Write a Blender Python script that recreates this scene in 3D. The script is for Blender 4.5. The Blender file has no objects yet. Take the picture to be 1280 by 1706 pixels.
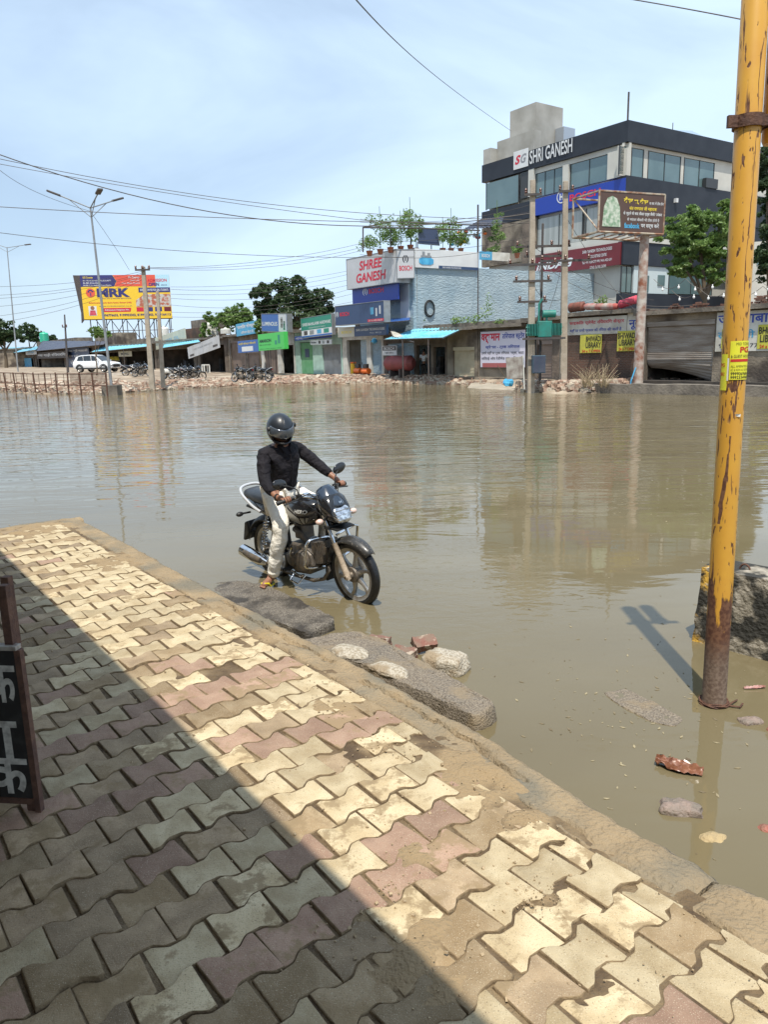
import bpy, bmesh, math, random
from mathutils import Vector, Matrix, noise
random.seed(7)
sc = bpy.context.scene
C = sc.collection
R = math.radians
# ---------------------------------------------------------------- camera, light, exposure
FPX, PITCH, ROLL, CAMH = 1250.0, R(12.06), R(1.4), 1.86      # focal length in photo pixels (1280 x 1706)
_c, _s = math.cos, math.sin
FW = Vector((0, _c(PITCH), -_s(PITCH)))
_r0 = Vector((1, 0, 0)); _u0 = Vector((0, _s(PITCH), _c(PITCH)))
RT = _c(ROLL)*_r0 - _s(ROLL)*_u0
UP = _c(ROLL)*_u0 + _s(ROLL)*_r0
cam = bpy.data.cameras.new('camera'); camo = bpy.data.objects.new('camera', cam); C.objects.link(camo)
m3 = Matrix((RT, UP, -FW)).transposed()
camo.matrix_world = Matrix.Translation((0, 0, CAMH)) @ m3.to_4x4()
cam.sensor_fit = 'VERTICAL'; cam.sensor_height = 36.0; cam.lens = 36.0*FPX/1706.0
cam.clip_start = 0.05; cam.clip_end = 6000
sc.camera = camo
SUN_EL, SUN_DIR = R(67), Vector((0.05, 1.0, 0)).normalized()   # direction in which shadows fall
sv = Vector((SUN_DIR.x*_c(SUN_EL), SUN_DIR.y*_c(SUN_EL), -_s(SUN_EL)))
sun = bpy.data.lights.new('sun', 'SUN'); suno = bpy.data.objects.new('sun', sun); C.objects.link(suno)
sun.energy = 5.0; sun.angle = R(0.6); sun.color = (1.0, 0.94, 0.83)
suno.rotation_euler = sv.to_track_quat('-Z', 'Y').to_euler()
w = bpy.data.worlds.new('World'); sc.world = w; w.use_nodes = True
nt = w.node_tree; nt.nodes.clear()
N = nt.nodes.new; K = nt.links.new
out = N('ShaderNodeOutputWorld'); bg = N('ShaderNodeBackground'); bg.inputs[1].default_value = 0.125
sky = N('ShaderNodeTexSky'); sky.sky_type = 'NISHITA'; sky.sun_disc = False
sky.sun_elevation = SUN_EL; sky.sun_rotation = math.atan2(-SUN_DIR.x, -SUN_DIR.y)
sky.air_density = 1.0; sky.dust_density = 1.4; sky.ozone_density = 1.6; sky.altitude = 200
tc = N('ShaderNodeTexCoord'); mp = N('ShaderNodeMapping'); mp.inputs['Scale'].default_value = (1.4, 1.0, 3.2)
mp.inputs['Rotation'].default_value = (0.1, 0.25, 0.4)
n1 = N('ShaderNodeTexNoise'); n1.inputs['Scale'].default_value = 1.1; n1.inputs['Detail'].default_value = 6
n1.inputs['Roughness'].default_value = 0.55; n1.inputs['Distortion'].default_value = 0.5
cr = N('ShaderNodeValToRGB'); cr.color_ramp.elements[0].position = 0.34; cr.color_ramp.elements[1].position = 0.64
cr.color_ramp.elements[0].color = (0.43, 0.43, 0.43, 1); cr.color_ramp.elements[1].color = (0.97, 0.97, 0.97, 1)
mx = N('ShaderNodeMix'); mx.data_type = 'RGBA'; mx.inputs['B'].default_value = (5.8, 7.4, 9.2, 1)
K(tc.outputs['Generated'], mp.inputs['Vector']); K(mp.outputs[0], n1.inputs['Vector']); K(n1.outputs['Fac'], cr.inputs[0])
K(cr.outputs[0], mx.inputs['Factor']); K(sky.outputs[0], mx.inputs['A']); K(mx.outputs['Result'], bg.inputs[0]); K(bg.outputs[0], out.inputs[0])
sc.view_settings.view_transform = 'Standard'; sc.view_settings.look = 'None'
sc.view_settings.exposure = 0.12; sc.view_settings.gamma = 1.0; sc.view_settings.use_curve_mapping = False
sc.cycles.max_bounces = 8; sc.cycles.transparent_max_bounces = 12
sc.cycles.caustics_reflective = False; sc.cycles.caustics_refractive = False

# ---------------------------------------------------------------- where a point of the photograph lies in the place
def ray(px, py):
    return FW + RT*((px-640)/FPX) + UP*((853-py)/FPX)
def G(px, py, z=0.0):
    d = ray(px, py); t = (z-CAMH)/d.z
    return Vector((d.x*t, d.y*t, z))
def W(px, py, Y):
    d = ray(px, py); t = Y/d.y
    return Vector((d.x*t, Y, CAMH+d.z*t))
WATER = -0.26; FARZ = 0.10

# ---------------------------------------------------------------- materials
def newmat(name):
    m = bpy.data.materials.new(name); m.use_nodes = True
    return m, m.node_tree, m.node_tree.nodes['Principled BSDF']
def mat(name, col, col2=None, scale=6.0, rough=0.7, metal=0.0, bump=0.0, bscale=40.0, detail=5.0, lo=0.35, hi=0.65,
        spec=0.5, coat=0.0, rnd=0.0, col3=None, scale3=1.5, lo3=0.5, hi3=0.62, space='Object', stretch=None, emit=None, alpha=1.0):
    m, nt, b = newmat(name); N = nt.nodes.new; K = nt.links.new
    b.inputs['Base Color'].default_value = (*col, 1); b.inputs['Roughness'].default_value = rough
    b.inputs['Metallic'].default_value = metal; b.inputs['Specular IOR Level'].default_value = spec
    b.inputs['Coat Weight'].default_value = coat; b.inputs['Coat Roughness'].default_value = 0.05
    tc = N('ShaderNodeTexCoord'); vec = tc.outputs['Object']
    if space == 'World':
        g = N('ShaderNodeNewGeometry'); vec = g.outputs['Position']
    if stretch:
        mp = N('ShaderNodeMapping'); mp.inputs['Scale'].default_value = stretch; K(vec, mp.inputs[0]); vec = mp.outputs[0]
    cur = None
    def mixn(a, bcol, fac):
        mx = N('ShaderNodeMix'); mx.data_type = 'RGBA'; K(fac, mx.inputs['Factor'])
        if a is None: mx.inputs['A'].default_value = (*col, 1)
        else: K(a, mx.inputs['A'])
        mx.inputs['B'].default_value = (*bcol, 1)
        return mx.outputs['Result']
    def nz(sc_, lo_, hi_, det=detail):
        n = N('ShaderNodeTexNoise'); n.inputs['Scale'].default_value = sc_; n.inputs['Detail'].default_value = det; K(vec, n.inputs['Vector'])
        mr = N('ShaderNodeMapRange'); mr.inputs['From Min'].default_value = lo_; mr.inputs['From Max'].default_value = hi_; K(n.outputs['Fac'], mr.inputs['Value'])
        return mr.outputs[0]
    if col2: cur = mixn(cur, col2, nz(scale, lo, hi))
    if col3: cur = mixn(cur, col3, nz(scale3, lo3, hi3, 8))
    if rnd:
        oi = N('ShaderNodeObjectInfo'); hs = N('ShaderNodeHueSaturation'); mr = N('ShaderNodeMapRange')
        mr.inputs['To Min'].default_value = 1-rnd; mr.inputs['To Max'].default_value = 1+rnd; K(oi.outputs['Random'], mr.inputs['Value']); K(mr.outputs[0], hs.inputs['Value'])
        if cur is None: hs.inputs['Color'].default_value = (*col, 1)
        else: K(cur, hs.inputs['Color'])
        cur = hs.outputs[0]
    if cur is not None: K(cur, b.inputs['Base Color'])
    if bump:
        n = N('ShaderNodeTexNoise'); n.inputs['Scale'].default_value = bscale; n.inputs['Detail'].default_value = 6; K(vec, n.inputs['Vector'])
        bp = N('ShaderNodeBump'); bp.inputs['Strength'].default_value = bump; bp.inputs['Distance'].default_value = 1.0/bscale; K(n.outputs['Fac'], bp.inputs['Height']); K(bp.outputs[0], b.inputs['Normal'])
    if emit: b.inputs['Emission Color'].default_value = (*col, 1); b.inputs['Emission Strength'].default_value = emit
    if alpha < 1: b.inputs['Alpha'].default_value = alpha
    return m

# ---------------------------------------------------------------- mesh helpers
def catm(pts, k=4):
    P = [Vector(p) for p in pts]; P = [P[0]*2-P[1]]+P+[P[-1]*2-P[-2]]; o = []
    for i in range(1, len(P)-2):
        a, b, c, d = P[i-1:i+3]
        for j in range(k):
            t = j/k; o.append(.5*((2*b)+(c-a)*t+(2*a-5*b+4*c-d)*t*t+(3*b-a-3*c+d)*t**3))
    return o+[P[-2]]
class MB:
    def __init__(s, T=None): s.v = []; s.f = []; s.T = T or Matrix()
    def add(s, vs, fs):
        o = len(s.v); T = s.T
        s.v += [tuple(T @ Vector(p)) for p in vs]; s.f += [tuple(i+o for i in f) for f in fs]; return s
    def box(s, x0, x1, y0, y1, z0, z1, M=None):
        vs = [(x, y, z) for z in (z0, z1) for y in (y0, y1) for x in (x0, x1)]
        if M: vs = [M @ Vector(p) for p in vs]
        return s.add(vs, [(0, 2, 3, 1), (4, 5, 7, 6), (0, 1, 5, 4), (2, 6, 7, 3), (0, 4, 6, 2), (1, 3, 7, 5)])
    def prism(s, poly, ax, a, b):
        n = len(poly)
        def P(p, t): return {'x': (t, p[0], p[1]), 'y': (p[0], t, p[1]), 'z': (p[0], p[1], t)}[ax]
        return s.add([P(p, a) for p in poly]+[P(p, b) for p in poly], [tuple(range(n)), tuple(range(2*n-1, n-1, -1))]+[(i, (i+1) % n, n+(i+1) % n, n+i) for i in range(n)])
    def loft(s, rings, cap=True, closed=True):
        n = len(rings[0]); vs = [p for r in rings for p in r]; fs = []
        for i in range(len(rings)-1):
            for j in range(n if closed else n-1):
                fs.append((i*n+j, i*n+(j+1) % n, (i+1)*n+(j+1) % n, (i+1)*n+j))
        if cap and closed: fs += [tuple(range(n)), tuple(range(len(vs)-1, len(vs)-n-1, -1))]
        return s.add(vs, fs)
    def tube(s, pts, r, n=8, cap=True, flat=1.0, loop=False):
        pts = [Vector(p) for p in pts]; m = len(pts)
        rr = r if isinstance(r, (list, tuple)) else [r]*m
        rings = []; pu = None
        for i in range(m):
            if loop: t = pts[(i+1) % m]-pts[i-1]
            else: t = pts[min(i+1, m-1)]-pts[max(i-1, 0)]
            t.normalize()
            if pu is None: pu = Vector((0, 0, 1)) if abs(t.z) < .9 else Vector((0, 1, 0))
            a = t.cross(pu); a.normalize(); b = a.cross(t); pu = b
            rings.append([tuple(pts[i]+(a*math.cos(2*math.pi*k/n)+b*flat*math.sin(2*math.pi*k/n))*rr[i]) for k in range(n)])
        if loop: rings.append(rings[0])
        return s.loft(rings, cap and not loop)
    def lathe(s, prof, n=24, c=(0, 0, 0), ax='z', ring=False):
        rings = []
        if ring: prof = list(prof)+[prof[0]]
        for r, h in prof:
            ring = []
            for k in range(n):
                a = 2*math.pi*k/n; x, y = r*math.cos(a), r*math.sin(a)
                p = {'z': (x, y, h), 'y': (x, h, y), 'x': (h, x, y)}[ax]
                ring.append((p[0]+c[0], p[1]+c[1], p[2]+c[2]))
            rings.append(ring)
        return s.loft(rings, not ring)
    def ell(s, c, r, n=16, m=10, M=None):
        vs = []; fs = []
        for i in range(m+1):
            th = math.pi*i/m
            for k in range(n):
                a = 2*math.pi*k/n
                p = Vector((r[0]*math.sin(th)*math.cos(a), r[1]*math.sin(th)*math.sin(a), r[2]*math.cos(th)))
                if M: p = M @ p
                vs.append(tuple(p+Vector(c)))
        for i in range(m):
            for k in range(n): fs.append((i*n+k, (i+1)*n+k, (i+1)*n+(k+1) % n, i*n+(k+1) % n))
        return s.add(vs, fs)
    def mesh(s, name, mt, smooth=False, ang=35):
        me = bpy.data.meshes.new(name); me.from_pydata(s.v, [], s.f)
        bm = bmesh.new(); bm.from_mesh(me); bmesh.ops.remove_doubles(bm, verts=bm.verts, dist=1e-5)
        bmesh.ops.recalc_face_normals(bm, faces=bm.faces); bm.to_mesh(me); bm.free()
        if mt: me.materials.append(mt)
        if smooth:
            me.polygons.foreach_set('use_smooth', [True]*len(me.polygons))
            if ang < 180: me.set_sharp_from_angle(angle=R(ang))
        return me
OFF = {}
class Th:
    """a thing: an Empty at its base; its parts are written in the coordinates of M"""
    def __init__(s, name, label, cat, M=None, base=(0, 0, 0), group=None, kind=None):
        M = M or Matrix(); s.e = bpy.data.objects.new(name, None); C.objects.link(s.e); s.e.empty_display_size = .2
        s.e.matrix_world = M @ Matrix.Translation(base); s.T = Matrix.Translation(-Vector(base)); s.M = M
        tag(s.e, label, cat, group, kind)
    def mb(s): return MB(s.T.copy())
    def part(s, name, mb, mt, parent=None, smooth=False, bev=0, label=None, kind=None, ang=35, seg=2):
        o = bpy.data.objects.new(name, mb.mesh(name, mt, smooth, ang)); C.objects.link(o)
        o.parent = parent or s.e
        if bev: addbev(o, bev, seg)
        if label: o['label'] = label
        if kind: o['kind'] = kind
        return o
def addbev(o, wd, seg=2):
    b = o.modifiers.new('bevel', 'BEVEL'); b.width = wd; b.segments = seg; b.limit_method = 'ANGLE'; b.angle_limit = R(40)
def tag(o, label=None, cat=None, group=None, kind=None):
    for k, v in (('label', label), ('category', cat), ('group', group), ('kind', kind)):
        if v: o[k] = v
    return o
def solo(name, label, cat, mb, mt, group=None, kind=None, smooth=False, bev=0, ang=35, M=None, base=None):
    """one mesh that is one thing; its origin is put at its base"""
    if base is None and mb.v:
        xs = [p[0] for p in mb.v]; ys = [p[1] for p in mb.v]; base = Vector(((min(xs)+max(xs))/2, (min(ys)+max(ys))/2, min(p[2] for p in mb.v)))
    base = Vector(base or (0, 0, 0)); mb.v = [tuple(Vector(p)-base) for p in mb.v]
    o = bpy.data.objects.new(name, mb.mesh(name, mt, smooth, ang)); C.objects.link(o)
    o.matrix_world = (M or Matrix()) @ Matrix.Translation(base)
    tag(o, label, cat, group, kind)
    if bev: addbev(o, bev)
    return o
def dup(root, M, label=None, group=None):
    r = root.copy(); C.objects.link(r); r.matrix_world = M
    if label: r['label'] = label
    if group: r['group'] = group
    def rec(a, b):
        for ch in [o for o in KIDS.get(a, [])]:
            c = ch.copy(); C.objects.link(c); c.parent = b; rec(ch, c)
    rec(root, r)
    return r
KIDS = {}
def index_kids(root):
    for o in list(C.objects):
        p = o; anc = []
        while p.parent: p = p.parent; anc.append(p)
        if root in anc: KIDS.setdefault(o.parent, []).append(o)

# ---------------------------------------------------------------- lettering (flat mesh text), fitted to a box
_tc = {}
def textmesh(s, bold=0.0, shear=0.0):
    key = (s, bold, shear)
    if key in _tc: return _tc[key]
    cu = bpy.data.curves.new('lettering', 'FONT'); cu.body = s; cu.size = 1; cu.offset = bold; cu.shear = shear
    cu.resolution_u = 2 if len(s) > 12 else 4; cu.align_x = 'LEFT'
    o = bpy.data.objects.new('lettering_curve', cu); C.objects.link(o)
    dg = bpy.context.evaluated_depsgraph_get(); ev = o.evaluated_get(dg); me = ev.to_mesh()
    vs = [tuple(v.co) for v in me.vertices]; fs = [tuple(p.vertices) for p in me.polygons]
    ev.to_mesh_clear(); bpy.data.objects.remove(o); bpy.data.curves.remove(cu)
    if not vs: vs = [(0, 0, 0), (1, 0, 0), (0, 1, 0)]; fs = [(0, 1, 2)]
    x0 = min(v[0] for v in vs); x1 = max(v[0] for v in vs); y0 = min(v[1] for v in vs); y1 = max(v[1] for v in vs)
    vs = [((v[0]-x0)/(x1-x0), (v[1]-y0)/(y1-y0)) for v in vs]
    _tc[key] = (vs, fs); return _tc[key]
def puttext(mb, s, x0, x1, z0, z1, y=-0.006, bold=0.0, shear=0.0):
    """into mb, in sign coordinates: x right, z up, facing -y"""
    vs, fs = textmesh(s, bold, shear)
    mb.add([(x0+v[0]*(x1-x0), y, z0+v[1]*(z1-z0)) for v in vs], fs)

# ---------------------------------------------------------------- vertical planes that the buildings line up on
class Fac:
    def __init__(s, o, dr):
        s.o = Vector((o[0], o[1], 0)); s.d = Vector((dr[0], dr[1], 0)).normalized(); s.a = Vector((-s.d.y, s.d.x, 0))
        s.M = Matrix(((s.d.x, s.a.x, 0, s.o.x), (s.d.y, s.a.y, 0, s.o.y), (0, 0, 1, 0), (0, 0, 0, 1)))
    def uv(s, px, py, off=0.0):
        d = ray(px, py); c = Vector((0, 0, CAMH)); o = s.o + s.a*off
        t = (o-c).dot(s.a)/d.dot(s.a); p = c+d*t
        return (p-s.o).dot(s.d), p.z
    def rect(s, x0, y0, x1, y1, off=0.0):
        ym = (y0+y1)/2; xm = (x0+x1)/2
        return s.uv(x0, ym, off)[0], s.uv(x1, ym, off)[0], s.uv(xm, y1, off)[1], s.uv(xm, y0, off)[1]
def at(o, yaw=0.0, lean=0.0):
    return Matrix.Translation(o) @ Matrix.Rotation(yaw, 4, 'Z') @ Matrix.Rotation(lean, 4, 'Y')

def skin(mb, pts, edges, sub=2):
    """a continuous body grown over joints: pts name -> (x, y, z, radius or (rx, ry)); the first is the root"""
    names = list(pts); me = bpy.data.meshes.new('sk')
    me.from_pydata([pts[n][:3] for n in names], [(names.index(a), names.index(b)) for a, b in edges], [])
    o = bpy.data.objects.new('sk', me); C.objects.link(o)
    md = o.modifiers.new('s', 'SKIN'); md.use_smooth_shade = True
    if sub: ss = o.modifiers.new('u', 'SUBSURF'); ss.levels = sub; ss.render_levels = sub
    for i, n in enumerate(names):
        r = pts[n][3]; sv_ = me.skin_vertices[0].data[i]; sv_.radius = r if isinstance(r, tuple) else (r, r); sv_.use_root = (i == 0)
    dg = bpy.context.evaluated_depsgraph_get(); ev = o.evaluated_get(dg); m2 = ev.to_mesh()
    vs = [tuple(v.co) for v in m2.vertices]; fs = [tuple(p.vertices) for p in m2.polygons]
    ev.to_mesh_clear(); bpy.data.objects.remove(o); bpy.data.meshes.remove(me)
    mb.add(vs, fs); return mb
def roughen(mb, amp, sc_, seed=0):
    for i, p in enumerate(mb.v):
        q = Vector(p)*sc_+Vector((seed*7.1, seed*3.3, seed)); mb.v[i] = tuple(Vector(p)+noise.noise_vector(q)*amp)
    return mb
def smooth01(a, b, x):
    t = min(max((x-a)/(b-a), 0), 1); return t*t*(3-2*t)
# ================================================================ terrain and water
SH = [(-500, 646), (-100, 651), (0, 652), (90, 657), (180, 656), (300, 648), (480, 640), (640, 639), (760, 641), (850, 645), (872, 653), (960, 656), (1030, 653), (1062, 649), (1160, 650), (1300, 652), (1700, 660)]
SHR = []
for x_, y_ in SH:
    p_ = G(x_, y_, WATER); SHR.append((math.atan2(p_.x, p_.y), math.hypot(p_.x, p_.y)))
def shore(az):
    if az <= SHR[0][0]: return SHR[0][1]
    for (a0, r0_), (a1, r1_) in zip(SHR, SHR[1:]):
        if az <= a1: return r0_+(r1_-r0_)*(az-a0)/(a1-a0)
    return SHR[-1][1]
def ground_z(x, y):
    az = math.atan2(x, y); r = math.hypot(x, y); near_ = smooth01(.17, .2, az)*(1-smooth01(.30, .34, az)); rs = shore(az)+(0.5-.4*near_)*noise.noise(Vector((x*.35, y*.35, 0)))
    z = -0.62 + 0.36*smooth01(rs-6, rs, r) + 0.36*smooth01(rs, rs+2.5-1.9*near_, r)
    if r > rs: z += min((r-rs)*.01, .12)*abs(noise.noise(Vector((x*.8, y*.8, 1))))*2
    if az < -.2 and r > rs: z += .35*smooth01(rs+2, rs+22, r)*smooth01(-.2, -.32, az)
    return z
m_earth = mat('earth', (.30, .23, .165), (.20, .155, .11), scale=1.2, bump=.5, bscale=9, col3=(.40, .33, .25), scale3=.35, rough=.95)
mb = MB(); azs = [R(a) for a in list(range(-180, -42, 6))+[x*.6 for x in range(-70, 71)]+list(range(48, 181, 6))]
rads = [0.5, 10, 20, 25, 27, 28, 29, 30]+[30+.5*i for i in range(1, 70)]+[66+i*2 for i in range(20)]+[110, 130, 160, 220, 400, 900, 3000]
rings = []
for r_ in rads: rings.append([(r_*math.sin(a), r_*math.cos(a), ground_z(r_*math.sin(a), r_*math.cos(a))) for a in azs])
mb.loft(rings, cap=False, closed=False)
solo('ground', 'bare brown earth and flooded road bed', None, mb, m_earth, kind='structure', smooth=True, ang=180, base=(0, 0, 0))

# muddy flood water: opaque silt below, clear wet skin with ripples above
m, nt, b = newmat('flood_water'); N = nt.nodes.new; K = nt.links.new
b.inputs['Roughness'].default_value = 0.035; b.inputs['IOR'].default_value = 1.333
g = N('ShaderNodeNewGeometry'); mp = N('ShaderNodeMapping'); mp.inputs['Scale'].default_value = (.16, .42, 1); mp.inputs['Rotation'].default_value = (0, 0, R(-14)); K(g.outputs['Position'], mp.inputs[0])
n = N('ShaderNodeTexNoise'); n.inputs['Scale'].default_value = .9; n.inputs['Detail'].default_value = 6; n.inputs['Distortion'].default_value = .8; K(mp.outputs[0], n.inputs['Vector'])
cr = N('ShaderNodeValToRGB'); e = cr.color_ramp.elements; e[0].position = .3; e[0].color = (.137, .110, .060, 1); e[1].position = .72; e[1].color = (.178, .148, .087, 1)
K(n.outputs['Fac'], cr.inputs[0]); K(cr.outputs[0], b.inputs['Base Color'])
def wave(scx, scy, rot, det, dist_, strength, prev, mask=None):
    mp = N('ShaderNodeMapping'); mp.inputs['Scale'].default_value = (scx, scy, 1); mp.inputs['Rotation'].default_value = (0, 0, R(rot)); K(g.outputs['Position'], mp.inputs[0])
    n = N('ShaderNodeTexNoise'); n.inputs['Scale'].default_value = 1; n.inputs['Detail'].default_value = det; n.inputs['Distortion'].default_value = .6; K(mp.outputs[0], n.inputs['Vector'])
    bp = N('ShaderNodeBump'); bp.inputs['Strength'].default_value = strength; bp.inputs['Distance'].default_value = dist_; K(n.outputs['Fac'], bp.inputs['Height'])
    if mask:
        ml = N('ShaderNodeMath'); ml.operation = 'MULTIPLY'; ml.inputs[1].default_value = strength; K(mask, ml.inputs[0]); K(ml.outputs[0], bp.inputs['Strength'])
    if prev: K(prev, bp.inputs['Normal'])
    return bp.outputs[0]
# ripples spread in patches (calm near the kerb, livelier further out)
sx = N('ShaderNodeSeparateXYZ'); K(g.outputs['Position'], sx.inputs[0])
mr = N('ShaderNodeMapRange'); mr.inputs['From Min'].default_value = 8.0; mr.inputs['From Max'].default_value = 22.0; mr.inputs['To Min'].default_value = 0.07; K(sx.outputs['Y'], mr.inputs['Value'])
pn = N('ShaderNodeTexNoise'); pn.inputs['Scale'].default_value = .22; pn.inputs['Detail'].default_value = 2; K(g.outputs['Position'], pn.inputs['Vector'])
mr2 = N('ShaderNodeMapRange'); mr2.inputs['From Min'].default_value = .38; mr2.inputs['From Max'].default_value = .6; mr2.inputs['To Min'].default_value = .42; K(pn.outputs['Fac'], mr2.inputs['Value'])
mu = N('ShaderNodeMath'); mu.operation = 'MULTIPLY'; K(mr.outputs[0], mu.inputs[0]); K(mr2.outputs[0], mu.inputs[1])
nn = wave(1.1, 3.2, -8, 2, .036, 1.0, None, mu.outputs[0])
nn = wave(.42, 1.5, 14, 1, .05, 1.0, nn, mu.outputs[0])
nn = wave(3.0, 7.5, 12, 2, .006, 1.0, nn, mu.outputs[0])
dn = N('ShaderNodeVectorMath'); dn.operation = 'DISTANCE'; dn.inputs[1].default_value = (-.4, 6.4, WATER); K(g.outputs['Position'], dn.inputs[0])
mr3 = N('ShaderNodeMapRange'); mr3.inputs['From Min'].default_value = .4; mr3.inputs['From Max'].default_value = 2.6; mr3.inputs['To Min'].default_value = .8; mr3.inputs['To Max'].default_value = 0; K(dn.outputs['Value'], mr3.inputs['Value'])
nn = wave(5.0, 9.0, 38, 2, .008, 1.0, nn, mr3.outputs[0])
nn = wave(.9, 2.0, 20, 3, .004, .6, nn)
K(nn, b.inputs['Normal'])
mb = MB(); mb.add([(-300, -60, WATER), (300, -60, WATER), (300, 120, WATER), (-300, 120, WATER)], [(0, 1, 2, 3)])
solo('water', 'muddy brown flood water covering the road', None, mb, m, kind='structure', base=(0, 0, WATER))

# ================================================================ pavement
KP = [G(1500, 1640), G(1280, 1487), G(1045, 1368), G(830, 1230), G(600, 1104), G(330, 965), G(180, 885), G(128, 860)]   # outer edge of the kerb
KD = (KP[6]-KP[1]).normalized(); KN = Vector((-KD.y, KD.x, 0))       # along the kerb, away from the camera / towards the pavement
if KN.y > 0: KN = -KN
k0 = KP[1]
KW = 0.235
def kerb_off(s_):                                                     # slight wander of the kerb line
    pts = [((p-k0).dot(KD), (p-k0).dot(KN)) for p in KP]
    for (a0, b0), (a1, b1) in zip(pts, pts[1:]):
        if s_ <= a1: return b0+(b1-b0)*max(0, (s_-a0))/(a1-a0)
    return pts[-1][1]
SEND = (KP[7]-k0).dot(KD)
def KS(s_, n_, z=0.0): return k0+KD*s_+KN*n_+Vector((0, 0, z))
m_bed = mat('joint_dirt', (.085, .055, .03), (.16, .11, .06), scale=9, bump=1.0, bscale=60, rough=.95, space='World', col3=(.24, .175, .10), scale3=3)
_nt = m_bed.node_tree; _b = _nt.nodes['Principled BSDF']; _src = _b.inputs['Base Color'].links[0].from_socket; _g = _nt.nodes.new('ShaderNodeNewGeometry'); _sx = _nt.nodes.new('ShaderNodeSeparateXYZ')
_mr = _nt.nodes.new('ShaderNodeMapRange'); _mr.inputs['From Min'].default_value = -.008; _mr.inputs['From Max'].default_value = .002; _mx = _nt.nodes.new('ShaderNodeMix'); _mx.data_type = 'RGBA'; _mx.inputs['B'].default_value = (.30, .215, .12, 1)
_nt.links.new(_g.outputs['Position'], _sx.inputs[0]); _nt.links.new(_sx.outputs['Z'], _mr.inputs['Value']); _nt.links.new(_mr.outputs[0], _mx.inputs['Factor']); _nt.links.new(_src, _mx.inputs['A']); _nt.links.new(_mx.outputs['Result'], _b.inputs['Base Color'])
def pile(x, y):                                                       # where silt has settled over the blocks
    h = 0
    for cx, cy, rx, amp in SILT:
        d2 = ((x-cx)**2+(y-cy)**2)/(rx*rx); h = max(h, amp*(1-d2)) if d2 < 1 else h
    return h
SILT = [(G(800, 1290).x, G(800, 1290).y, .30, .030), (G(700, 1420).x, G(700, 1420).y, .16, .018), (G(700, 1600).x, G(700, 1600).y, .24, .026), (G(900, 1500).x, G(900, 1500).y, .07, .014),
        (G(560, 1175).x, G(560, 1175).y, .2, .018), (G(640, 1240).x, G(640, 1240).y, .14, .016), (G(350, 1020).x, G(350, 1020).y, .3, .018), (G(190, 935).x, G(190, 935).y, .5, .02),
        (G(60, 880).x, G(60, 880).y, .6, .025), (G(450, 1060).x, G(450, 1060).y, .25, .014), (G(620, 1510).x, G(620, 1510).y, .13, .018), (G(880, 1370).x, G(880, 1370).y, .13, .02)]
mb = MB(); rings = []
s_ = -1.6; 
while s_ < SEND-.1:
    row = []; n_ = KW-.06; 
    for j in range(130):
        p = KS(s_, n_+kerb_off(s_)); f = noise.noise(p*6)*.0018+noise.noise(p*22)*.0018
        row.append((p.x, p.y, -.0092+f+pile(p.x, p.y)*(.62+noise.noise(p*9)*.9+noise.noise(p*31)*.4))); n_ += .024
    rings.append(row); s_ += .024
mb.loft(rings, cap=False, closed=False)
pav = Th('pavement', None, None, kind='structure')
pav.e['label'] = 'raised pavement of interlocking cement blocks'
pav.part('joint_dirt', mb, m_bed, smooth=True, ang=180, kind='stuff')
mb = MB(); q = [KS(-2.5, .04), KS(SEND-.05, .1), KS(SEND-.05, 12), KS(-2.5, 12)]
mb.prism([(p.x, p.y) for p in q], 'z', -1.0, -.045)
mb.prism([(p.x, p.y) for p in (KS(-2.5, 3.1), KS(SEND-.1, 3.1), KS(SEND-.1, 11.9), KS(-2.5, 11.9))], 'z', -.044, -.012)
pav.part('foundation', mb, m_bed)
# the blocks: dumbbell outline, two wavy long sides and two straight ends
PL, PW, PA = .216, .161, .0165
m_edge = mat('dirt_caked_edge', (.16, .11, .06), (.26, .19, .11), scale=30, lo=.4, hi=.65, rough=.95, bump=.6, bscale=120, space='World')
def paver_mesh(seed, mt):
    rnd = random.Random(seed); g_ = .0008+rnd.random()*.0008
    prof = [(0, 1), (.13, .97), (.19, .62), (.31, -.62), (.37, -.97), (.63, -.97), (.69, -.62), (.81, .62), (.87, .97), (1, 1)]
    top = [(-PL/2+g_+(PL-2*g_)*t, PW/2-g_+PA*k) for t, k in prof]
    bot = [(x, -y) for x, y in reversed(top)]
    poly = []
    for i, (x, y) in enumerate(top+bot):
        j = .0016; x += rnd.uniform(-j, j); y += rnd.uniform(-j, j)
        if i in (0, 9, 10, 19) and rnd.random() < .3: x -= math.copysign(rnd.uniform(.004, .012), x); y -= math.copysign(rnd.uniform(.003, .01), y)
        poly.append((x, y))
    def inset(d, z, jz=0):
        r_ = []
        for x, y in poly:
            k = 1-d/max(.03, math.hypot(x, y)); r_.append((x*k, y*k, z+rnd.uniform(-jz, jz)))
        return r_
    mb = MB(); n = 20
    rs = [inset(0, -.045), inset(0, -.007), inset(.002, -.0028, .0006), inset(.0048, -.0008, .0004), inset(.010, 0, .0003)]
    mb.loft(rs, cap=False); o = len(mb.v)-n
    mb.f.append(tuple(range(o, o+n)))
    me = mb.mesh('paver', mt, True, 60); me.materials.append(m_edge)
    for p in me.polygons:
        if len(p.vertices) == 4 and min(me.vertices[v].co.z for v in p.vertices) < -.0022: p.material_index = 1
    return me
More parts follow.
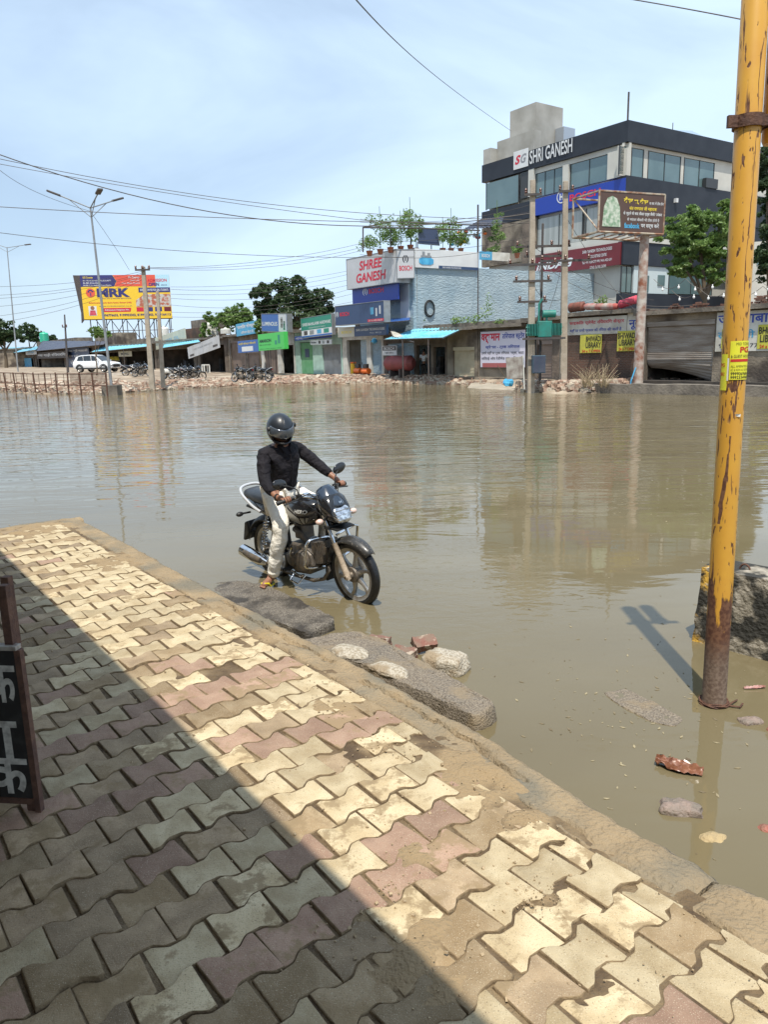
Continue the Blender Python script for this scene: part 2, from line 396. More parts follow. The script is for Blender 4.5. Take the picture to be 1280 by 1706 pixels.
def paver_mat(name, c1, c2, mud):
    """cement block: own colour, per-block tone, grains, mud stains that run on from block to block"""
    m, nt, b = newmat(name); N = nt.nodes.new; K = nt.links.new
    g = N('ShaderNodeNewGeometry'); P = g.outputs['Position']; oi = N('ShaderNodeObjectInfo')
    def nz(sc_, det, lo, hi, off=False, ds=0):
        n = N('ShaderNodeTexNoise'); n.inputs['Scale'].default_value = sc_; n.inputs['Detail'].default_value = det; n.inputs['Distortion'].default_value = ds; K(P, n.inputs['Vector'])
        mr = N('ShaderNodeMapRange'); mr.inputs['From Min'].default_value = lo; mr.inputs['From Max'].default_value = hi; K(n.outputs['Fac'], mr.inputs['Value']); return mr.outputs[0]
    def mx(a, bb, f, mode='MIX'):
        x = N('ShaderNodeMix'); x.data_type = 'RGBA'; x.blend_type = mode
        for inp, val in (('A', a), ('B', bb), ('Factor', f)):
            if isinstance(val, tuple): x.inputs[inp].default_value = (*val, 1)
            elif isinstance(val, float): x.inputs[inp].default_value = val
            else: K(val, x.inputs[inp])
        return x.outputs['Result']
    cur = mx(c1, c2, nz(7, 6, .38, .62, ds=.4))
    rr = N('ShaderNodeMapRange'); rr.inputs['To Min'].default_value = .72; rr.inputs['To Max'].default_value = 1.15; K(oi.outputs['Random'], rr.inputs['Value'])
    hs = N('ShaderNodeHueSaturation'); K(rr.outputs[0], hs.inputs['Value']); K(cur, hs.inputs['Color']); cur = hs.outputs[0]
    cur = mx(cur, (.62, .55, .42), nz(300, 2, .60, .80))
    cur = mx(cur, (.16, .12, .075), nz(210, 2, .60, .76))
    ad = N('ShaderNodeMath'); ad.operation = 'MULTIPLY'; ad.inputs[1].default_value = .22; K(oi.outputs['Random'], ad.inputs[0])
    n = N('ShaderNodeTexNoise'); n.inputs['Scale'].default_value = 7.5; n.inputs['Detail'].default_value = 10; n.inputs['Roughness'].default_value = .70; K(P, n.inputs['Vector'])
    su = N('ShaderNodeMath'); su.operation = 'ADD'; K(n.outputs['Fac'], su.inputs[0]); K(ad.outputs[0], su.inputs[1])
    mr = N('ShaderNodeMapRange'); mr.inputs['From Min'].default_value = mud; mr.inputs['From Max'].default_value = mud+.075; mr.inputs['To Max'].default_value = .85; K(su.outputs[0], mr.inputs['Value'])
    cur = mx(cur, (.27, .195, .11), mr.outputs[0])
    # damp brown smears
    cur = mx(cur, (.19, .135, .075), nz(5, 9, .66, .76, ds=.6))
    tcn = N('ShaderNodeTexCoord')
    K(cur, b.inputs['Base Color']); b.inputs['Roughness'].default_value = .82
    b.inputs['Specular IOR Level'].default_value = .25
    n1 = N('ShaderNodeTexNoise'); n1.inputs['Scale'].default_value = 190; n1.inputs['Detail'].default_value = 4; K(P, n1.inputs['Vector'])
    n2 = N('ShaderNodeTexNoise'); n2.inputs['Scale'].default_value = 28; n2.inputs['Detail'].default_value = 6; K(P, n2.inputs['Vector'])
    b1 = N('ShaderNodeBump'); b1.inputs['Strength'].default_value = .75; b1.inputs['Distance'].default_value = .0022; K(n1.outputs['Fac'], b1.inputs['Height'])
    b2 = N('ShaderNodeBump'); b2.inputs['Strength'].default_value = .8; b2.inputs['Distance'].default_value = .007; K(n2.outputs['Fac'], b2.inputs['Height']); K(b1.outputs[0], b2.inputs['Normal'])
    # pressed chevron print of the mould
    w = N('ShaderNodeTexWave'); w.inputs['Scale'].default_value = 55; w.inputs['Distortion'].default_value = 0; w.bands_direction = 'DIAGONAL'; K(tcn.outputs['Object'], w.inputs['Vector'])
    b3 = N('ShaderNodeBump'); b3.inputs['Strength'].default_value = .12; b3.inputs['Distance'].default_value = .0012; K(w.outputs['Fac'], b3.inputs['Height']); K(b2.outputs[0], b3.inputs['Normal'])
    K(b3.outputs[0], b.inputs['Normal']); return m
pm_cream = paver_mat('cream_block', (.57, .47, .305), (.43, .335, .20), .69)
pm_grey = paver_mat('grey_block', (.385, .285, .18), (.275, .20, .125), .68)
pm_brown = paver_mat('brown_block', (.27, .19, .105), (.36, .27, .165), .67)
pm_red = paver_mat('red_block', (.37, .245, .175), (.30, .19, .135), .67)
PM = {k: [paver_mesh(i*5+hash_, v) for i in range(4)] for hash_, (k, v) in enumerate((('cream', pm_cream), ('grey', pm_grey), ('brown', pm_brown), ('red', pm_red)))}
PMB = {}
cells = []
rowdir = -KN; ang0 = math.atan2(rowdir.y, rowdir.x) + R(1.0)
RD = Vector((math.cos(ang0), math.sin(ang0), 0)); RN = Vector((-RD.y, RD.x, 0))      # along the row, across the rows (away from the camera)
org = G(190/2+0, 1350+490/2)
for j in range(-14, 66):
    for i in range(-16, 14):
        p = org+RD*((i+.5+(j % 2)*.5)*PL)+RN*((j+.5)*PW)
        n_ = (p-k0).dot(KN)-kerb_off((p-k0).dot(KD)); s_ = (p-k0).dot(KD)
        if n_ < KW+.005 or n_ > 7 or s_ > SEND-.32 or s_ < -1.6: continue
        d = p-Vector((0, 0, CAMH)); k = d.dot(FW)
        if k < .5: continue
        px = 640+FPX*d.dot(RT)/k; py = 853-FPX*d.dot(UP)/k
        if not (-130 < px < 1420 and py < 1850): continue
        cells.append((p.length, i, j, p, px, py, n_))
cells.sort(key=lambda c: c[0])
def pick_col(i, j, px, py):
    r = random.random()
    # the two reddish bands across the pavement and a few odd red blocks
    if j in (8, 9): return 'red' if r < .70 else 'cream'
    if j in (4, 5) and r < .55: return 'red'
    if j == 3 and i > 5 and r < .5: return 'red'
    if j in (-3, -2, -1) and r < .16: return 'red'
    if r < .035: return 'red'
    t = smooth01(.5, 1.8, NN_)*.62+smooth01(3.2, 2.0, RR_)*.0  # more grey and brown away from the kerb, darkening the shaded paving by colour
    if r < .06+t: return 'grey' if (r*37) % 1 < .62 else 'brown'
    return 'cream' if r < .9 else ('grey' if r < .95 else 'brown')
rest = {}
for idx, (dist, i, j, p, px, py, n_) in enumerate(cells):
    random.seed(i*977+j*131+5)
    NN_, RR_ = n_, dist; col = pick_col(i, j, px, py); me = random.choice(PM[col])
    near_kerb = n_ < .75 and py > 1200
    jit = .0045 if near_kerb else .0022
    rot = Matrix.Rotation(ang0+random.gauss(0, .024 if near_kerb else .009)+(math.pi if random.random() < .5 and n_ > KW+.12 else 0), 4, 'Z')
    tilt = Matrix.Rotation(random.gauss(0, .016 if near_kerb else .009), 4, 'X') @ Matrix.Rotation(random.gauss(0, .016 if near_kerb else .009), 4, 'Y')
    sag = -.0045*smooth01(.3, 1.0, noise.noise(Vector((p.x*1.3, p.y*1.3, 3)))+.35)
    M = Matrix.Translation(p+Vector((random.gauss(0, jit), random.gauss(0, jit), sag+random.gauss(0, .0036)+.002))) @ tilt @ rot
    if n_ < KW+.118: M = M @ Matrix.Translation((-PL*.25 if True else 0, 0, 0)) @ Matrix.Diagonal((.5, 1, 1, 1))
    if idx < 300:
        o = bpy.data.objects.new('paver', me); C.objects.link(o); o.parent = pav.e; o.matrix_local = M
    else:
        a = rest.setdefault(col, MB()); o_ = len(a.v)
        a.v += [tuple(M @ v.co) for v in me.vertices]; a.f += [tuple(x+o_ for x in q.vertices) for q in me.polygons if q.material_index == 0]
        e_ = rest.setdefault('edge', MB()); oe = len(e_.v); e_.v += [tuple(M @ v.co) for v in me.vertices]; e_.f += [tuple(x+oe for x in q.vertices) for q in me.polygons if q.material_index == 1]
for col, a in rest.items():
    pav.part('far_pavers' if col != 'edge' else 'far_paver_edges', a, m_edge if col == 'edge' else PM[col][0].materials[0], smooth=True, ang=60, kind='stuff')
# kerb: rough cast concrete, rounded, sandy, cracked
m_kerb = mat('kerb_concrete', (.33, .245, .145), (.25, .185, .11), scale=5, rough=.9, bump=1.0, bscale=45, col3=(.185, .16, .115), scale3=1.9, lo3=.47, hi3=.62, space='World')
def kerb_piece(name, s0, s1, seed, wob=1.0, extra=0.0):
    rings = []; n_s = int((s1-s0)/.02); mb = MB()
    prof = [(0.0, -.62), (-.004, -.28), (.0, -.07), (.014, -.026), (.04, -.010)]+[(.04+.0165*i, 0) for i in range(1, 13)]+[(.25, -.010), (.262, -.05)]
    for i in range(n_s+1):
        s_ = s0+(s1-s0)*i/n_s; row = []
        e_ = min(1, min(i, n_s-i)/2.5)
        for jn, (n_, z) in enumerate(prof):
            p = KS(s_, kerb_off(s_)+n_*(1+extra)+(.014*noise.noise(Vector((s_*4, seed, n_)))+.011*noise.noise(Vector((s_*17, seed, 2))))*wob, z)
            p.z += (noise.noise(p*7+Vector((seed, 0, 0)))*.016+noise.noise(p*30)*.007)*(1 if z > -.2 else .3) - (1-e_)*.02
            # crack wandering along the crown
            cn = .13+.05*noise.noise(Vector((s_*2.3, 9, 0)))+.012*noise.noise(Vector((s_*19, 4, 0)))
            if 1.0 < s_ < 4.2 and abs(n_-cn) < .0115 and z == 0 and noise.noise(Vector((s_*1.4, 1, 7))) > -.15: p.z -= .034
            if .15 < s_ < .75 and n_ > .19: p.z -= .03*abs(noise.noise(Vector((s_*3, 2, n_*8))))*2
            row.append(tuple(p))
        rings.append(row)
    mb.loft(rings, cap=True, closed=True)
    return mb
kb = Th('kerb', None, None, kind='structure'); kb.e['label'] = 'rough sandy concrete kerb edging the pavement'
kb.part('kerb_stone', kerb_piece('k', .16, SEND, 3), m_kerb, smooth=True, ang=60, label='long cracked concrete kerb run')
kb.part('kerb_stone', kerb_piece('k', -.62, .145, 11, 1.6, .10), m_kerb, smooth=True, ang=60, label='short loose kerb end by the joint gap')
kb.part('kerb_stone', kerb_piece('k', -1.6, -.635, 5), m_kerb, smooth=True, ang=60)
# end of the pavement beyond: kerb turning left
mb = MB(); rings = []
for i in range(60):
    t = i*.05; row = []
    for n_, z in [(0, -.62), (0, -.03), (.03, -.004), (.1, 0), (.18, -.004), (.21, -.05)]:
        p = KP[7]+KN*(t-.02)-KD*(n_-.03)+Vector((0, 0, z)); p += noise.noise_vector(p*4)*.02; row.append(tuple(p))
    rings.append(row)
mb.loft(rings); kb.part('kerb_return', mb, m_kerb, smooth=True, ang=60)
# scattered chips of mortar and grit on the paving
m_grit = mat('grit', (.42, .32, .20), (.30, .22, .13), scale=60, rough=.95)
mb = MB(); random.seed(3)
for k in range(1300):
    s_ = random.uniform(-.9, 5); n_ = KW+.02+random.random()**1.6*1.3
    if k % 2:
        c = random.choice(SILT); p = Vector((c[0]+random.gauss(0, c[2]*.7), c[1]+random.gauss(0, c[2]*.7), 0))
        if (p-k0).dot(KN)-kerb_off((p-k0).dot(KD)) < KW: continue
    else: p = KS(s_, n_+kerb_off(s_))
    r_ = random.choice((.0015, .002, .003, .003, .006 if random.random() < .4 else .003))
    M = Matrix.Translation((p.x, p.y, pile(p.x, p.y)*.5+r_*.3)) @ Matrix.Rotation(random.random()*6, 4, Vector((random.random(), random.random(), 1)).normalized())
    mb.box(-r_, r_, -r_*.7, r_*.8, -r_*.5, r_*.6, M)
solo('grit', 'loose mortar chips and grit strewn over the paving', None, mb, m_grit, kind='stuff', base=(0, 0, 0))

# ================================================================ blocks, rocks and rubbish at the water's edge
def stone(px, py, z, a, b_, h, rot, seed, amp=.22, sharp=False, n=3, sink=.35):
    """an irregular stone standing on z"""
    c = G(px, py, z); bm = bmesh.new(); bmesh.ops.create_icosphere(bm, subdivisions=n+1, radius=1)
    mb = MB(); vs = []
    for v in bm.verts:
        p = v.co.copy()
        if sharp:                                              # squared-off lump
            k = max(abs(p.x), abs(p.y), abs(p.z)); q = p/k; p = p.lerp(q, .45)
        d = noise.noise(p*1.1+Vector((seed*3.7, seed, 0)))*amp+noise.noise(p*3.1+Vector((seed, 0, 5)))*amp*.4+noise.noise(p*9+Vector((0, seed, 5)))*amp*.12
        p *= 1+d; vs.append(Matrix.Rotation(rot, 3, 'Z') @ Vector((p.x*a, p.y*b_, (p.z+1-sink*2)*h/2))+c)
    mb.add([tuple(v) for v in vs], [tuple(v.index for v in f.verts) for f in bm.faces]); bm.free()
    return mb
def slab(poly, z1, z0, rough_=.012, seed=0, res=.022, round_=.03, tilt=0.0):
    """a rough cast block over a ground outline: fine grid clipped to the outline, edges rounded off"""
    xs = [p.x for p in poly]; ys = [p.y for p in poly]; mb = MB(); n = len(poly)
    c = Vector((sum(xs)/n, sum(ys)/n)); P2 = [Vector((p.x, p.y)) for p in poly]
    # smooth the outline
    dense = []
    for i in range(n):
        a, b_ = P2[i], P2[(i+1) % n]; m_ = max(2, int((b_-a).length/.03))
        dense += [a.lerp(b_, t/m_) for t in range(m_)]
    for _ in range(1): dense = [(dense[i-1]+dense[i]*2+dense[(i+1) % len(dense)])/4 for i in range(len(dense))]
    rings = []
    def rg(k, z, am):
        r_ = []
        for p in dense:
            d = (p-c); L_ = d.length; q = c+d*(1-k/L_ if k < L_*.98 else .02)
            v = Vector((q.x, q.y, z)); v += noise.noise_vector(v*8+Vector((seed, 0, 0)))*am*1.6+noise.noise_vector(v*34)*am*.8+noise.noise_vector(v*75)*am*.45; r_.append(tuple(v))
        return r_
    rings.append(rg(-.015, z0, .01)); 
    for t in range(4): rings.append(rg(-.006, z0+(z1-.03-z0)*(t+1)/4, rough_*1.4))
    rings.append(rg(round_*.35, z1-.008, rough_))
    mxr = min((p-c).length for p in dense)
    k = round_
    for f in [round_*.9]+[mxr*t for t in (.12, .2, .28, .36, .44, .52, .60, .68, .76, .84, .92, .985)]: rings.append(rg(f, z1, rough_))
    mb.loft(rings, cap=True)
    x0_, x1_ = min(xs), max(xs); mb.v = [(x, y, z+tilt*((x-x0_)/(x1_-x0_)-.35)*(1 if z > -.4 else 0)) for x, y, z in mb.v]
    return mb
m_agg = mat('wet_aggregate', (.24, .21, .17), (.08, .066, .052), scale=100, lo=.38, hi=.6, rough=.62, bump=1.0, bscale=70, col3=(.05, .042, .034), scale3=3.5, lo3=.50, hi3=.62, space='World', spec=.35)
m_aggd = mat('pale_aggregate', (.46, .41, .33), (.30, .25, .18), scale=60, lo=.45, hi=.6, rough=.85, bump=.9, bscale=60, col3=(.30, .23, .15), scale3=6, space='World')
m_aggs = mat('grey_aggregate', (.27, .225, .17), (.13, .105, .08), scale=90, lo=.36, hi=.62, rough=.8, bump=1.0, bscale=60, col3=(.24, .185, .12), scale3=4, space='World')
m_brick = mat('wet_brick', (.21, .085, .06), (.20, .14, .10), scale=12, rough=.7, bump=.7, bscale=60, col3=(.42, .34, .26), scale3=9, lo3=.56, space='World')
def gp(pts, z): return [G(x, y, z) for x, y in pts]
solo('concrete_block', 'dark wet gravelly concrete block under the sandalled foot of the rider', 'block',
     slab(gp([(336, 975), (352, 968), (375, 966), (408, 966), (440, 974), (480, 996), (530, 1022), (558, 1038), (560, 1044), (516, 1062), (506, 1062), (440, 1032), (390, 1006)], -.235), -.235, -.56, .009, 1, round_=.010, tilt=.09), m_agg, smooth=True, ang=60)
solo('concrete_block', 'long grey gravelly concrete block lying beside the kerb below the pale stones', 'block',
     slab(gp([(480, 1072), (540, 1056), (590, 1050), (640, 1066), (700, 1097), (760, 1131), (818, 1166), (828, 1173), (820, 1181), (796, 1190), (784, 1190), (700, 1150), (600, 1105)], -.16), -.16, -.56, .009, 2, round_=.010), m_aggs, smooth=True, ang=60)
solo('stone', 'squarish pale stone standing beyond the long grey block near two bricks', 'stone', stone(742, 1116, -.27, .155, .12, .20, -.5, 3, .16, True), m_aggd, smooth=True, ang=50)
solo('stone', 'flat cream mortar lump lying between the kerb and the dark block', 'stone', stone(583, 1092, -.18, .16, .10, .075, -.7, 5, .2, False, sink=.2), m_aggd, smooth=True, ang=50)
solo('stone', 'flat pale stone tucked against the kerb halfway down the long grey block', 'stone', stone(650, 1122, -.18, .15, .075, .07, -.75, 8, .2, False, sink=.2), m_aggd, smooth=True, ang=50)
def brick(px, py, z, rot, tilt, lab, sc_=1.0, seed=0):
    mb = MB(); c = G(px, py, z); M = Matrix.Translation(c) @ Matrix.Rotation(rot, 4, 'Z') @ Matrix.Rotation(tilt, 4, 'X')
    n = 5; bm = bmesh.new(); bmesh.ops.create_cube(bm, size=1); bmesh.ops.subdivide_edges(bm, edges=bm.edges, cuts=n, use_grid_fill=True)
    vs = []
    for v in bm.verts:
        p = Vector((v.co.x*.17*sc_, v.co.y*.10*sc_, v.co.z*.07*sc_)); p += noise.noise_vector(p*20+Vector((seed*5, 0, 0)))*.014
        vs.append(tuple(M @ p))
    mb.add(vs, [tuple(v.index for v in f.verts) for f in bm.faces]); bm.free()
    solo('broken_brick', lab, 'brick', mb, m_brick, smooth=True, ang=50)
brick(707, 1072, -.20, .35, .5, 'broken red brick tipped up behind the squarish pale stone', 1.0, 1)
brick(672, 1090, -.235, -.55, .1, 'half sunk red brick between the grey block and the tipped brick', 1.05, 2)
brick(632, 1068, -.225, -.4, -.15, 'wet dark red brick at the top end of the long grey block', .95, 3)
solo('gravel_slab', 'flat pebbly slab barely breaking the muddy water left of the yellow pole', 'slab',
     slab(gp([(1003, 1153), (1040, 1146), (1090, 1168), (1142, 1198), (1128, 1212), (1085, 1202), (1040, 1180)], WATER+.004), WATER+.006, -.4, .006, 4, round_=.01), m_aggs, smooth=True, ang=60)
m_rock = mat('pinkish_rock', (.27, .20, .165), (.18, .15, .12), scale=14, rough=.6, bump=.8, bscale=50, space='World')
solo('stone', 'small rough brownish stone in the water right of the yellow pole', 'stone', stone(1252, 1213, -.30, .078, .05, .10, .2, 12, .2, True), m_rock, smooth=True, ang=50)
solo('stone', 'grey and pink wet stone in the water just off the kerb', 'stone', stone(1135, 1362, -.30, .105, .06, .125, -.25, 14, .22, True), m_rock, smooth=True, ang=50)
m_och = mat('ochre_stone', (.46, .34, .17), (.33, .25, .14), scale=20, rough=.8, bump=.8, bscale=60, space='World')
solo('stone', 'small ochre stone at the foot of the kerb right corner', 'stone', stone(1187, 1410, -.30, .066, .045, .09, .1, 15, .25), m_och, smooth=True, ang=50)
m_redst = mat('red_stone', (.33, .10, .07), (.24, .12, .08), scale=20, rough=.6, bump=.5, bscale=50, space='World')
solo('stone', 'reddish stone half under water at the right edge below the leaf', 'stone', stone(1275, 1390, -.29, .04, .03, .07, .1, 16, .2), m_redst, smooth=True, ang=50)
solo('stone', 'dark red pebble at the right edge beside the rough brownish stone', 'stone', stone(1284, 1222, -.28, .022, .02, .06, .1, 17, .2), m_redst, smooth=True, ang=50)
# crumpled brown wrapper floating
def crumple(px, py, a, b_, rot, h, seed, mt, name, lab, cat):
    c = G(px, py, WATER+.006); mb = MB(); n = 14; g_ = []
    for i in range(n+1):
        for j in range(n+1):
            u, v = i/n*2-1, j/n*2-1; wd = 1-.55*abs(u)**1.5
            p = Vector((u*a, v*b_*wd, 0)); p.z = abs(noise.noise(Vector((u*2.2+seed, v*2.2, 0))))*h+h*.3*(1-v*v)+abs(noise.noise(Vector((u*6+seed, v*5, 2))))*h*.4
            g_.append(tuple(Matrix.Rotation(rot, 3, 'Z') @ p+c))
    mb.add(g_, [(i*(n+1)+j, (i+1)*(n+1)+j, (i+1)*(n+1)+j+1, i*(n+1)+j+1) for i in range(n) for j in range(n)])
    o = solo(name, lab, cat, mb, mt, smooth=True, ang=25); sd = o.modifiers.new('s', 'SOLIDIFY'); sd.thickness = .0015
m_wrap = mat('brown_foil', (.17, .065, .035), (.27, .12, .07), scale=25, rough=.28, spec=.6)
crumple(1132, 1280, .115, .05, -.55, .05, 2, m_wrap, 'crumpled_wrapper', 'crumpled shiny brown wrapper floating between pole and kerb', 'litter')
m_plas = mat('pink_plastic', (.55, .35, .32), (.35, .15, .12), scale=30, rough=.25)
crumple(1258, 1146, .07, .012, .05, .016, 5, m_plas, 'plastic_scrap', 'thin pinkish plastic scrap floating right of the pole', 'litter')

# scum, leaf bits and straw drifting on the water
mb = MB(); random.seed(21)
for k in range(420):
    px, py = random.uniform(560, 1280), random.uniform(700, 1480)
    if k % 3 == 0: px, py = random.gauss(1010, 90), random.gauss(900, 60)
    if k % 3 == 1: px, py = random.gauss(1060, 120), random.gauss(1180, 60)
    c = G(px, py, WATER+.002); 
    if (c-k0).dot(KN)-kerb_off((c-k0).dot(KD)) > -.03: continue
    s_ = random.choice((.004, .006, .008, .013)); a = random.random()*6.3; u = Vector((math.cos(a), math.sin(a), 0)); v = Vector((-u.y, u.x, 0))
    mb.add([tuple(c-u*s_*1.6), tuple(c-v*s_*.5+u*s_*.3), tuple(c+u*s_*1.5+Vector((0, 0, .002))), tuple(c+v*s_*.6)], [(0, 1, 2, 3)])
solo('floating_debris', 'leaf bits and straw specks drifting on the muddy water', None, mb, mat('debris', (.36, .30, .18), (.10, .07, .04), scale=3, rough=.8), kind='stuff', base=(0, 0, 0))

# ================================================================ yellow pole
def rust_mat(name, paint, z_rust, drips=True):
    m, nt, b = newmat(name); N = nt.nodes.new; K = nt.links.new
    tcn = N('ShaderNodeTexCoord'); P = tcn.outputs['Object']; sx = N('ShaderNodeSeparateXYZ'); K(P, sx.inputs[0])
    def nz(v, sc_, det, ds=0):
        n = N('ShaderNodeTexNoise'); n.inputs['Scale'].default_value = sc_; n.inputs['Detail'].default_value = det; n.inputs['Distortion'].default_value = ds; K(v, n.inputs['Vector']); return n.outputs['Fac']
    def rng(v, a, b_, c=0., d=1.):
        mr = N('ShaderNodeMapRange'); mr.inputs['From Min'].default_value = a; mr.inputs['From Max'].default_value = b_; mr.inputs['To Min'].default_value = c; mr.inputs['To Max'].default_value = d; K(v, mr.inputs['Value']); return mr.outputs[0]
    def op(o_, a, b_):
        x = N('ShaderNodeMath'); x.operation = o_
        for i, v in enumerate((a, b_)):
            if isinstance(v, (int, float)): x.inputs[i].default_value = v
            else: K(v, x.inputs[i])
        return x.outputs[0]
    mp = N('ShaderNodeMapping'); mp.inputs['Scale'].default_value = (34, 34, 3.2); K(P, mp.inputs[0])
    mp2 = N('ShaderNodeMapping'); mp2.inputs['Scale'].default_value = (22, 22, 5.5); K(P, mp2.inputs[0])
    runs = rng(nz(mp.outputs[0], 1, 4, .3), .635, .665)
    chips = rng(nz(mp2.outputs[0], 2.1, 8, .2), .625, .645)
    low = op('ADD', nz(mp2.outputs[0], 1, 6), op('MULTIPLY', rng(sx.outputs['Z'], z_rust-.25, z_rust+.32, .42, -.12), 1))
    lowm = rng(low, .56, .62)
    band = op('ADD', nz(mp2.outputs[0], 1.7, 6), rng(op('ABSOLUTE', op('SUBTRACT', sx.outputs['Z'], 1.95), 0), 0, .28, .16, -.2))
    bandm = rng(band, .60, .64)
    # long peeled streaks that follow the seam of the pipe
    z_ = sx.outputs['Z']; wob = op('MULTIPLY', op('SUBTRACT', nz(mp2.outputs[0], .6, 3), .5), .05)
    front = op('LESS_THAN', sx.outputs['Y'], 0)
    def streak(x0, sl, z0, z1, wd):
        c = op('ADD', op('ADD', op('MULTIPLY', op('SUBTRACT', z_, z0), sl), x0), wob)
        d = op('ABSOLUTE', op('SUBTRACT', sx.outputs['X'], c), 0)
        gap = rng(nz(mp2.outputs[0], 1.3, 5), .40, .52, .25, 1.0)
        m_ = op('LESS_THAN', d, op('MULTIPLY', gap, wd))
        return op('MULTIPLY', op('MULTIPLY', m_, front), op('MULTIPLY', op('GREATER_THAN', z_, z0), op('LESS_THAN', z_, z1)))
    st_ = op('MAXIMUM', streak(-.052, .055, 1.12, 1.62, .008), op('MAXIMUM', streak(-.010, .05, 1.75, 2.25, .006), streak(.006, .012, 2.3, 3.6, .0026)))
    allm = op('MAXIMUM', op('MAXIMUM', op('MAXIMUM', runs, chips), op('MAXIMUM', lowm, bandm)), st_)
    col = N('ShaderNodeMix'); col.data_type = 'RGBA'; K(nz(P, 9, 5), col.inputs['Factor']); col.inputs['A'].default_value = (*paint, 1); col.inputs['B'].default_value = (paint[0]*.85, paint[1]*.72, paint[2]*.8, 1)
    rc = N('ShaderNodeMix'); rc.data_type = 'RGBA'; K(rng(nz(P, 40, 5), .4, .6), rc.inputs['Factor']); rc.inputs['A'].default_value = (.085, .032, .018, 1); rc.inputs['B'].default_value = (.16, .075, .04, 1)
    gy = N('ShaderNodeMix'); gy.data_type = 'RGBA'; K(rng(sx.outputs['Z'], z_rust-.30, z_rust-.12, 1, 0), gy.inputs['Factor']); K(rc.outputs['Result'], gy.inputs['A']); gyc = N('ShaderNodeMix'); gyc.data_type = 'RGBA'; K(rng(nz(P, 55, 6), .38, .62), gyc.inputs['Factor']); gyc.inputs['A'].default_value = (.20, .145, .11, 1); gyc.inputs['B'].default_value = (.115, .075, .055, 1); K(gyc.outputs['Result'], gy.inputs['B'])
    cc = N('ShaderNodeMix'); cc.data_type = 'RGBA'; K(allm, cc.inputs['Factor']); K(col.outputs['Result'], cc.inputs['A']); K(gy.outputs['Result'], cc.inputs['B'])
    K(cc.outputs['Result'], b.inputs['Base Color']); K(rng(allm, 0, 1, .38, .85), b.inputs['Roughness'])
    bp = N('ShaderNodeBump'); bp.inputs['Strength'].default_value = .6; bp.inputs['Distance'].default_value = .003; bp.invert = True; K(allm, bp.inputs['Height']); K(bp.outputs[0], b.inputs['Normal'])
    return m
m_yel = rust_mat('yellow_paint_rusting', (.66, .37, .05), .56)
pb = G(1190, 1172, WATER); pt = W(1261, -25, pb.y+.02)
yp = Th('yellow_pole', 'rusty yellow steel pole rising from the water, pasted with yellow notices', 'pole', M=Matrix.Translation(pb))
ax_ = (pt-pb); tl = ax_.length; axn = ax_.normalized(); qz = Vector((0, 0, 1)).rotation_difference(axn).to_matrix().to_4x4()
yp.e.matrix_world = Matrix.Translation(pb) @ qz
PR = .067
mb = MB(); mb.lathe([(PR*1.06, -.5), (PR*1.06, .02), (PR*1.02, .04), (PR, .3), (PR*.985, 1.2), (PR*.965, 2.2), (PR*.965, tl+.1), (PR*.9, tl+.11)], 40)
pole_o = yp.part('pole_shaft', mb, m_yel, smooth=True)
m_clamp = mat('dark_rust_iron', (.075, .035, .025), (.13, .06, .035), scale=30, rough=.75, bump=.4, bscale=60)
zc_ = (W(1240, 203, pb.y)-pb).dot(axn)
mb = MB(); mb.lathe([(PR*1.02, zc_-.030), (PR*1.14, zc_-.030), (PR*1.14, zc_+.030), (PR*1.02, zc_+.030)], 40, ring=True)
mb.box(-PR-.05, -PR*.9, -.035, -.012, zc_-.028, zc_+.03); mb.box(PR*.8, PR+.22, -.03, .0, zc_-.022, zc_+.03)
yp.part('clamp_band', mb, m_clamp, smooth=True)
mb = MB(); mb.lathe([(.001, zc_-.10), (.05, zc_-.10), (.058, zc_-.08), (.058, tl+.1), (.001, tl+.1)], 32, c=(PR+.085, .03, 0))
yp.part('side_pipe', mb, m_yel, smooth=True)
mb = MB(); mb.lathe([(.059, zc_-.03), (.068, zc_-.03), (.068, zc_+.03), (.059, zc_+.03)], 28, c=(PR+.085, .03, 0), ring=True)
yp.part('clamp_band', mb, m_clamp, smooth=True)
mb = MB(); 
for k in range(5):
    a0 = k*1.3; mb.tube([((PR+.01+.006*math.sin(t*.9+k))*math.cos(a0+t*.35), (PR+.01+.006*math.sin(t*.9+k))*math.sin(a0+t*.35), .006+.006*math.sin(t+k)+.004*k) for t in range(18)], .005, 5)
mb.tube([(.06, -.05, .01), (.12, -.08, .012), (.16, -.03, .008)], .006, 5); mb.tube([(.05, -.06, .01), (.10, -.03, .02), (.15, .02, .008)], .005, 5)
yp.part('wound_wire', mb, m_clamp, smooth=True)
# pasted notices (curved paper hugging the pipe); a0 = angle from the side that faces the camera
m_paper = mat('yellow_paper', (.80, .78, .04), (.72, .70, .05), scale=12, rough=.6)
m_ink = mat('black_ink', (.03, .028, .02), rough=.7); m_inkr = mat('red_ink', (.55, .03, .02), rough=.7); m_inkg = mat('olive_ink', (.16, .15, .02), rough=.7)
m_whitep = mat('white_paper', (.75, .75, .72), rough=.7)
def wrap(mb, flatmb, ac, r_, zc):
    for v in flatmb.v:
        a = ac+v[0]/r_; rr = r_-v[1]; mb.v.append((rr*math.sin(a), -rr*math.cos(a), zc+v[2]))
    o = len(mb.v)-len(flatmb.v); mb.f += [tuple(i+o for i in f) for f in flatmb.f]
def grid(x0, x1, z0, z1, n=10, y=0):
    m_ = MB(); m_.add([(x0+(x1-x0)*i/n, y, z) for z in (z0, z1) for i in range(n+1)], [(i, i+1, n+2+i, n+1+i) for i in range(n)]); return m_
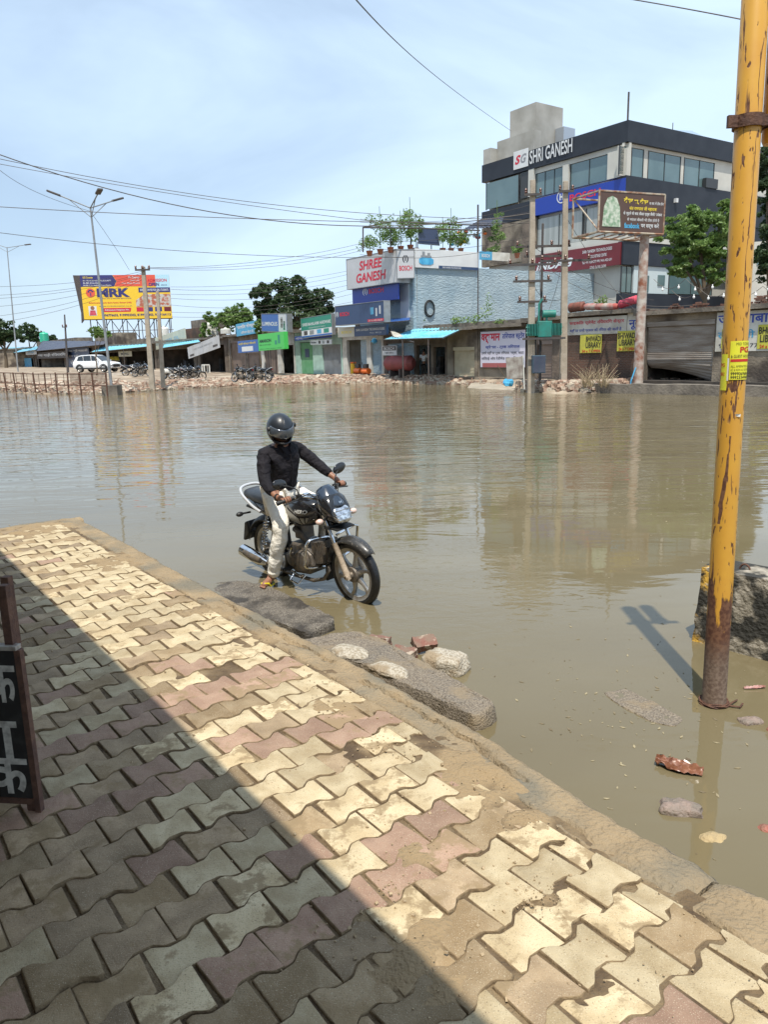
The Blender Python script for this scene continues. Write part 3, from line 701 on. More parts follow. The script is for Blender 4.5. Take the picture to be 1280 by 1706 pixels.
zp1 = (W(1232, 568, pb.y)-pb).dot(axn); zp0 = (W(1227, 632, pb.y)-pb).dot(axn); zm = (zp0+zp1)/2; hh = (zp1-zp0)/2
def notice(ac, lab, wid, zc, hh, lines, pm_=m_paper):
    mb = MB(); wrap(mb, grid(-wid, wid, -hh, hh), ac, PR+.0012, zc); no = yp.part('notice', mb, pm_, label=lab)
    for t, x0, x1, z0, z1, mt, bold in lines:
        f_ = MB(); puttext(f_, t, x0*wid, x1*wid, z0*hh, z1*hh, -.0012, bold); m2 = MB(); wrap(m2, f_, ac, PR+.0012, zc); yp.part('lettering', m2, mt, parent=no)
    return no
no = notice(.10, 'yellow PG and guest house notice with red heading', .058, zm, hh, [
    ('MID TOWN', -.5, .95, .78, .92, m_inkg, .0), ('PG', -.15, .85, .40, .70, m_inkr, .03), ('& GUEST HOUSE', -.9, .98, .14, .29, m_ink, .0),
    ('ALL AMENITIES IN', -.88, .95, -.36, -.24, m_inkg, 0), ('AC & NON AC ROOMS', -.88, .95, -.54, -.42, m_inkg, 0), ('9999069606', -.85, .9, -.76, -.60, m_ink, .01), ('9992334948', -.85, .9, -.95, -.80, m_ink, .01)])
mb = MB(); wrap(mb, grid(-.054, .058, -.07*hh, .07*hh, y=-.0005), .10, PR+.0015, zm+.0*hh); rb = yp.part('red_strip', mb, m_inkr, parent=no)
zq1 = (W(1210, 590, pb.y)-pb).dot(axn); zq0 = (W(1206, 650, pb.y)-pb).dot(axn)
notice(-1.22, 'narrow strip notice at the pole left edge, white torn border', .022, (zq0+zq1)/2, (zq1-zq0)/2, [('9812', -.9, .3, -.2, .0, m_inkr, .02), ('PG', -.9, .3, .3, .5, m_inkr, .02)])
mb = MB(); wrap(mb, grid(-.004, .005, -.055, .065), -.86, PR+.002, (zq0+zq1)/2+.01); yp.part('torn_paper', mb, m_whitep)
zs = (W(1225, 692, pb.y)-pb).dot(axn); mb = MB(); mb.add([(-.005, -PR-.002, zs), (.020, -PR-.002, zs-.004), (.024, -PR-.001, zs+.012), (-.012, -PR-.012, zs+.014)], [(0, 1, 2, 3)]); yp.part('torn_paper', mb, m_whitep)

# ================================================================ concrete barrier block behind the pole
def barrier_mat():
    m, nt, b = newmat('barrier_concrete'); N = nt.nodes.new; K = nt.links.new
    tcn = N('ShaderNodeTexCoord'); P = tcn.outputs['Object']
    def nz(sc_, det, lo, hi, v=P):
        n = N('ShaderNodeTexNoise'); n.inputs['Scale'].default_value = sc_; n.inputs['Detail'].default_value = det; K(v, n.inputs['Vector'])
        mr = N('ShaderNodeMapRange'); mr.inputs['From Min'].default_value = lo; mr.inputs['From Max'].default_value = hi; K(n.outputs['Fac'], mr.inputs['Value']); return mr.outputs[0]
    def mx(a, bb, f):
        x = N('ShaderNodeMix'); x.data_type = 'RGBA'
        for inp, val in (('A', a), ('B', bb), ('Factor', f)):
            if isinstance(val, tuple): x.inputs[inp].default_value = (*val, 1)
            else: K(val, x.inputs[inp])
        return x.outputs['Result']
    sx = N('ShaderNodeSeparateXYZ'); K(P, sx.inputs[0])
    st = N('ShaderNodeMapRange'); st.inputs['From Min'].default_value = .24; st.inputs['From Max'].default_value = .27; st.inputs['To Min'].default_value = 1; st.inputs['To Max'].default_value = 0; K(sx.outputs['X'], st.inputs['Value'])
    cur = mx((.25, .22, .17), (.36, .32, .26), nz(14, 6, .4, .6))
    ye = mx(cur, (.62, .36, .05), nz(11, 6, .42, .50))
    x = N('ShaderNodeMix'); x.data_type = 'RGBA'; K(st.outputs[0], x.inputs['Factor']); K(cur, x.inputs['A']); K(ye, x.inputs['B']); cur = x.outputs['Result']
    cur = mx(cur, (.032, .030, .024), nz(5.5, 9, .42, .50))
    zz = N('ShaderNodeMapRange'); zz.inputs['From Min'].default_value = .22; zz.inputs['From Max'].default_value = .06; K(sx.outputs['Z'], zz.inputs['Value'])
    cur = mx(cur, (.06, .055, .042), zz.outputs[0])
    K(cur, b.inputs['Base Color']); b.inputs['Roughness'].default_value = .85
    n = N('ShaderNodeTexNoise'); n.inputs['Scale'].default_value = 30; n.inputs['Detail'].default_value = 8; K(P, n.inputs['Vector'])
    bp = N('ShaderNodeBump'); bp.inputs['Strength'].default_value = .9; bp.inputs['Distance'].default_value = .03; K(n.outputs['Fac'], bp.inputs['Height']); K(bp.outputs[0], b.inputs['Normal']); return m
m_barr = barrier_mat()
b0 = G(1150, 1068, WATER); b1 = G(1282, 1104, WATER); bd = (b1-b0); bd.z = 0; bd.normalize()
BF = Fac((b0.x, b0.y), (bd.x, bd.y)); zt = W(1165, 942, b0.y+.05).z
bt = Th('concrete_barrier', 'stained concrete barrier with yellow painted end standing in the water behind the pole', 'barrier', M=BF.M, base=(0, 0, WATER-.3))
hb = zt-WATER+.3
bm = bmesh.new(); bmesh.ops.create_cube(bm, size=1); bmesh.ops.subdivide_edges(bm, edges=bm.edges, cuts=18, use_grid_fill=True)
mb = MB(); vs = []
for v in bm.verts:
    u, t, zz = v.co.x+.5, v.co.y+.5, v.co.z+.5
    p = Vector((u*1.9, t*.42, zz*hb)); p.x += .06*zz*(1-2*u)*.5; p.y += .05*zz*(1 if t < .5 else -1)
    a_ = .010 if u < .05 else .005
    p += noise.noise_vector(p*9)*a_*1.2+noise.noise_vector(p*25)*a_*.6
    if u > .22 and u < .26 and t < .02: p.y += .018
    vs.append(tuple(p))
mb.add(vs, [tuple(v.index for v in f.verts) for f in bm.faces]); bm.free()
bt.part('barrier_body', mb, m_barr, smooth=True, ang=50)
mb = MB(); mb.tube([(.27+.035*math.cos(a), .2, hb-.02+.045*math.sin(a)*1.0+.01) for a in [math.pi*i/12 for i in range(13)]], .007, 8)
bt.part('lifting_ring', mb, m_clamp, smooth=True)

# ================================================================ black sign board at the left edge
m_frame = mat('rusty_frame', (.085, .045, .035), (.15, .08, .055), scale=25, rough=.8, bump=.4, bscale=80)
m_board = mat('black_board', (.018, .018, .019), (.045, .045, .045), scale=18, rough=.6, lo=.5, hi=.75)
m_wpaint = mat('white_paint', (.62, .62, .58), (.30, .29, .27), scale=30, rough=.7, lo=.45, hi=.75)
sb = G(66, 1352); yb_ = sb.y
SF = Fac((sb.x, sb.y), (Vector((1, -.12, 0)).normalized().x, Vector((1, -.12, 0)).normalized().y))
sbt = Th('sign_board', 'black painted sign board with white Hindi letters standing at the left edge', 'sign', M=SF.M)
u1, zb_ = SF.uv(64, 1328); _, zt_ = SF.uv(40, 1082)
lean_ = -.075
def lx(z): return lean_*(z-.02)*0.9
mb = sbt.mb(); mb.box(-1.3, -.012, -.012, .012, zb_, zt_); board = sbt.part('panel', mb, m_board, bev=.003)
mb = sbt.mb(); mb.box(-1.3, .004, -.022, .018, zt_, zt_+.02); sbt.part('top_rail', mb, mat('pale_rail', (.42, .40, .36), (.2, .15, .12), scale=30, rough=.6), bev=.003)
mb = sbt.mb(); mb.box(-.012, .014, -.014, .014, .0, zt_); mb.box(-1.3, -.012, -.01, .01, zb_-.03, zb_-.002); sbt.part('leg', mb, m_frame)
for a_, b_, t_ in ((36, 975, -.02), (8, 960, .12)):
    uu, zz = SF.uv(a_-8, b_+4, t_); uu = -.035 if t_ < 0 else -.115; mb = sbt.mb(); mb.box(uu-.018, uu+.018, t_+.016, t_+.05, .0, zz); sbt.part('post', mb, m_frame, bev=.002)
def brect(x0, y0, x1, y1): return SF.rect(x0, y0, x1, y1)
mb = sbt.mb()
for txt, x0, y0, x1, y1 in (('पर्क', -80, 1108, 42, 1195), ('चाा', -100, 1200, 30, 1262), ('खक', -90, 1262, 60, 1325)):
    a0, a1, c0, c1 = SF.rect(x0, y0, x1, y1, -.013); a1 = min(a1, -.02); c0 = max(c0, zb_+.02); c1 = min(c1, zt_-.02)
    puttext(mb, txt, a0, a1, c0, c1, -.0135, .02)
sbt.part('lettering', mb, m_wpaint, parent=board)

# ================================================================ the shop front with its canopy that shades the pavement (left of and behind the camera)
e0, e1 = G(0, 925), G(790, 1706); hc = 3.05; off_ = SUN_DIR*(hc/math.tan(SUN_EL))
c0_, c1_ = Vector((e0.x, e0.y, 0))-off_, Vector((e1.x, e1.y, 0))-off_
cd = (c0_-c1_).normalized(); cn = Vector((-cd.y, cd.x, 0))
if cn.x > 0: cn = -cn
m_plas_w = mat('unseen_plaster_wall', (.50, .46, .38), (.40, .36, .30), scale=3, rough=.9, bump=.3, bscale=20)
m_can = mat('canopy_concrete', (.40, .38, .34), (.30, .28, .25), scale=3, rough=.9)
cf = Th('unseen_shop_building', 'unseen shop front with concrete canopy behind the viewer that shades the pavement', 'building')
q = [c1_-cd*4, c0_+cd*5, c0_+cd*5+cn*2.2, c1_-cd*4+cn*2.2]
mb = MB(); mb.prism([(p.x, p.y) for p in q], 'z', hc, hc+.14); cf.part('canopy', mb, m_can)
q = [c1_-cd*4+cn*2.2, c0_+cd*5+cn*2.2, c0_+cd*5+cn*5, c1_-cd*4+cn*5]
mb = MB(); mb.prism([(p.x, p.y) for p in q], 'z', -.1, 7.5); cf.part('wall', mb, m_plas_w)  # unseen wall, made tall to block sky light from the shaded paving
# ================================================================ motorcycle
m_blk = mat('gloss_black_paint', (.012, .012, .014), rough=.16, coat=.6, bump=.03, bscale=12, col2=(.05, .045, .04), scale=22, lo=.60, hi=.8)
m_visor = mat('tinted_blue_visor', (.02, .032, .055), (.10, .10, .095), scale=28, lo=.56, hi=.85, rough=.16, coat=.7)
m_gry = mat('grey_graphic', (.24, .23, .20), rough=.3, coat=.4)
m_tyre = mat('tyre_rubber', (.010, .010, .011), (.04, .035, .03), scale=14, rough=.32, bump=.3, bscale=60, lo=.58, hi=.85)
m_alloy = mat('alloy_grey', (.42, .40, .37), (.25, .21, .17), scale=16, rough=.35, metal=.6, lo=.45, hi=.75)
m_chrome = mat('chrome', (.75, .75, .76), (.45, .40, .33), scale=20, rough=.14, metal=1.0, lo=.5, hi=.8)
m_silver = mat('silver_white_paint', (.55, .56, .58), rough=.25, metal=.2, coat=.4)
m_dirty = mat('muddy_fork', (.50, .40, .30), (.34, .27, .20), scale=25, rough=.6, bump=.4, bscale=90)
m_eng = mat('engine_grey', (.10, .095, .09), (.20, .16, .12), scale=18, rough=.5, metal=.4, bump=.3, bscale=70)
m_seat = mat('seat_vinyl', (.016, .02, .028), (.03, .034, .04), scale=8, rough=.38, bump=.25, bscale=120)
m_plast = mat('black_plastic', (.016, .016, .016), (.05, .045, .04), scale=15, rough=.5, lo=.55, hi=.8)
m_rubber = mat('grip_rubber', (.012, .012, .012), rough=.6)
m_clearlens = mat('clear_lens', (.72, .52, .44), rough=.08, coat=1.0, spec=.8)
m_reflect = mat('headlight_reflector', (.85, .86, .88), (.35, .36, .38), scale=26, rough=.08, metal=.9, lo=.4, hi=.6)
m_amber = mat('amber_lens', (.75, .32, .16), rough=.15, coat=.8)
m_mud = mat('splashed_mud', (.03, .028, .026), (.42, .36, .28), scale=70, rough=.4, lo=.60, hi=.75, coat=.3)
m_white = mat('white_lettering', (.75, .75, .73), rough=.5)
bx_, by_, ba_ = -1.077, 7.185, -.8266
BM = Matrix.Translation((bx_, by_, -.315)) @ Matrix.Rotation(ba_, 4, 'Z') @ Matrix.Rotation(.097, 4, 'X')
bk = Th('motorcycle', 'black commuter motorcycle with silver grab rail stopped at the water edge under the rider', 'motorcycle', M=BM)
FX = 1.235
def arc(cx, cz, r, a0, a1, n=12):
    return [(cx+r*math.cos(R(a0+(a1-a0)*i/n)), cz+r*math.sin(R(a0+(a1-a0)*i/n))) for i in range(n+1)]
def wheel(cx, tw):
    mb = bk.mb(); mb.lathe([(.232, -tw*.62), (.243, -tw*.8), (.262, -tw), (.282, -tw*.86), (.294, -tw*.45), (.2985, 0), (.294, tw*.45), (.282, tw*.86), (.262, tw), (.243, tw*.8), (.232, tw*.62)], 64, c=(cx, 0, .30), ax='y', ring=True)
    ty = bk.part('tyre', mb, m_tyre, smooth=True, ang=60)
    mb = bk.mb()
    for sgn in (-1, 1): mb.lathe([(.208, sgn*.004), (.210, sgn*.022), (.226, sgn*.026), (.240, sgn*.034), (.241, sgn*.028), (.226, sgn*.016), (.216, sgn*.006)], 48, c=(cx, 0, .30), ax='y', ring=True)
    mb.lathe([(.205, -.022), (.212, -.022), (.212, .022), (.205, .022)], 48, c=(cx, 0, .3), ax='y', ring=True)
    rim = bk.part('rim', mb, m_alloy, smooth=True)
    for k in range(6):
        a = k*math.pi/3+.25; rs = []
        for t, wd, th in ((.03, .030, .030), (.07, .024, .027), (.12, .016, .02), (.17, .015, .017), (.213, .024, .02)):
            sk = a+(.12 if t > .05 else 0)*math.sin((t-.03)/.18*math.pi)
            c = Vector((math.cos(sk)*t, 0, math.sin(sk)*t)); p = Vector((-math.sin(sk), 0, math.cos(sk)))
            rs.append([tuple(c+p*wd*u+Vector((cx, th*v, .3))) for u, v in ((-1, -.6), (-.4, -1), (.4, -1), (1, -.6), (1, .6), (.4, 1), (-.4, 1), (-1, .6))])
        mb = bk.mb(); mb.loft(rs); bk.part('spoke', mb, m_alloy, smooth=True, parent=rim)
    return rim
fr = wheel(FX, .040); rr_ = wheel(0, .046)
mb = bk.mb(); mb.lathe([(.015, -.075), (.03, -.072), (.035, -.05), (.066, -.045), (.072, -.03), (.072, .035), (.05, .045), (.03, .07), (.012, .075)], 28, c=(FX, 0, .3), ax='y'); bk.part('hub', mb, m_eng, smooth=True)
mb = bk.mb(); mb.lathe([(.015, -.11), (.03, -.10), (.04, -.05), (.075, -.045), (.08, -.03), (.08, .04), (.05, .05), (.012, .1)], 28, c=(0, 0, .3), ax='y'); bk.part('hub', mb, m_eng, smooth=True)
ra = Vector((-.42, 0, .907))
for sg in (-1, 1):
    a = Vector((FX, sg*.088, .30)); mb = bk.mb(); p = [a-ra*.03+Vector((.0, 0, 0)), a+ra*.02, a+ra*.10, a+ra*.30, a+ra*.31]
    mb.tube(p, [.022, .03, .025, .024, .029], 14); mb.lathe([(.02, sg*.06), (.024, sg*.115), (.012, sg*.118)], 12, c=(FX, 0, .3), ax='y')
    fk = bk.part('fork_leg', mb, m_dirty, smooth=True, label='muddy lower fork leg')
    mb = bk.mb(); mb.tube([a+ra*.30, a+ra*.66], .0165, 12); bk.part('fork_tube', mb, m_chrome, smooth=True, parent=fk)
mb = bk.mb(); a = Vector((FX, 0, .3))
for t in (.46, .66): c = a+ra*t; mb.box(c.x-.03, c.x+.03, -.115, .115, c.z-.016, c.z+.016)
mb.tube([a+ra*.44-Vector((.05, 0, 0)), a+ra*.68-Vector((.05, 0, 0))], .03, 12); bk.part('fork_clamp', mb, m_plast, bev=.006)
# front mudguard
def guard(cx, r_, a0, a1, w0, w1, name, mt, par=None, drop=.045, n=18):
    rs = []
    for i in range(n+1):
        t = i/n; a = R(a0+(a1-a0)*t); wd = w0+(w1-w0)*abs(2*t-1)**2
        rs.append([(cx+(r_-drop*abs(u)**2.4)*math.cos(a), u*wd, .3+(r_-drop*abs(u)**2.4)*math.sin(a)) for u in [x/5 for x in range(-5, 6)]])
    mb = bk.mb(); mb.loft(rs, cap=False, closed=False); o = bk.part(name, mb, mt, smooth=True, ang=80, parent=par)
    sd = o.modifiers.new('s', 'SOLIDIFY'); sd.thickness = .006; return o
guard(FX, .345, 42, 172, .082, .055, 'front_mudguard', m_mud)
guard(0, .355, 62, 168, .085, .075, 'rear_mudguard', m_plast)
mb = bk.mb(); mb.prism([(-.36, .54), (-.31, .56), (-.30, .44), (-.40, .34), (-.43, .345)], 'y', -.07, .07); bk.part('mud_flap', mb, m_plast, bev=.01)
mb = bk.mb(); mb.prism([(.90, .34), (.93, .34), (.90, .18), (.88, .18)], 'y', -.06, .06); bk.part('mud_flap', mb, m_rubber)
# headlight cowl with visor
def sup(x, zc, hw, hh_, n=20, e=2.6, tilt=0):
    r_ = []
    for k in range(n):
        a = 2*math.pi*k/n; cc, s2 = math.cos(a), math.sin(a)
        r_.append((x+tilt*s2*hh_, hw*math.copysign(abs(cc)**(2/e), cc), zc+hh_*math.copysign(abs(s2)**(2/e), s2)))
    return r_
mb = bk.mb(); mb.loft([sup(.90, .93, .05, .05), sup(.93, .92, .10, .085), sup(.99, .90, .125, .115), sup(1.07, .875, .125, .12), sup(1.125, .845, .112, .10, tilt=-.2), sup(1.145, .835, .10, .085, tilt=-.3)])
cowl = bk.part('headlight_cowl', mb, m_blk, smooth=True, ang=60)
mb = bk.mb(); mb.loft([sup(1.118, .838, .10, .082, tilt=-.42), sup(1.150, .830, .096, .076, tilt=-.42), sup(1.172, .826, .075, .057, tilt=-.42), sup(1.182, .824, .035, .026, tilt=-.42)])
hl = bk.part('headlight', mb, m_reflect, smooth=True, ang=60, parent=None)
mb = bk.mb()
for zz, w0_ in ((.868, .075), (.83, .09), (.79, .078)): mb.box(1.168-.42*(zz-.83), 1.180-.42*(zz-.83), -w0_, w0_, zz-.002, zz+.002)
bk.part('lens_rib', mb, m_chrome, parent=hl)
rs = []
for i in range(9):
    t = i/8; x = 1.150-.17*t**1.15; z = .905+.165*t; hw = .100-.006*t+.020*math.sin(t*3.1)-.022*t**8
    rs.append([(x-.07*abs(u)**2.0, u*hw, z-.012*abs(u)**2*(1-t)-.05*abs(u)**3*t*t) for u in [k/6 for k in range(-6, 7)]])
mb = bk.mb(); mb.loft(rs, cap=False, closed=False); vz = bk.part('visor', mb, m_visor, smooth=True, ang=80); sd = vz.modifiers.new('s', 'SOLIDIFY'); sd.thickness = .008
mb = bk.mb(); puttext(mb, 'H', -.012, .012, 0, .02, 0, .02)
mb.v = [tuple((1.1405+.004+ -.35*(p[2]), p[0], .925+p[2])) for p in mb.v]; bk.part('emblem', mb, m_chrome, parent=vz)
mb = bk.mb(); mb.prism([(1.10, .72), (1.175, .712), (1.175, .70), (1.07, .705)], 'y', -.10, .10); bk.part('number_plate_bracket', mb, m_plast)
mb = bk.mb(); mb.prism([(.92, .86), (1.02, .80), (1.10, .745), (1.06, .72), (.97, .73), (.91, .78)], 'y', -.075, .075); bk.part('cowl_lower', mb, m_blk, bev=.015)
mb = bk.mb(); mb.box(.90, .985, -.075, .075, .965, 1.01); mb.lathe([(.045, 0), (.045, .02), (.03, .024)], 16, c=(.93, 0, 1.0)); bk.part('instrument_pod', mb, m_plast, bev=.012)
for sg in (-1, 1):
    mb = bk.mb(); mb.tube([(1.05, sg*.09, .80), (1.055, sg*.165, .795)], .010, 8); st_ = bk.part('indicator_stalk', mb, m_plast, smooth=True)
    mb = bk.mb(); mb.ell((1.068, sg*.19, .795), (.028, .036, .026), 16, 10); bk.part('indicator', mb, m_clearlens if sg < 0 else m_clearlens, smooth=True, ang=180)
    mb = bk.mb(); mb.ell((1.060, sg*.19, .795), (.030, .033, .022), 14, 8); bk.part('amber_bulb', mb, m_amber, smooth=True, ang=180, parent=st_)
    mb = bk.mb(); mb.tube([(-.16, sg*.10, .685), (-.17, sg*.18, .69)], .010, 8); mb.ell((-.175, sg*.215, .69), (.028, .04, .024), 14, 8); bk.part('rear_indicator', mb, m_plast, smooth=True)
# handlebar, grips, levers, mirrors
hb_ = [(.755, -.36, .965), (.80, -.24, .985), (.855, -.16, .985), (.885, -.07, .945), (.89, 0, .935), (.885, .07, .945), (.855, .16, .985), (.80, .24, .985), (.755, .36, .965)]
mb = bk.mb(); mb.tube(catm(hb_, 4), .0115, 10); bk.part('handlebar', mb, m_chrome, smooth=True)
for sg in (-1, 1):
    mb = bk.mb(); mb.tube([(.802, sg*.235, .985), (.752, sg*.372, .964)], .0175, 12); mb.tube([(.757, sg*.36, .966), (.748, sg*.385, .962)], .021, 12); bk.part('grip', mb, m_rubber, smooth=True)
    mb = bk.mb(); mb.tube([(.85, sg*.19, .99), (.85, sg*.24, .975), (.815, sg*.36, .95)], .007, 6); mb.box(.815, .855, sg*.205-.02, sg*.205+.02, .965, 1.01); bk.part('lever', mb, m_plast, smooth=True)
    mb = bk.mb(); mb.tube([(.835, sg*.20, 1.0), (.83, sg*.215, 1.06), (.79, sg*.27, 1.095), (.765, sg*.31, 1.105)], .006, 8); sk_ = bk.part('mirror_stalk', mb, m_plast, smooth=True)
    mb = bk.mb(); mb.ell((.755, sg*.335, 1.12), (.018, .078, .047), 20, 10, Matrix.Rotation(sg*.25, 3, 'X')); bk.part('mirror', mb, m_blk, smooth=True, ang=180, parent=sk_)
mb = bk.mb()
mb.tube([(.83, -.2, .98), (.93, -.16, 1.02), (.99, -.1, .95), (.98, -.06, .85)], .005, 6); mb.tube([(.82, -.22, .975), (.95, -.2, .93), (1.0, -.11, .82)], .005, 6); mb.tube([(.83, .2, .98), (.93, .16, 1.03), (.99, .1, .95)], .005, 6)
bk.part('cable', mb, m_rubber, smooth=True)
# tank, seat, side panels, tail
mb = bk.mb(); mb.loft([sup(.34, .80, .055, .05, e=2.4), sup(.38, .80, .10, .085), sup(.46, .80, .135, .115), sup(.58, .795, .155, .135), sup(.70, .80, .158, .14), sup(.79, .805, .14, .125), sup(.86, .815, .10, .09), sup(.885, .82, .06, .055)])
tank = bk.part('tank', mb, m_blk, smooth=True, ang=60)
mb = bk.mb(); mb.lathe([(.038, 0), (.038, .012), (.03, .018), (.001, .019)], 20, c=(.66, 0, .935)); bk.part('filler_cap', mb, m_chrome, smooth=True, parent=tank)
def tank_y(x, z):
    T_s = [(.34, .055, .05), (.38, .10, .085), (.46, .135, .115), (.58, .155, .135), (.70, .158, .14), (.79, .14, .125), (.86, .10, .09), (.885, .06, .055), (1.2, .06, .055)]
    for (xa, wa, ha), (xb, wb, hb2) in zip(T_s, T_s[1:]):
        if x <= xb: f_ = max(0, (x-xa)/(xb-xa)); hw = wa+(wb-wa)*f_; hh_ = ha+(hb2-ha)*f_; break
    t = min(.985, abs(z-.80)/hh_); return hw*(1-t**2.6)**(1/2.6)
def on_tank(name, polyf, mt, lift=.006, sg=-1):
    mb = bk.mb(); vs, fs = polyf; mb.add([(x, sg*(tank_y(x, z)+lift), z) for x, z in vs], fs); bk.part(name, mb, mt, parent=tank, smooth=True, ang=80)
def quadgrid(p00, p10, p11, p01, n=8, m_=5):
    vs = []; P = [Vector(p) for p in (p00, p10, p11, p01)]
    for j in range(m_+1):
        for i in range(n+1):
            a = P[0].lerp(P[1], i/n); b_ = P[3].lerp(P[2], i/n); q = a.lerp(b_, j/m_); vs.append((q.x, q.y))
    return vs, [(j*(n+1)+i, j*(n+1)+i+1, (j+1)*(n+1)+i+1, (j+1)*(n+1)+i) for j in range(m_) for i in range(n)]
for sg in (-1, 1):
    on_tank('tank_graphic', quadgrid((.50, .745), (.73, .70), (.72, .765), (.53, .845)), m_gry, .006, sg)
    on_tank('tank_graphic', quadgrid((.742, .705), (.765, .712), (.785, .772), (.735, .768)), m_gry, .006, sg)
    on_tank('tank_graphic', quadgrid((.78, .722), (.80, .735), (.825, .775), (.80, .775)), m_gry, .006, sg)
tv, tf = textmesh('HERO', .02, .2); on_tank('lettering', ([(.675+v[0]*.145, .812+v[1]*.034) for v in tv], tf), m_white, .008, -1)
tv, tf = textmesh('HERO', .02, .2); on_tank('lettering', ([(.82-v[0]*.145, .812+v[1]*.034) for v in tv], tf), m_white, .008, 1)
mb = bk.mb(); mb.loft([sup(-.26, .865, .06, .03, e=3), sup(-.22, .862, .11, .045, e=3), sup(-.08, .850, .13, .055, e=3), sup(.10, .842, .135, .055, e=3), sup(.18, .820, .125, .045, e=3), sup(.30, .815, .115, .045, e=3), sup(.42, .83, .10, .04, e=3), sup(.47, .85, .07, .028, e=3)])
bk.part('seat', mb, m_seat, smooth=True, ang=60)
mb = bk.mb(); mb.loft([sup(-.27, .80, .04, .03), sup(-.20, .785, .09, .045), sup(-.05, .765, .125, .06), sup(.12, .745, .135, .075), sup(.28, .72, .13, .09), sup(.40, .70, .105, .09), sup(.46, .70, .06, .06)])
tail = bk.part('side_panel', mb, m_blk, smooth=True, ang=60)
mb = bk.mb(); mb.v = []; 
for i, (t, hgt) in enumerate((('SPLENDOR', .018), ('i3S', .012))):
    f_ = MB(); puttext(f_, t, -.10+i*.03, .03, .755-i*.024, .755-i*.024+hgt, 0, .01)
    o_ = len(mb.v); mb.v += [(p[0], -.139+.0*p[0], p[2]) for p in f_.v]; mb.f += [tuple(k+o_ for k in q_) for q_ in f_.f]
for k_ in range(len(mb.v)): p = mb.v[k_]; mb.v[k_] = (p[0], -(.128+.05*(p[0]+.05))-.006, p[2])
bk.part('lettering', mb, m_white, parent=tail)
gr_ = [(.10, -.150, .735), (.0, -.155, .77), (-.10, -.155, .82), (-.20, -.145, .875), (-.27, -.10, .915), (-.295, 0, .925), (-.27, .10, .915), (-.20, .145, .875), (-.10, .155, .82), (.0, .155, .77), (.10, .15, .735)]
mb = bk.mb(); mb.tube(catm(gr_, 4), .0145, 12); bk.part('grab_rail', mb, m_silver, smooth=True)
mb = bk.mb(); mb.ell((-.30, 0, .80), (.03, .07, .035), 16, 8); bk.part('tail_light', mb, mat('tail_lens', (.35, .01, .008), rough=.15, coat=.7), smooth=True, ang=180)
# frame, engine, exhaust
mb = bk.mb()
mb.tube([(.95, 0, .80), (.88, 0, .50), (.80, 0, .27)], .02, 10)
for sg in (-1, 1):
    mb.tube([(.92, sg*.03, .82), (.60, sg*.05, .70), (.38, sg*.07, .66), (-.22, sg*.09, .74)], .014, 8); mb.tube([(.40, sg*.07, .66), (.42, sg*.08, .38), (.46, sg*.08, .26)], .016, 8)
    mb.tube([(.44, sg*.085, .35), (.0, sg*.095, .30)], .018, 8)
bk.part('frame', mb, m_plast, smooth=True)
mb = bk.mb(); mb.loft([[(x, y*.13*s_, z) for x, y, z in q] for s_, q in ((1, [(.44, -1, .25), (.42, -1, .40), (.50, -1, .50), (.66, -1, .50), (.78, -1, .42), (.80, -1, .30), (.72, -1, .22), (.52, -1, .20)]), (1, [(.44, 1, .25), (.42, 1, .40), (.50, 1, .50), (.66, 1, .50), (.78, 1, .42), (.80, 1, .30), (.72, 1, .22), (.52, 1, .20)]))])
eng = bk.part('engine', mb, m_eng, bev=.02)
mb = bk.mb(); mb.lathe([(.105, -.13), (.105, -.145), (.085, -.165), (.03, -.172), (.001, -.172)], 30, c=(.66, 0, .35), ax='y'); mb.lathe([(.07, -.13), (.07, -.15), (.05, -.16), (.001, -.162)], 24, c=(.50, 0, .34), ax='y')
mb.lathe([(.105, .13), (.105, .145), (.08, .165), (.001, .17)], 30, c=(.62, 0, .35), ax='y'); bk.part('engine_cover', mb, m_eng, smooth=True, parent=eng)
mb = bk.mb()
for k in range(8): x = .76+.022*k; mb.box(x, x+.008, -.105+abs(k-4)*.004, .105-abs(k-4)*.004, .33+.004*k, .53+.004*k)
mb.box(.76, .95, -.06, .06, .37, .50); bk.part('cooling_fins', mb, m_eng, parent=eng)
mb = bk.mb(); mb.tube([(.70, -.07, .52), (.60, -.09, .60), (.52, -.08, .62)], .028, 10); mb.box(.50, .62, -.07, .07, .52, .66); bk.part('carburettor', mb, m_eng, bev=.01, parent=eng)
mb = bk.mb(); mb.tube([(.90, -.03, .36), (.93, -.05, .28), (.88, -.08, .20), (.75, -.10, .165), (.45, -.12, .17), (.20, -.165, .22), (.12, -.185, .25)], .018, 12); bk.part('exhaust_pipe', mb, m_eng, smooth=True)
mb = bk.mb(); mb.tube([(.16, -.19, .245), (.10, -.195, .255), (.06, -.20, .26), (-.15, -.205, .30), (-.225, -.21, .315), (-.24, -.21, .318)], [.025, .045, .056, .060, .058, .045], 20); mf = bk.part('muffler', mb, m_chrome, smooth=True)
mb = bk.mb(); mb.tube([(.12, -.245, .28), (.0, -.262, .30), (-.12, -.265, .325)], [.018, .024, .018], 10, flat=1.6); bk.part('heat_shield', mb, m_eng, smooth=True, parent=mf)
mb = bk.mb(); mb.tube(catm([(.98, -.04, .60), (.99, -.12, .625), (.995, -.24, .64), (.99, -.285, .62), (.965, -.30, .56), (.93, -.30, .44), (.915, -.29, .395), (.90, -.24, .36), (.89, -.12, .33), (.86, -.04, .30)], 3), .0125, 10); bk.part('crash_guard', mb, m_chrome, smooth=True)
mb = bk.mb(); mb.tube([(.98, .04, .60), (.995, .24, .64), (.99, .285, .62), (.93, .30, .44), (.91, .28, .385), (.86, .04, .30)], .0125, 10); bk.part('crash_guard', mb, m_chrome, smooth=True)
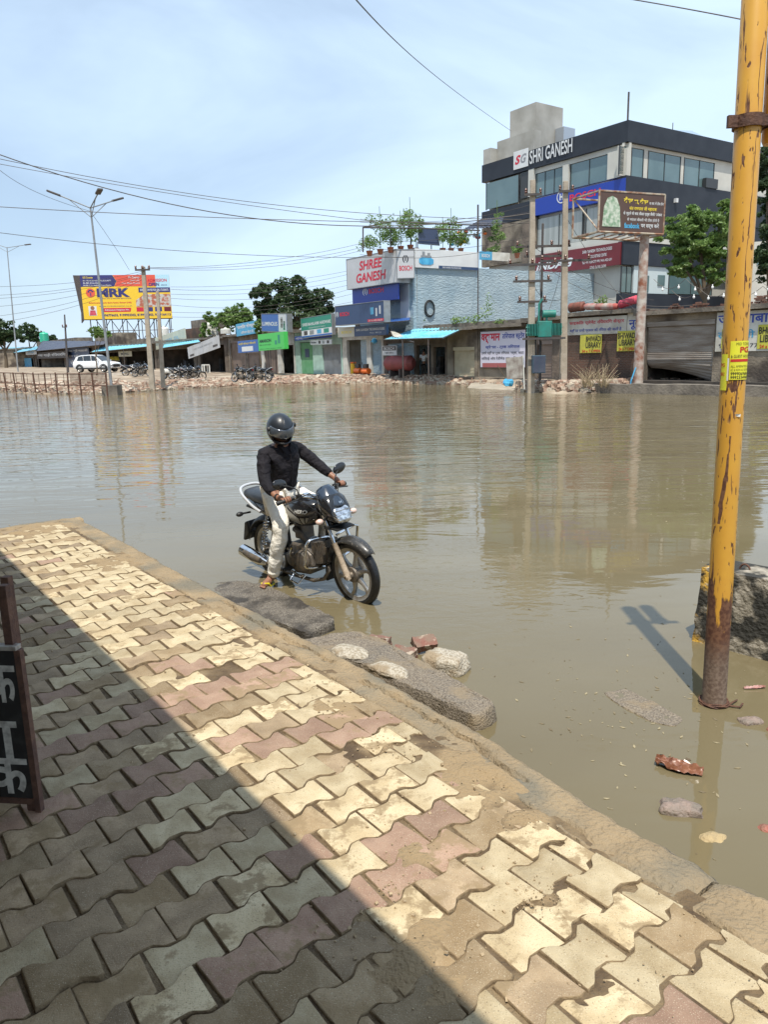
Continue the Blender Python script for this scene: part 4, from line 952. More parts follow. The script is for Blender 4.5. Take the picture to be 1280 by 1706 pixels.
for sg in (-1, 1):
    mb = bk.mb(); mb.tube([(.47, sg*.10, .24), (.47, sg*.23, .25)], .016, 10); bk.part('foot_peg', mb, m_rubber, smooth=True)
    mb = bk.mb(); a_, b_ = Vector((.16, sg*.125, .70)), Vector((.02, sg*.125, .33)); mb.tube([a_, b_], .012, 8)
    mb.tube([a_.lerp(b_, t/60*.8+.08)+Vector((.024*math.cos(t), .024*math.sin(t), 0)) for t in range(61)], .006, 5); bk.part('shock_absorber', mb, m_chrome, smooth=True)
mb = bk.mb(); mb.tube([(.50, -.14, .33), (.53, -.17, .40), (.60, -.19, .49), (.62, -.25, .49)], .011, 8); bk.part('kick_lever', mb, m_chrome, smooth=True)
mb = bk.mb(); mb.tube([(.46, -.13, .21), (.62, -.16, .20), (.70, -.17, .23), (.71, -.22, .235)], .009, 8); mb.tube([(.50, -.12, .21), (.52, -.2, .15), (.64, -.2, .14), (.66, -.12, .2)], .008, 8); bk.part('brake_pedal', mb, m_chrome, smooth=True)
mb = bk.mb(); mb.prism([(.40, .42), (.42, .31), (.0, .26), (-.04, .30), (.0, .345)], 'y', .10, .13); bk.part('chain_cover', mb, m_plast, bev=.01)
index_kids(bk.e)

# ================================================================ the rider
m_skin = mat('brown_skin', (.30, .145, .085), (.23, .10, .06), scale=25, rough=.5, bump=.15, bscale=200)
m_shirt = mat('black_shirt', (.007, .006, .009), (.012, .010, .014), scale=5, rough=.8, spec=.3, bump=.6, bscale=14)
m_trou = mat('cream_trousers', (.90, .86, .78), (.82, .77, .67), scale=5, rough=.9, bump=.5, bscale=22)
m_helm = mat('dark_helmet', (.016, .020, .027), rough=.38, coat=.1, bump=.03, bscale=60)
m_sand = mat('yellow_sandal_strap', (.75, .62, .02), rough=.5); m_sole = mat('sandal_sole', (.10, .16, .14), (.45, .42, .06), scale=40, rough=.6)
pr = Th('person', 'rider in black shirt, cream trousers and raised-visor helmet astride the motorcycle', 'person', M=BM)
J = dict(pelvis=(.30, 0, .90, .12), belly=(.32, -.005, 1.02, .115), chest=(.34, .01, 1.17, .13), sternum=(.36, .015, 1.30, .105), neck=(.385, .0, 1.395, .055), skull=(.41, -.01, 1.45, .06),
         shR=(.32, -.165, 1.315, .058), elR=(.45, -.285, 1.10, .043), wrR=(.66, -.315, .99, .027), paR=(.73, -.30, .985, .030),
         shL=(.33, .20, 1.305, .058), elL=(.54, .305, 1.10, .043), wrL=(.68, .33, 1.02, .027), paL=(.745, .32, .99, .030),
         hpR=(.33, -.12, .87, .09), knR=(.55, -.235, .70, .062), caR=(.47, -.265, .45, .052), anR=(.37, -.29, .185, .036), heR=(.345, -.30, .16, .032), foR=(.385, -.365, .155, .038), toR=(.42, -.44, .147, .028),
         hpL=(.33, .12, .87, .09), knL=(.62, .23, .76, .062), caL=(.55, .25, .52, .052), anL=(.47, .24, .30, .036), foL=(.58, .24, .26, .034), toL=(.66, .24, .255, .024))
E_ = [('pelvis', 'belly'), ('belly', 'chest'), ('chest', 'sternum'), ('sternum', 'neck'), ('neck', 'skull')]
for s_ in 'RL': E_ += [('sternum', 'sh'+s_), ('sh'+s_, 'el'+s_), ('el'+s_, 'wr'+s_), ('wr'+s_, 'pa'+s_), ('pelvis', 'hp'+s_), ('hp'+s_, 'kn'+s_), ('kn'+s_, 'ca'+s_), ('ca'+s_, 'an'+s_), ('an'+s_, 'fo'+s_), ('fo'+s_, 'to'+s_)]
E_ += [('anR', 'heR')]
mb = pr.mb(); skin(mb, J, E_, 2)
# fingers wrapped round the grips, thumbs from the side of the palm, toes
for sg, s_ in ((-1, 'R'), (1, 'L')):
    p = Vector(J['pa'+s_][:3]); gx = Vector((-.05*1.0, sg*.137, -.021)).normalized()       # direction of the grip outwards
    for k in range(4):
        b0_ = p+gx*(-.030+.020*k)+Vector((.012, 0, .004)); L_ = (.9, 1.0, .95, .8)[k]
        chain = {'a': (*(b0_), .0115), 'b': (*(b0_+Vector((.042*L_, 0, .008))), .0105), 'c': (*(b0_+Vector((.058*L_, 0, -.018))), .0095), 'd': (*(b0_+Vector((.040*L_, 0, -.040))), .0085)}
        skin(mb, chain, [('a', 'b'), ('b', 'c'), ('c', 'd')], 1)
    b0_ = p-gx*.035+Vector((-.01, 0, -.01))
    skin(mb, {'a': (*b0_, .013), 'b': (*(b0_-gx*.012+Vector((.025, 0, -.02))), .0115), 'c': (*(b0_-gx*.002+Vector((.05, 0, -.026))), .0095)}, [('a', 'b'), ('b', 'c')], 1)
ft = (Vector(J['toR'][:3])-Vector(J['foR'][:3])).normalized(); fs_ = Vector((-ft.y, ft.x, 0))
for k in range(5):
    b0_ = Vector(J['toR'][:3])+fs_*(.026-.013*k)-ft*.006*k; r_ = .012 if k == 0 else .0085
    skin(mb, {'a': (*b0_, r_), 'b': (*(b0_+ft*.022), r_), 'c': (*(b0_+ft*.034-Vector((0, 0, .004))), r_*.9)}, [('a', 'b'), ('b', 'c')], 1)
# head with face, tilted down towards his right
hc_ = Vector((.415, -.015, 1.525)); HM = Matrix.Rotation(-.26, 3, 'Z') @ Matrix.Rotation(.48, 3, 'Y')
def H(x, y, z): return tuple(HM @ Vector((x, y, z))+hc_)
rs = []
for i in range(15):
    t = i/14; z = -.125+.235*t; wd = (.045, .056, .064, .069, .073, .075, .077, .079, .080, .080, .078, .073, .063, .045, .012)[i]; dp = (.055, .068, .078, .083, .086, .088, .09, .092, .094, .095, .093, .087, .074, .052, .014)[i]
    ring = []
    for k in range(28):
        a = 2*math.pi*k/28; x, y = dp*math.cos(a), wd*math.sin(a)
        f = max(0, math.cos(a)); am = math.atan2(y, x)
        nose = .026*math.exp(-(am/.16)**2)*max(0, 1-abs(z+.012)/.045)*(1.3 if z < 0 else 1)
        sock = -.010*math.exp(-((abs(am)-.42)/.2)**2)*math.exp(-((z-.018)/.014)**2)
        brow = .006*math.exp(-((abs(am)-.38)/.3)**2)*math.exp(-((z-.04)/.012)**2)
        lips = .006*math.exp(-(am/.3)**2)*math.exp(-((z+.062)/.012)**2)
        d = nose+sock+brow+lips; ring.append(H(x+d*math.cos(am), y+d*math.sin(am), z))
    rs.append(ring)
mb.loft(rs)
body = pr.part('body', mb, m_skin, smooth=True, ang=180)
m_eye = mat('eye', (.25, .22, .2), (.02, .015, .01), scale=90, rough=.2)
m_hair = mat('black_hair', (.012, .01, .009), rough=.7, bump=.5, bscale=200)
mb = pr.mb()
for sg in (-1, 1): mb.tube([H(.087, sg*.018, .040), H(.083, sg*.036, .046), H(.070, sg*.052, .040)], [.004, .005, .003], 6); mb.tube([H(.108, 0, -.044), H(.097, sg*.018, -.047), H(.085, sg*.034, -.058)], [.006, .006, .003], 6)
rs = [[H((.087+.003)*math.cos(a)*(1-.25*t), (.071+.002)*math.sin(a)*(1-.2*t), -.075-.055*t) for a in [x/10*1.5 for x in range(-10, 11)]] for t in (0, .3, .6, 1)]
mb.loft(rs, cap=False, closed=False); pr.part('beard', mb, m_hair, smooth=True, ang=80)
for sg in (-1, 1):
    mb = pr.mb(); mb.ell(H(.080, sg*.031, .017), (.012, .012, .007), 10, 8)
    pr.part('eye', mb, m_eye, smooth=True)
# shirt
S_ = dict(pelvis=(.29, 0, .93, (.140, .165)), belly=(.31, -.005, 1.03, (.138, .158)), chest=(.335, .01, 1.17, (.148, .168)), sternum=(.355, .015, 1.295, (.110, .118)), neck=(.375, .0, 1.375, .062),
          shR=(.325, -.165, 1.31, .072), uaR=(.38, -.23, 1.20, .064), elR=(.45, -.283, 1.10, .056), faR=(.55, -.305, 1.045, .050), cuR=(.615, -.312, 1.012, .042),
          shL=(.335, .20, 1.30, .072), uaL=(.43, .26, 1.20, .062), elL=(.54, .303, 1.105, .054), cuL=(.64, .322, 1.045, .042))
SE = [('pelvis', 'belly'), ('belly', 'chest'), ('chest', 'sternum'), ('sternum', 'neck'), ('sternum', 'shR'), ('shR', 'uaR'), ('uaR', 'elR'), ('elR', 'faR'), ('faR', 'cuR'), ('sternum', 'shL'), ('shL', 'uaL'), ('uaL', 'elL'), ('elL', 'cuL')]
mb = pr.mb(); skin(mb, S_, SE, 3)
def folds(mb, amp, fr_, seed):
    for i, p in enumerate(mb.v):
        v = Vector(p); d = noise.noise(Vector((v.x*fr_, v.y*fr_, v.z*fr_*1.6+seed)))
        d2 = 1-abs(noise.noise(Vector((v.x*fr_*1.3+seed, v.y*fr_*1.3, v.z*fr_*2.2))))*2
        c = Vector((.33, v.y*.9, v.z)); n_ = (v-c); n_ = n_.normalized() if n_.length > 1e-6 else Vector((0, 0, 0)); mb.v[i] = tuple(v+n_*(d*amp+d2*amp*.8))
folds(mb, .010, 13, 3); shirt = pr.part('shirt', mb, m_shirt, smooth=True, ang=180)
mb = pr.mb(); mb.tube([(.505-.0, .012-.02, 1.30), (.503, .0, 1.15), (.475, -.01, 1.0)], .006, 6); 
for sg in (-1, 1): mb.loft([[(.40, sg*.06, 1.40), (.46, sg*.045, 1.385), (.475, sg*.015, 1.335)], [(.40, sg*.075, 1.375), (.465, sg*.062, 1.345), (.48, sg*.03, 1.305)]], cap=False, closed=False)
cl_ = pr.part('collar', mb, m_shirt, parent=shirt); sd = cl_.modifiers.new('s', 'SOLIDIFY'); sd.thickness = .004
# trousers
T_ = dict(pelvis=(.27, 0, .885, (.13, .15)), hpR=(.33, -.115, .865, .105), miR=(.45, -.19, .79, .090), knR=(.555, -.235, .695, .080), caR=(.475, -.265, .46, .073), lwR=(.40, -.285, .26, .064), heR=(.375, -.292, .175, .060),
          hpL=(.33, .115, .865, .105), knL=(.615, .23, .755, .08), caL=(.55, .25, .53, .07), heL=(.49, .24, .36, .06))
mb = pr.mb(); skin(mb, T_, [('pelvis', 'hpR'), ('hpR', 'miR'), ('miR', 'knR'), ('knR', 'caR'), ('caR', 'lwR'), ('lwR', 'heR'), ('pelvis', 'hpL'), ('hpL', 'knL'), ('knL', 'caL'), ('caL', 'heL')], 3)
def tfolds(mb):
    for i, p in enumerate(mb.v):
        v = Vector(p); a = 1 if v.z < .75 else .5
        d = math.sin(v.z*60+noise.noise(v*9)*5)*.0045*(1 if v.z < .42 else .35)+noise.noise(Vector((v.x*16, v.y*16, v.z*9)))*.012*a
        k = .45; cx = .30+(.555-.30)*(1-abs(v.z-.69)/.5); n_ = Vector((v.x-cx, v.y-(-.25 if v.y < 0 else .25), 0)); n_ = n_.normalized() if n_.length > 1e-5 else n_; mb.v[i] = tuple(v+n_*d)
tfolds(mb); pr.part('trousers', mb, m_trou, smooth=True, ang=180)
# sandal
fo = Vector(J['heR'][:3]); to_ = Vector(J['toR'][:3])+ft*.045; ln = (to_-fo); ln.z = 0; L_ = ln.length+.03; ln.normalize(); sd_ = Vector((-ln.y, ln.x, 0)); zs_ = .112
def foot(u, v, z): return tuple(fo-ln*.03+ln*u*L_+sd_*v+Vector((0, 0, z-fo.z)))
ol = [(0, 0), (.02, .022), (.1, .033), (.35, .033), (.6, .040), (.8, .046), (.93, .036), (1.0, .008)]
for nm, z0_, z1_, k_, mt_ in (('sole', zs_, zs_+.014, 1.0, m_sole), ('sole_edge', zs_-.004, zs_+.006, 1.08, m_sand)):
    pts_ = [(u, v*k_) for u, v in ol]+[(u, -v*k_) for u, v in reversed(ol)]
    mb = pr.mb(); mb.loft([[foot(u, v, z0_) for u, v in pts_], [foot(u, v, z1_) for u, v in pts_]])
    if nm == 'sole': sandal = pr.part('sandal', mb, mt_)
    else: pr.part('sole_edge', mb, mt_, parent=sandal)
mb = pr.mb()
for sg in (-1, 1): mb.tube([foot(.80, .012, zs_+.018), foot(.72, sg*.016, zs_+.056), foot(.58, sg*.036, zs_+.042), foot(.5, sg*.040, zs_+.012)], [.005, .009, .010, .007], 8)
pr.part('strap', mb, m_sand, smooth=True, parent=sandal)
mb = pr.mb(); wr = Vector(J['wrR'][:3]); dv = (Vector(J['paR'][:3])-wr).normalized(); mb.tube([wr+dv*t for t in (-.006, .010)], .033, 14); pr.part('wrist_band', mb, m_rubber, smooth=True)
# helmet
def hel(az, el, k=1.0):
    x, y, z = math.cos(el)*math.cos(az), math.cos(el)*math.sin(az), math.sin(el)
    fwd = max(0, x); ch = smooth01(.05, -.5, z)*fwd**2*.038
    return Vector((x*.140*k+ch, y*.122*k*(1-.06*smooth01(-.2, -.8, z)), z*(.140 if z > 0 else .150)*k))
mb = pr.mb(); NA, NE = 48, 30; grid_ = {}
for i in range(NE+1):
    for j in range(NA):
        el = R(-62)+(R(90)-R(-62))*i/NE; az = 2*math.pi*j/NA; grid_[i, j] = len(grid_); mb.v.append(tuple(HM @ hel(az, el)+hc_+HM @ Vector((-.008, 0, .0))))
for i in range(NE):
    for j in range(NA):
        el = -62+152*(i+.5)/NE; az = ((360*(j+.5)/NA+180) % 360)-180
        if abs(az) < 62-max(0, (el-10))*.8 and -27 < el < 24: continue
        mb.f.append((grid_[i, j], grid_[i, (j+1) % NA], grid_[i+1, (j+1) % NA], grid_[i+1, j]))
hm = pr.part('helmet', mb, m_helm, smooth=True, ang=180); sd = hm.modifiers.new('s', 'SOLIDIFY'); sd.thickness = .016; sd.offset = -1
m, nt, b = newmat('helmet_visor'); b.inputs['Base Color'].default_value = (.12, .14, .17, 1); b.inputs['Roughness'].default_value = .06; b.inputs['Metallic'].default_value = .35; b.inputs['Coat Weight'].default_value = 1; b.inputs['Alpha'].default_value = .88; m_hv = m
mb = pr.mb(); rs = []
for i in range(9):
    el = R(-3+33*i/8); rs.append([tuple(HM @ (hel(R(az), el, 1.045))+hc_+HM @ Vector((-.004, 0, 0))) for az in range(-78, 79, 6)])
mb.loft(rs, cap=False, closed=False); vo = pr.part('visor', mb, m_hv, smooth=True, ang=180, parent=hm); sd = vo.modifiers.new('s', 'SOLIDIFY'); sd.thickness = .003
mb = pr.mb()
for sg in (-1, 1): mb.lathe([(.001, sg*.134), (.018, sg*.134), (.022, sg*.126), (.022, sg*.11)], 16, c=(.02, 0, .035), ax='y')
mb.v = [tuple(HM @ Vector(p)+hc_) for p in mb.v]; pr.part('visor_pivot', mb, m_plast, smooth=True, parent=hm)
mb = pr.mb(); rs = []
for t in range(7):
    rs.append([tuple(HM @ (hel(R(u*(16-2.2*t)), R(34+6.5*t), 1.02-.004*t)+Vector((0, 0, .004*(1-abs(u)))))+hc_) for u in (-1, -.5, 0, .5, 1)])
mb.loft(rs, cap=False, closed=False); vt = pr.part('vent', mb, m_helm, parent=hm); sd = vt.modifiers.new('s', 'SOLIDIFY'); sd.thickness = .008; sd.offset = 1
# ================================================================ the far side of the road
def P0(px, Y, z=FARZ):                                    # ground point in the column px at depth Y
    lo, hi = 300.0, 1200.0
    for _ in range(40):
        mid = (lo+hi)/2
        if W(px, mid, Y).z > z: lo = mid
        else: hi = mid
    return W(px, lo, Y)
DL = Vector((.574, -.819, 0))
s0 = P0(1280, 32.6)
S = Fac((s0.x, s0.y), (DL.x, DL.y))                       # street line all the small shops stand on
c_ = P0(1031, 60.0); BLf = Fac((c_.x, c_.y), (DL.x, DL.y)); BRf = Fac((c_.x, c_.y), (.837, .547))    # office block, two faces
u_, _z = S.uv(690, 560); q_ = S.o+S.d*u_; BW = Fac((q_.x, q_.y), (.837, .547))                       # blue side wall
def fthing(name, label, cat, F, u, y, z, group=None): return Th(name, label, cat, M=F.M, base=(u, y, z), group=group)

m_wallg = mat('grimy_plaster', (.28, .235, .18), (.13, .105, .08), scale=.9, rough=.9, bump=.3, bscale=8, lo=.38, hi=.62, col3=(.07, .055, .045), scale3=.5)
m_wallb = mat('brown_plaster', (.20, .155, .12), (.10, .08, .065), scale=1.2, rough=.9, bump=.3, bscale=8)
m_white2 = mat('whitewash', (.66, .65, .60), (.45, .43, .38), scale=1.5, rough=.85)
m_mint = mat('mint_paint', (.42, .60, .52), (.32, .46, .40), scale=2, rough=.8)
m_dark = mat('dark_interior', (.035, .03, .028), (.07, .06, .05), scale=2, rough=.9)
m_conc = mat('old_concrete', (.22, .19, .155), (.11, .095, .08), scale=1.6, rough=.9, bump=.3, bscale=10)
m_shut = mat('brown_shutter', (.24, .185, .155), (.17, .13, .11), scale=1.5, rough=.6)
m_shutg = mat('grey_shutter', (.26, .28, .30), (.19, .20, .21), scale=1.5, rough=.6)
m_shutc = mat('cream_shutter', (.50, .45, .33), (.40, .35, .25), scale=1.5, rough=.6)
m_shutd = mat('dusty_shutter', (.33, .30, .27), (.20, .16, .13), scale=.8, rough=.65, stretch=(1, 1, 6))
m_tinb = mat('blue_tin', (.10, .36, .52), (.20, .42, .52), scale=1.5, rough=.45)
m_tinc = mat('sky_blue_tarp', (.10, .42, .58), (.22, .52, .62), scale=1.2, rough=.5)
m_tarpd = mat('navy_tarp', (.035, .045, .08), (.07, .08, .11), scale=1.4, rough=.6)
m_blue = mat('sign_blue', (.035, .115, .36), rough=.4); m_navy = mat('sign_navy', (.03, .06, .14), rough=.4); m_cyan = mat('sign_cyan', (.05, .30, .52), (.10, .36, .55), scale=2, rough=.45)
m_green = mat('sign_green', (.07, .50, .10), rough=.4); m_dgreen = mat('sign_dark_green', (.02, .22, .15), rough=.4)
m_wsign = mat('sign_white', (.68, .69, .69), (.60, .61, .62), scale=1.2, rough=.4); m_gsign = mat('sign_grey', (.52, .53, .56), (.47, .48, .5), scale=1, rough=.35)
m_dkl = mat('lettering_dark', (.02, .025, .04), rough=.6); m_redl = mat('lettering_red', (.55, .02, .05), rough=.5); m_bluel = mat('lettering_blue', (.03, .06, .34), rough=.5); m_yell = mat('lettering_yellow', (.78, .60, .05), rough=.5)
m_steel = mat('dark_steel', (.05, .048, .05), (.09, .07, .06), scale=4, rough=.6); m_gsteel = mat('galvanised_steel', (.36, .37, .38), (.28, .28, .28), scale=3, rough=.4, metal=.5)
m_pole = mat('cement_pole', (.42, .36, .29), (.32, .27, .21), scale=3, rough=.9, bump=.3, bscale=20)
m_glass = mat('dark_glass', (.09, .15, .16), (.13, .20, .21), scale=.4, rough=.05, spec=1.0)
def leafmat(name, c1, c2):
    m = mat(name, c1, c2, scale=1.3, rough=.5); nt = m.node_tree; b = nt.nodes['Principled BSDF']; o = nt.nodes['Material Output']
    tr = nt.nodes.new('ShaderNodeBsdfTranslucent'); mx = nt.nodes.new('ShaderNodeMixShader'); mx.inputs[0].default_value = .4
    src = b.inputs['Base Color'].links[0].from_socket; nt.links.new(src, tr.inputs['Color']); nt.links.new(b.outputs[0], mx.inputs[1]); nt.links.new(tr.outputs[0], mx.inputs[2]); nt.links.new(mx.outputs[0], o.inputs[0]); return m
m_leaf = leafmat('leaf_dark', (.045, .080, .035), (.075, .12, .045)); m_leafl = leafmat('leaf_bright', (.14, .24, .06), (.22, .32, .10))
m_bark = mat('bark', (.12, .09, .06), rough=.9); m_terra = mat('terracotta', (.36, .12, .06), rough=.8); m_straw = mat('straw', (.42, .34, .22), (.30, .23, .14), scale=9, rough=.9)
m_redpaint = mat('red_paint', (.42, .045, .035), (.28, .05, .04), scale=3, rough=.5); m_orange = mat('orange_plastic', (.80, .16, .02), rough=.4); m_ylw = mat('yellow_plastic', (.80, .48, .03), rough=.4)
def brickmat(name, c1, c2, mo, bw=.24, bh=.085, rot=0):
    m, nt, b = newmat(name); N = nt.nodes.new; K = nt.links.new
    tcn = N('ShaderNodeTexCoord'); mp = N('ShaderNodeMapping'); mp.inputs['Rotation'].default_value = (R(90), 0, 0); K(tcn.outputs['Object'], mp.inputs[0])
    br = N('ShaderNodeTexBrick'); br.inputs['Scale'].default_value = 1; br.inputs['Brick Width'].default_value = bw; br.inputs['Row Height'].default_value = bh; br.inputs['Mortar Size'].default_value = .012
    br.inputs['Color1'].default_value = (*c1, 1); br.inputs['Color2'].default_value = (*c2, 1); br.inputs['Mortar'].default_value = (*mo, 1); K(mp.outputs[0], br.inputs['Vector'])
    n = N('ShaderNodeTexNoise'); n.inputs['Scale'].default_value = .7; n.inputs['Detail'].default_value = 7; K(tcn.outputs['Object'], n.inputs['Vector'])
    mr = N('ShaderNodeMapRange'); mr.inputs['From Min'].default_value = .45; mr.inputs['From Max'].default_value = .62; K(n.outputs['Fac'], mr.inputs['Value'])
    x = N('ShaderNodeMix'); x.data_type = 'RGBA'; K(mr.outputs[0], x.inputs['Factor']); K(br.outputs['Color'], x.inputs['A']); x.inputs['B'].default_value = (.06, .045, .035, 1); K(x.outputs['Result'], b.inputs['Base Color'])
    bp = N('ShaderNodeBump'); bp.inputs['Strength'].default_value = .8; bp.inputs['Distance'].default_value = .03; bp.invert = True; K(br.outputs['Fac'], bp.inputs['Height']); K(bp.outputs[0], b.inputs['Normal'])
    b.inputs['Roughness'].default_value = .9; return m
m_brk = brickmat('old_brick', (.15, .07, .045), (.10, .05, .035), (.14, .115, .09))
m_dpaper = mat('faded_yellow_paper', (.56, .53, .06), (.40, .38, .08), scale=3, rough=.7)

def slats(mb, u0, u1, z0, z1, y, pitch=.085, d=.018):
    n = max(2, int((z1-z0)/pitch)); rs = []
    for i in range(n):
        a = z0+(z1-z0)*i/n; b_ = z0+(z1-z0)*(i+.8)/n; c2 = z0+(z1-z0)*(i+1)/n
        for z, yy in ((a, y), (b_, y-d), (c2, y)): rs.append([(u0, yy, z), (u1, yy, z)])
    mb.loft(rs, cap=False, closed=False)
def corr(mb, p00, p10, p11, p01, n=24, amp=.03):
    """corrugated sheet: p00-p10 high edge, p01-p11 low edge"""
    P = [Vector(p) for p in (p00, p10, p11, p01)]; rows = []
    for e in (0, .5, 1):
        rows.append([tuple(P[0].lerp(P[1], i/n).lerp(P[3].lerp(P[2], i/n), e)+Vector((0, 0, amp*(1 if i % 2 else -1)))) for i in range(n+1)])
    mb.loft(rows, cap=False, closed=False)

def shop(label, x0, x1, yt, yb, ops, wm, depth=4.0, over=.5, roofm=None, name='shop', off=0.0, zg=None):
    """one shop unit: wall with openings, roof slab, floor, dark room, shutters"""
    u0, u1, z0, z1 = S.rect(x0, yt, x1, yb, off); z0 = zg if zg is not None else FARZ-.05
    t = fthing(name, label, 'shop', S, (u0+u1)/2, off, z0)
    ops = [(S.uv(a, (yt+yb)/2, off)[0], S.uv(b, (yt+yb)/2, off)[0], S.uv((a+b)/2, c, off)[1], k) for a, b, c, k in ops]
    mb = t.mb(); cur = u0
    for a, b, zt_, k in ops:
        a = max(a, cur+.01); 
        if a > cur+.03: mb.box(cur, a-.002, off, off+.25, z0, z1-.2)
        mb.box(a, b, off+.002, off+.24, zt_, z1-.2); cur = b+.002
    if cur < u1-.03: mb.box(cur, u1, off, off+.25, z0, z1-.2)
    mb.box(u0, u0+.2, off+.252, off+depth, z0, z1-.2); mb.box(u1-.2, u1, off+.252, off+depth, z0, z1-.2); t.part('wall', mb, wm)
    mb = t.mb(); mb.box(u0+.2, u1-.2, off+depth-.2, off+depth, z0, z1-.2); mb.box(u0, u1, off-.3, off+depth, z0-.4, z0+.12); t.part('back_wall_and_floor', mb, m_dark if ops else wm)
    mb = t.mb(); mb.box(u0-.05, u1+.05, off-over, off+depth+.1, z1-.198, z1); t.part('roof', mb, roofm or m_conc)
    for a, b, zt_, k in ops:
        if k.startswith('shut'):
            mb = t.mb(); zlo = z0+.12+(.95 if k == 'shutd' else 0); slats(mb, a+.02, b-.02, zlo, zt_, off+.12)
            if k == 'shutd':
                rows = []
                for i in range(13):
                    f = i/12; rows.append([(a+.02+(b-a-.04)*g_, off+.12+(.05+.5*f*f)*(1-abs(g_-.5)*.6)-(.02 if i % 2 else 0), zlo-f*((zlo-z0)*(.35+.65*g_**1.6))) for g_ in (0, .15, .3, .45, .6, .75, .9, 1)])
                mb.loft(rows, cap=False, closed=False)
            mb.box(a+.02, b-.02, off+.0, off+.22, zt_-.22, zt_-.01)
            t.part('shutter', mb, {'shut': m_shut, 'shutg': m_shutg, 'shutc': m_shutc, 'shutd': m_shutd}[k])
        elif k == 'open':
            random.seed(int(a*77)); mb = t.mb()
            for i in range(7):
                w_ = random.uniform(.2, .5); h_ = random.uniform(.3, 1.5); x = random.uniform(a+.1, max(a+.15, b-.6)); yy = off+random.uniform(1.2, 3.2); mb.box(x, x+w_, yy, yy+.3, z0+.12, z0+.12+h_)
            t.part('goods', mb, mat('goods', (.16, .14, .12), (.05, .05, .06), scale=2, rough=.8), kind='stuff')
        elif k == 'doorg':
            mb = t.mb(); mb.box(a+.05, b-.05, off+.1, off+.14, z0+.12, zt_-.05); d = t.part('door', mb, mat('green_door', (.10, .32, .14), (.16, .38, .20), scale=2, rough=.5))
            mb = t.mb(); m_ = (a+b)/2; mb.box(m_-.35, m_+.35, off+.07, off+.095, z0+1.5, z0+2.2); t.part('poster', mb, m_navy, parent=d)
    return t
def sign(name, label, F, x0, y0, x1, y1, bm, lines, off=-.6, th=.12, frame=None, cat='sign', legs=None, tilt=0.0, extra=None):
    """a framed sign; lines = (text, fx0, fx1, fz0, fz1, material, bold, shear) in fractions of the face"""
    u0, u1, z0, z1 = F.rect(x0, y0, x1, y1, off); t = fthing(name, label, cat, F, (u0+u1)/2, off, z0)
    w_, h_ = u1-u0, z1-z0; Tt = Matrix.Translation((u0+w_/2, 0, z0+h_/2)) @ Matrix.Rotation(tilt, 4, 'Y') @ Matrix.Translation((-w_/2, 0, -h_/2))
    def nm(): return MB(t.T @ Tt)
    mb = nm(); mb.box(0, w_, off, off+th, 0, h_); pn = t.part('panel', mb, bm, bev=.01)
    if frame:
        mb = nm(); f = .035
        for a, b, c, d in ((-f, w_+f, -f, -.002), (-f, w_+f, h_+.002, h_+f), (-f, -.002, -.002, h_+.002), (w_+.002, w_+f, -.002, h_+.002)): mb.box(a, b, off-.02, off+th, c, d)
        t.part('frame', mb, frame)
    for a0, a1, b0_, b1_, mt in (extra or []):
        mb = nm(); mb.box(a0*w_, a1*w_, off-.006, off-.001, b0_*h_, b1_*h_); t.part('colour_field', mb, mt, parent=pn)
    bym = {}
    for l in lines:
        tx, a0, a1, b0_, b1_, mt = l[:6]; bo = l[6] if len(l) > 6 else .0; sh = l[7] if len(l) > 7 else 0
        mb = bym.setdefault(mt.name, (nm(), mt))[0]; puttext(mb, tx, a0*w_, a1*w_, b0_*h_, b1_*h_, off-.010, bo, sh)
    for mb, mt in bym.values(): t.part('lettering', mb, mt, parent=pn)
    if legs:
        for lp in legs:
            uu = F.uv(lp[0], (y0+y1)/2, off)[0]; mb = t.mb(); mb.tube([(uu, off+th/2, lp[2] if len(lp) > 2 else FARZ-.1), (uu, off+th/2, F.uv(lp[0], lp[1], off)[1])], .035, 8); t.part('leg', mb, m_steel)
    return t
def leaves(mb, c, r_, n, ls, rnd, flat=1.0):
    """leaf-sized faces through a clump"""
    for _ in range(n):
        while True:
            p = Vector((rnd.uniform(-1, 1), rnd.uniform(-1, 1), rnd.uniform(-1, 1)))
            if .25 < p.length < 1: break
        p = Vector((p.x*r_[0], p.y*r_[1], p.z*r_[2]))+c
        a = Vector((rnd.gauss(0, 1), rnd.gauss(0, 1), rnd.gauss(0, .7))).normalized(); b_ = a.cross(Vector((rnd.gauss(0, 1), rnd.gauss(0, 1), rnd.gauss(0, 1)))).normalized(); s_ = ls*rnd.uniform(.6, 1.3)
        o = len(mb.v); T = mb.T; mb.v += [tuple(T @ q) for q in (p-a*s_, p+b_*s_*.45, p+a*s_, p-b_*s_*.45)]; mb.f.append((o, o+1, o+2, o+3))
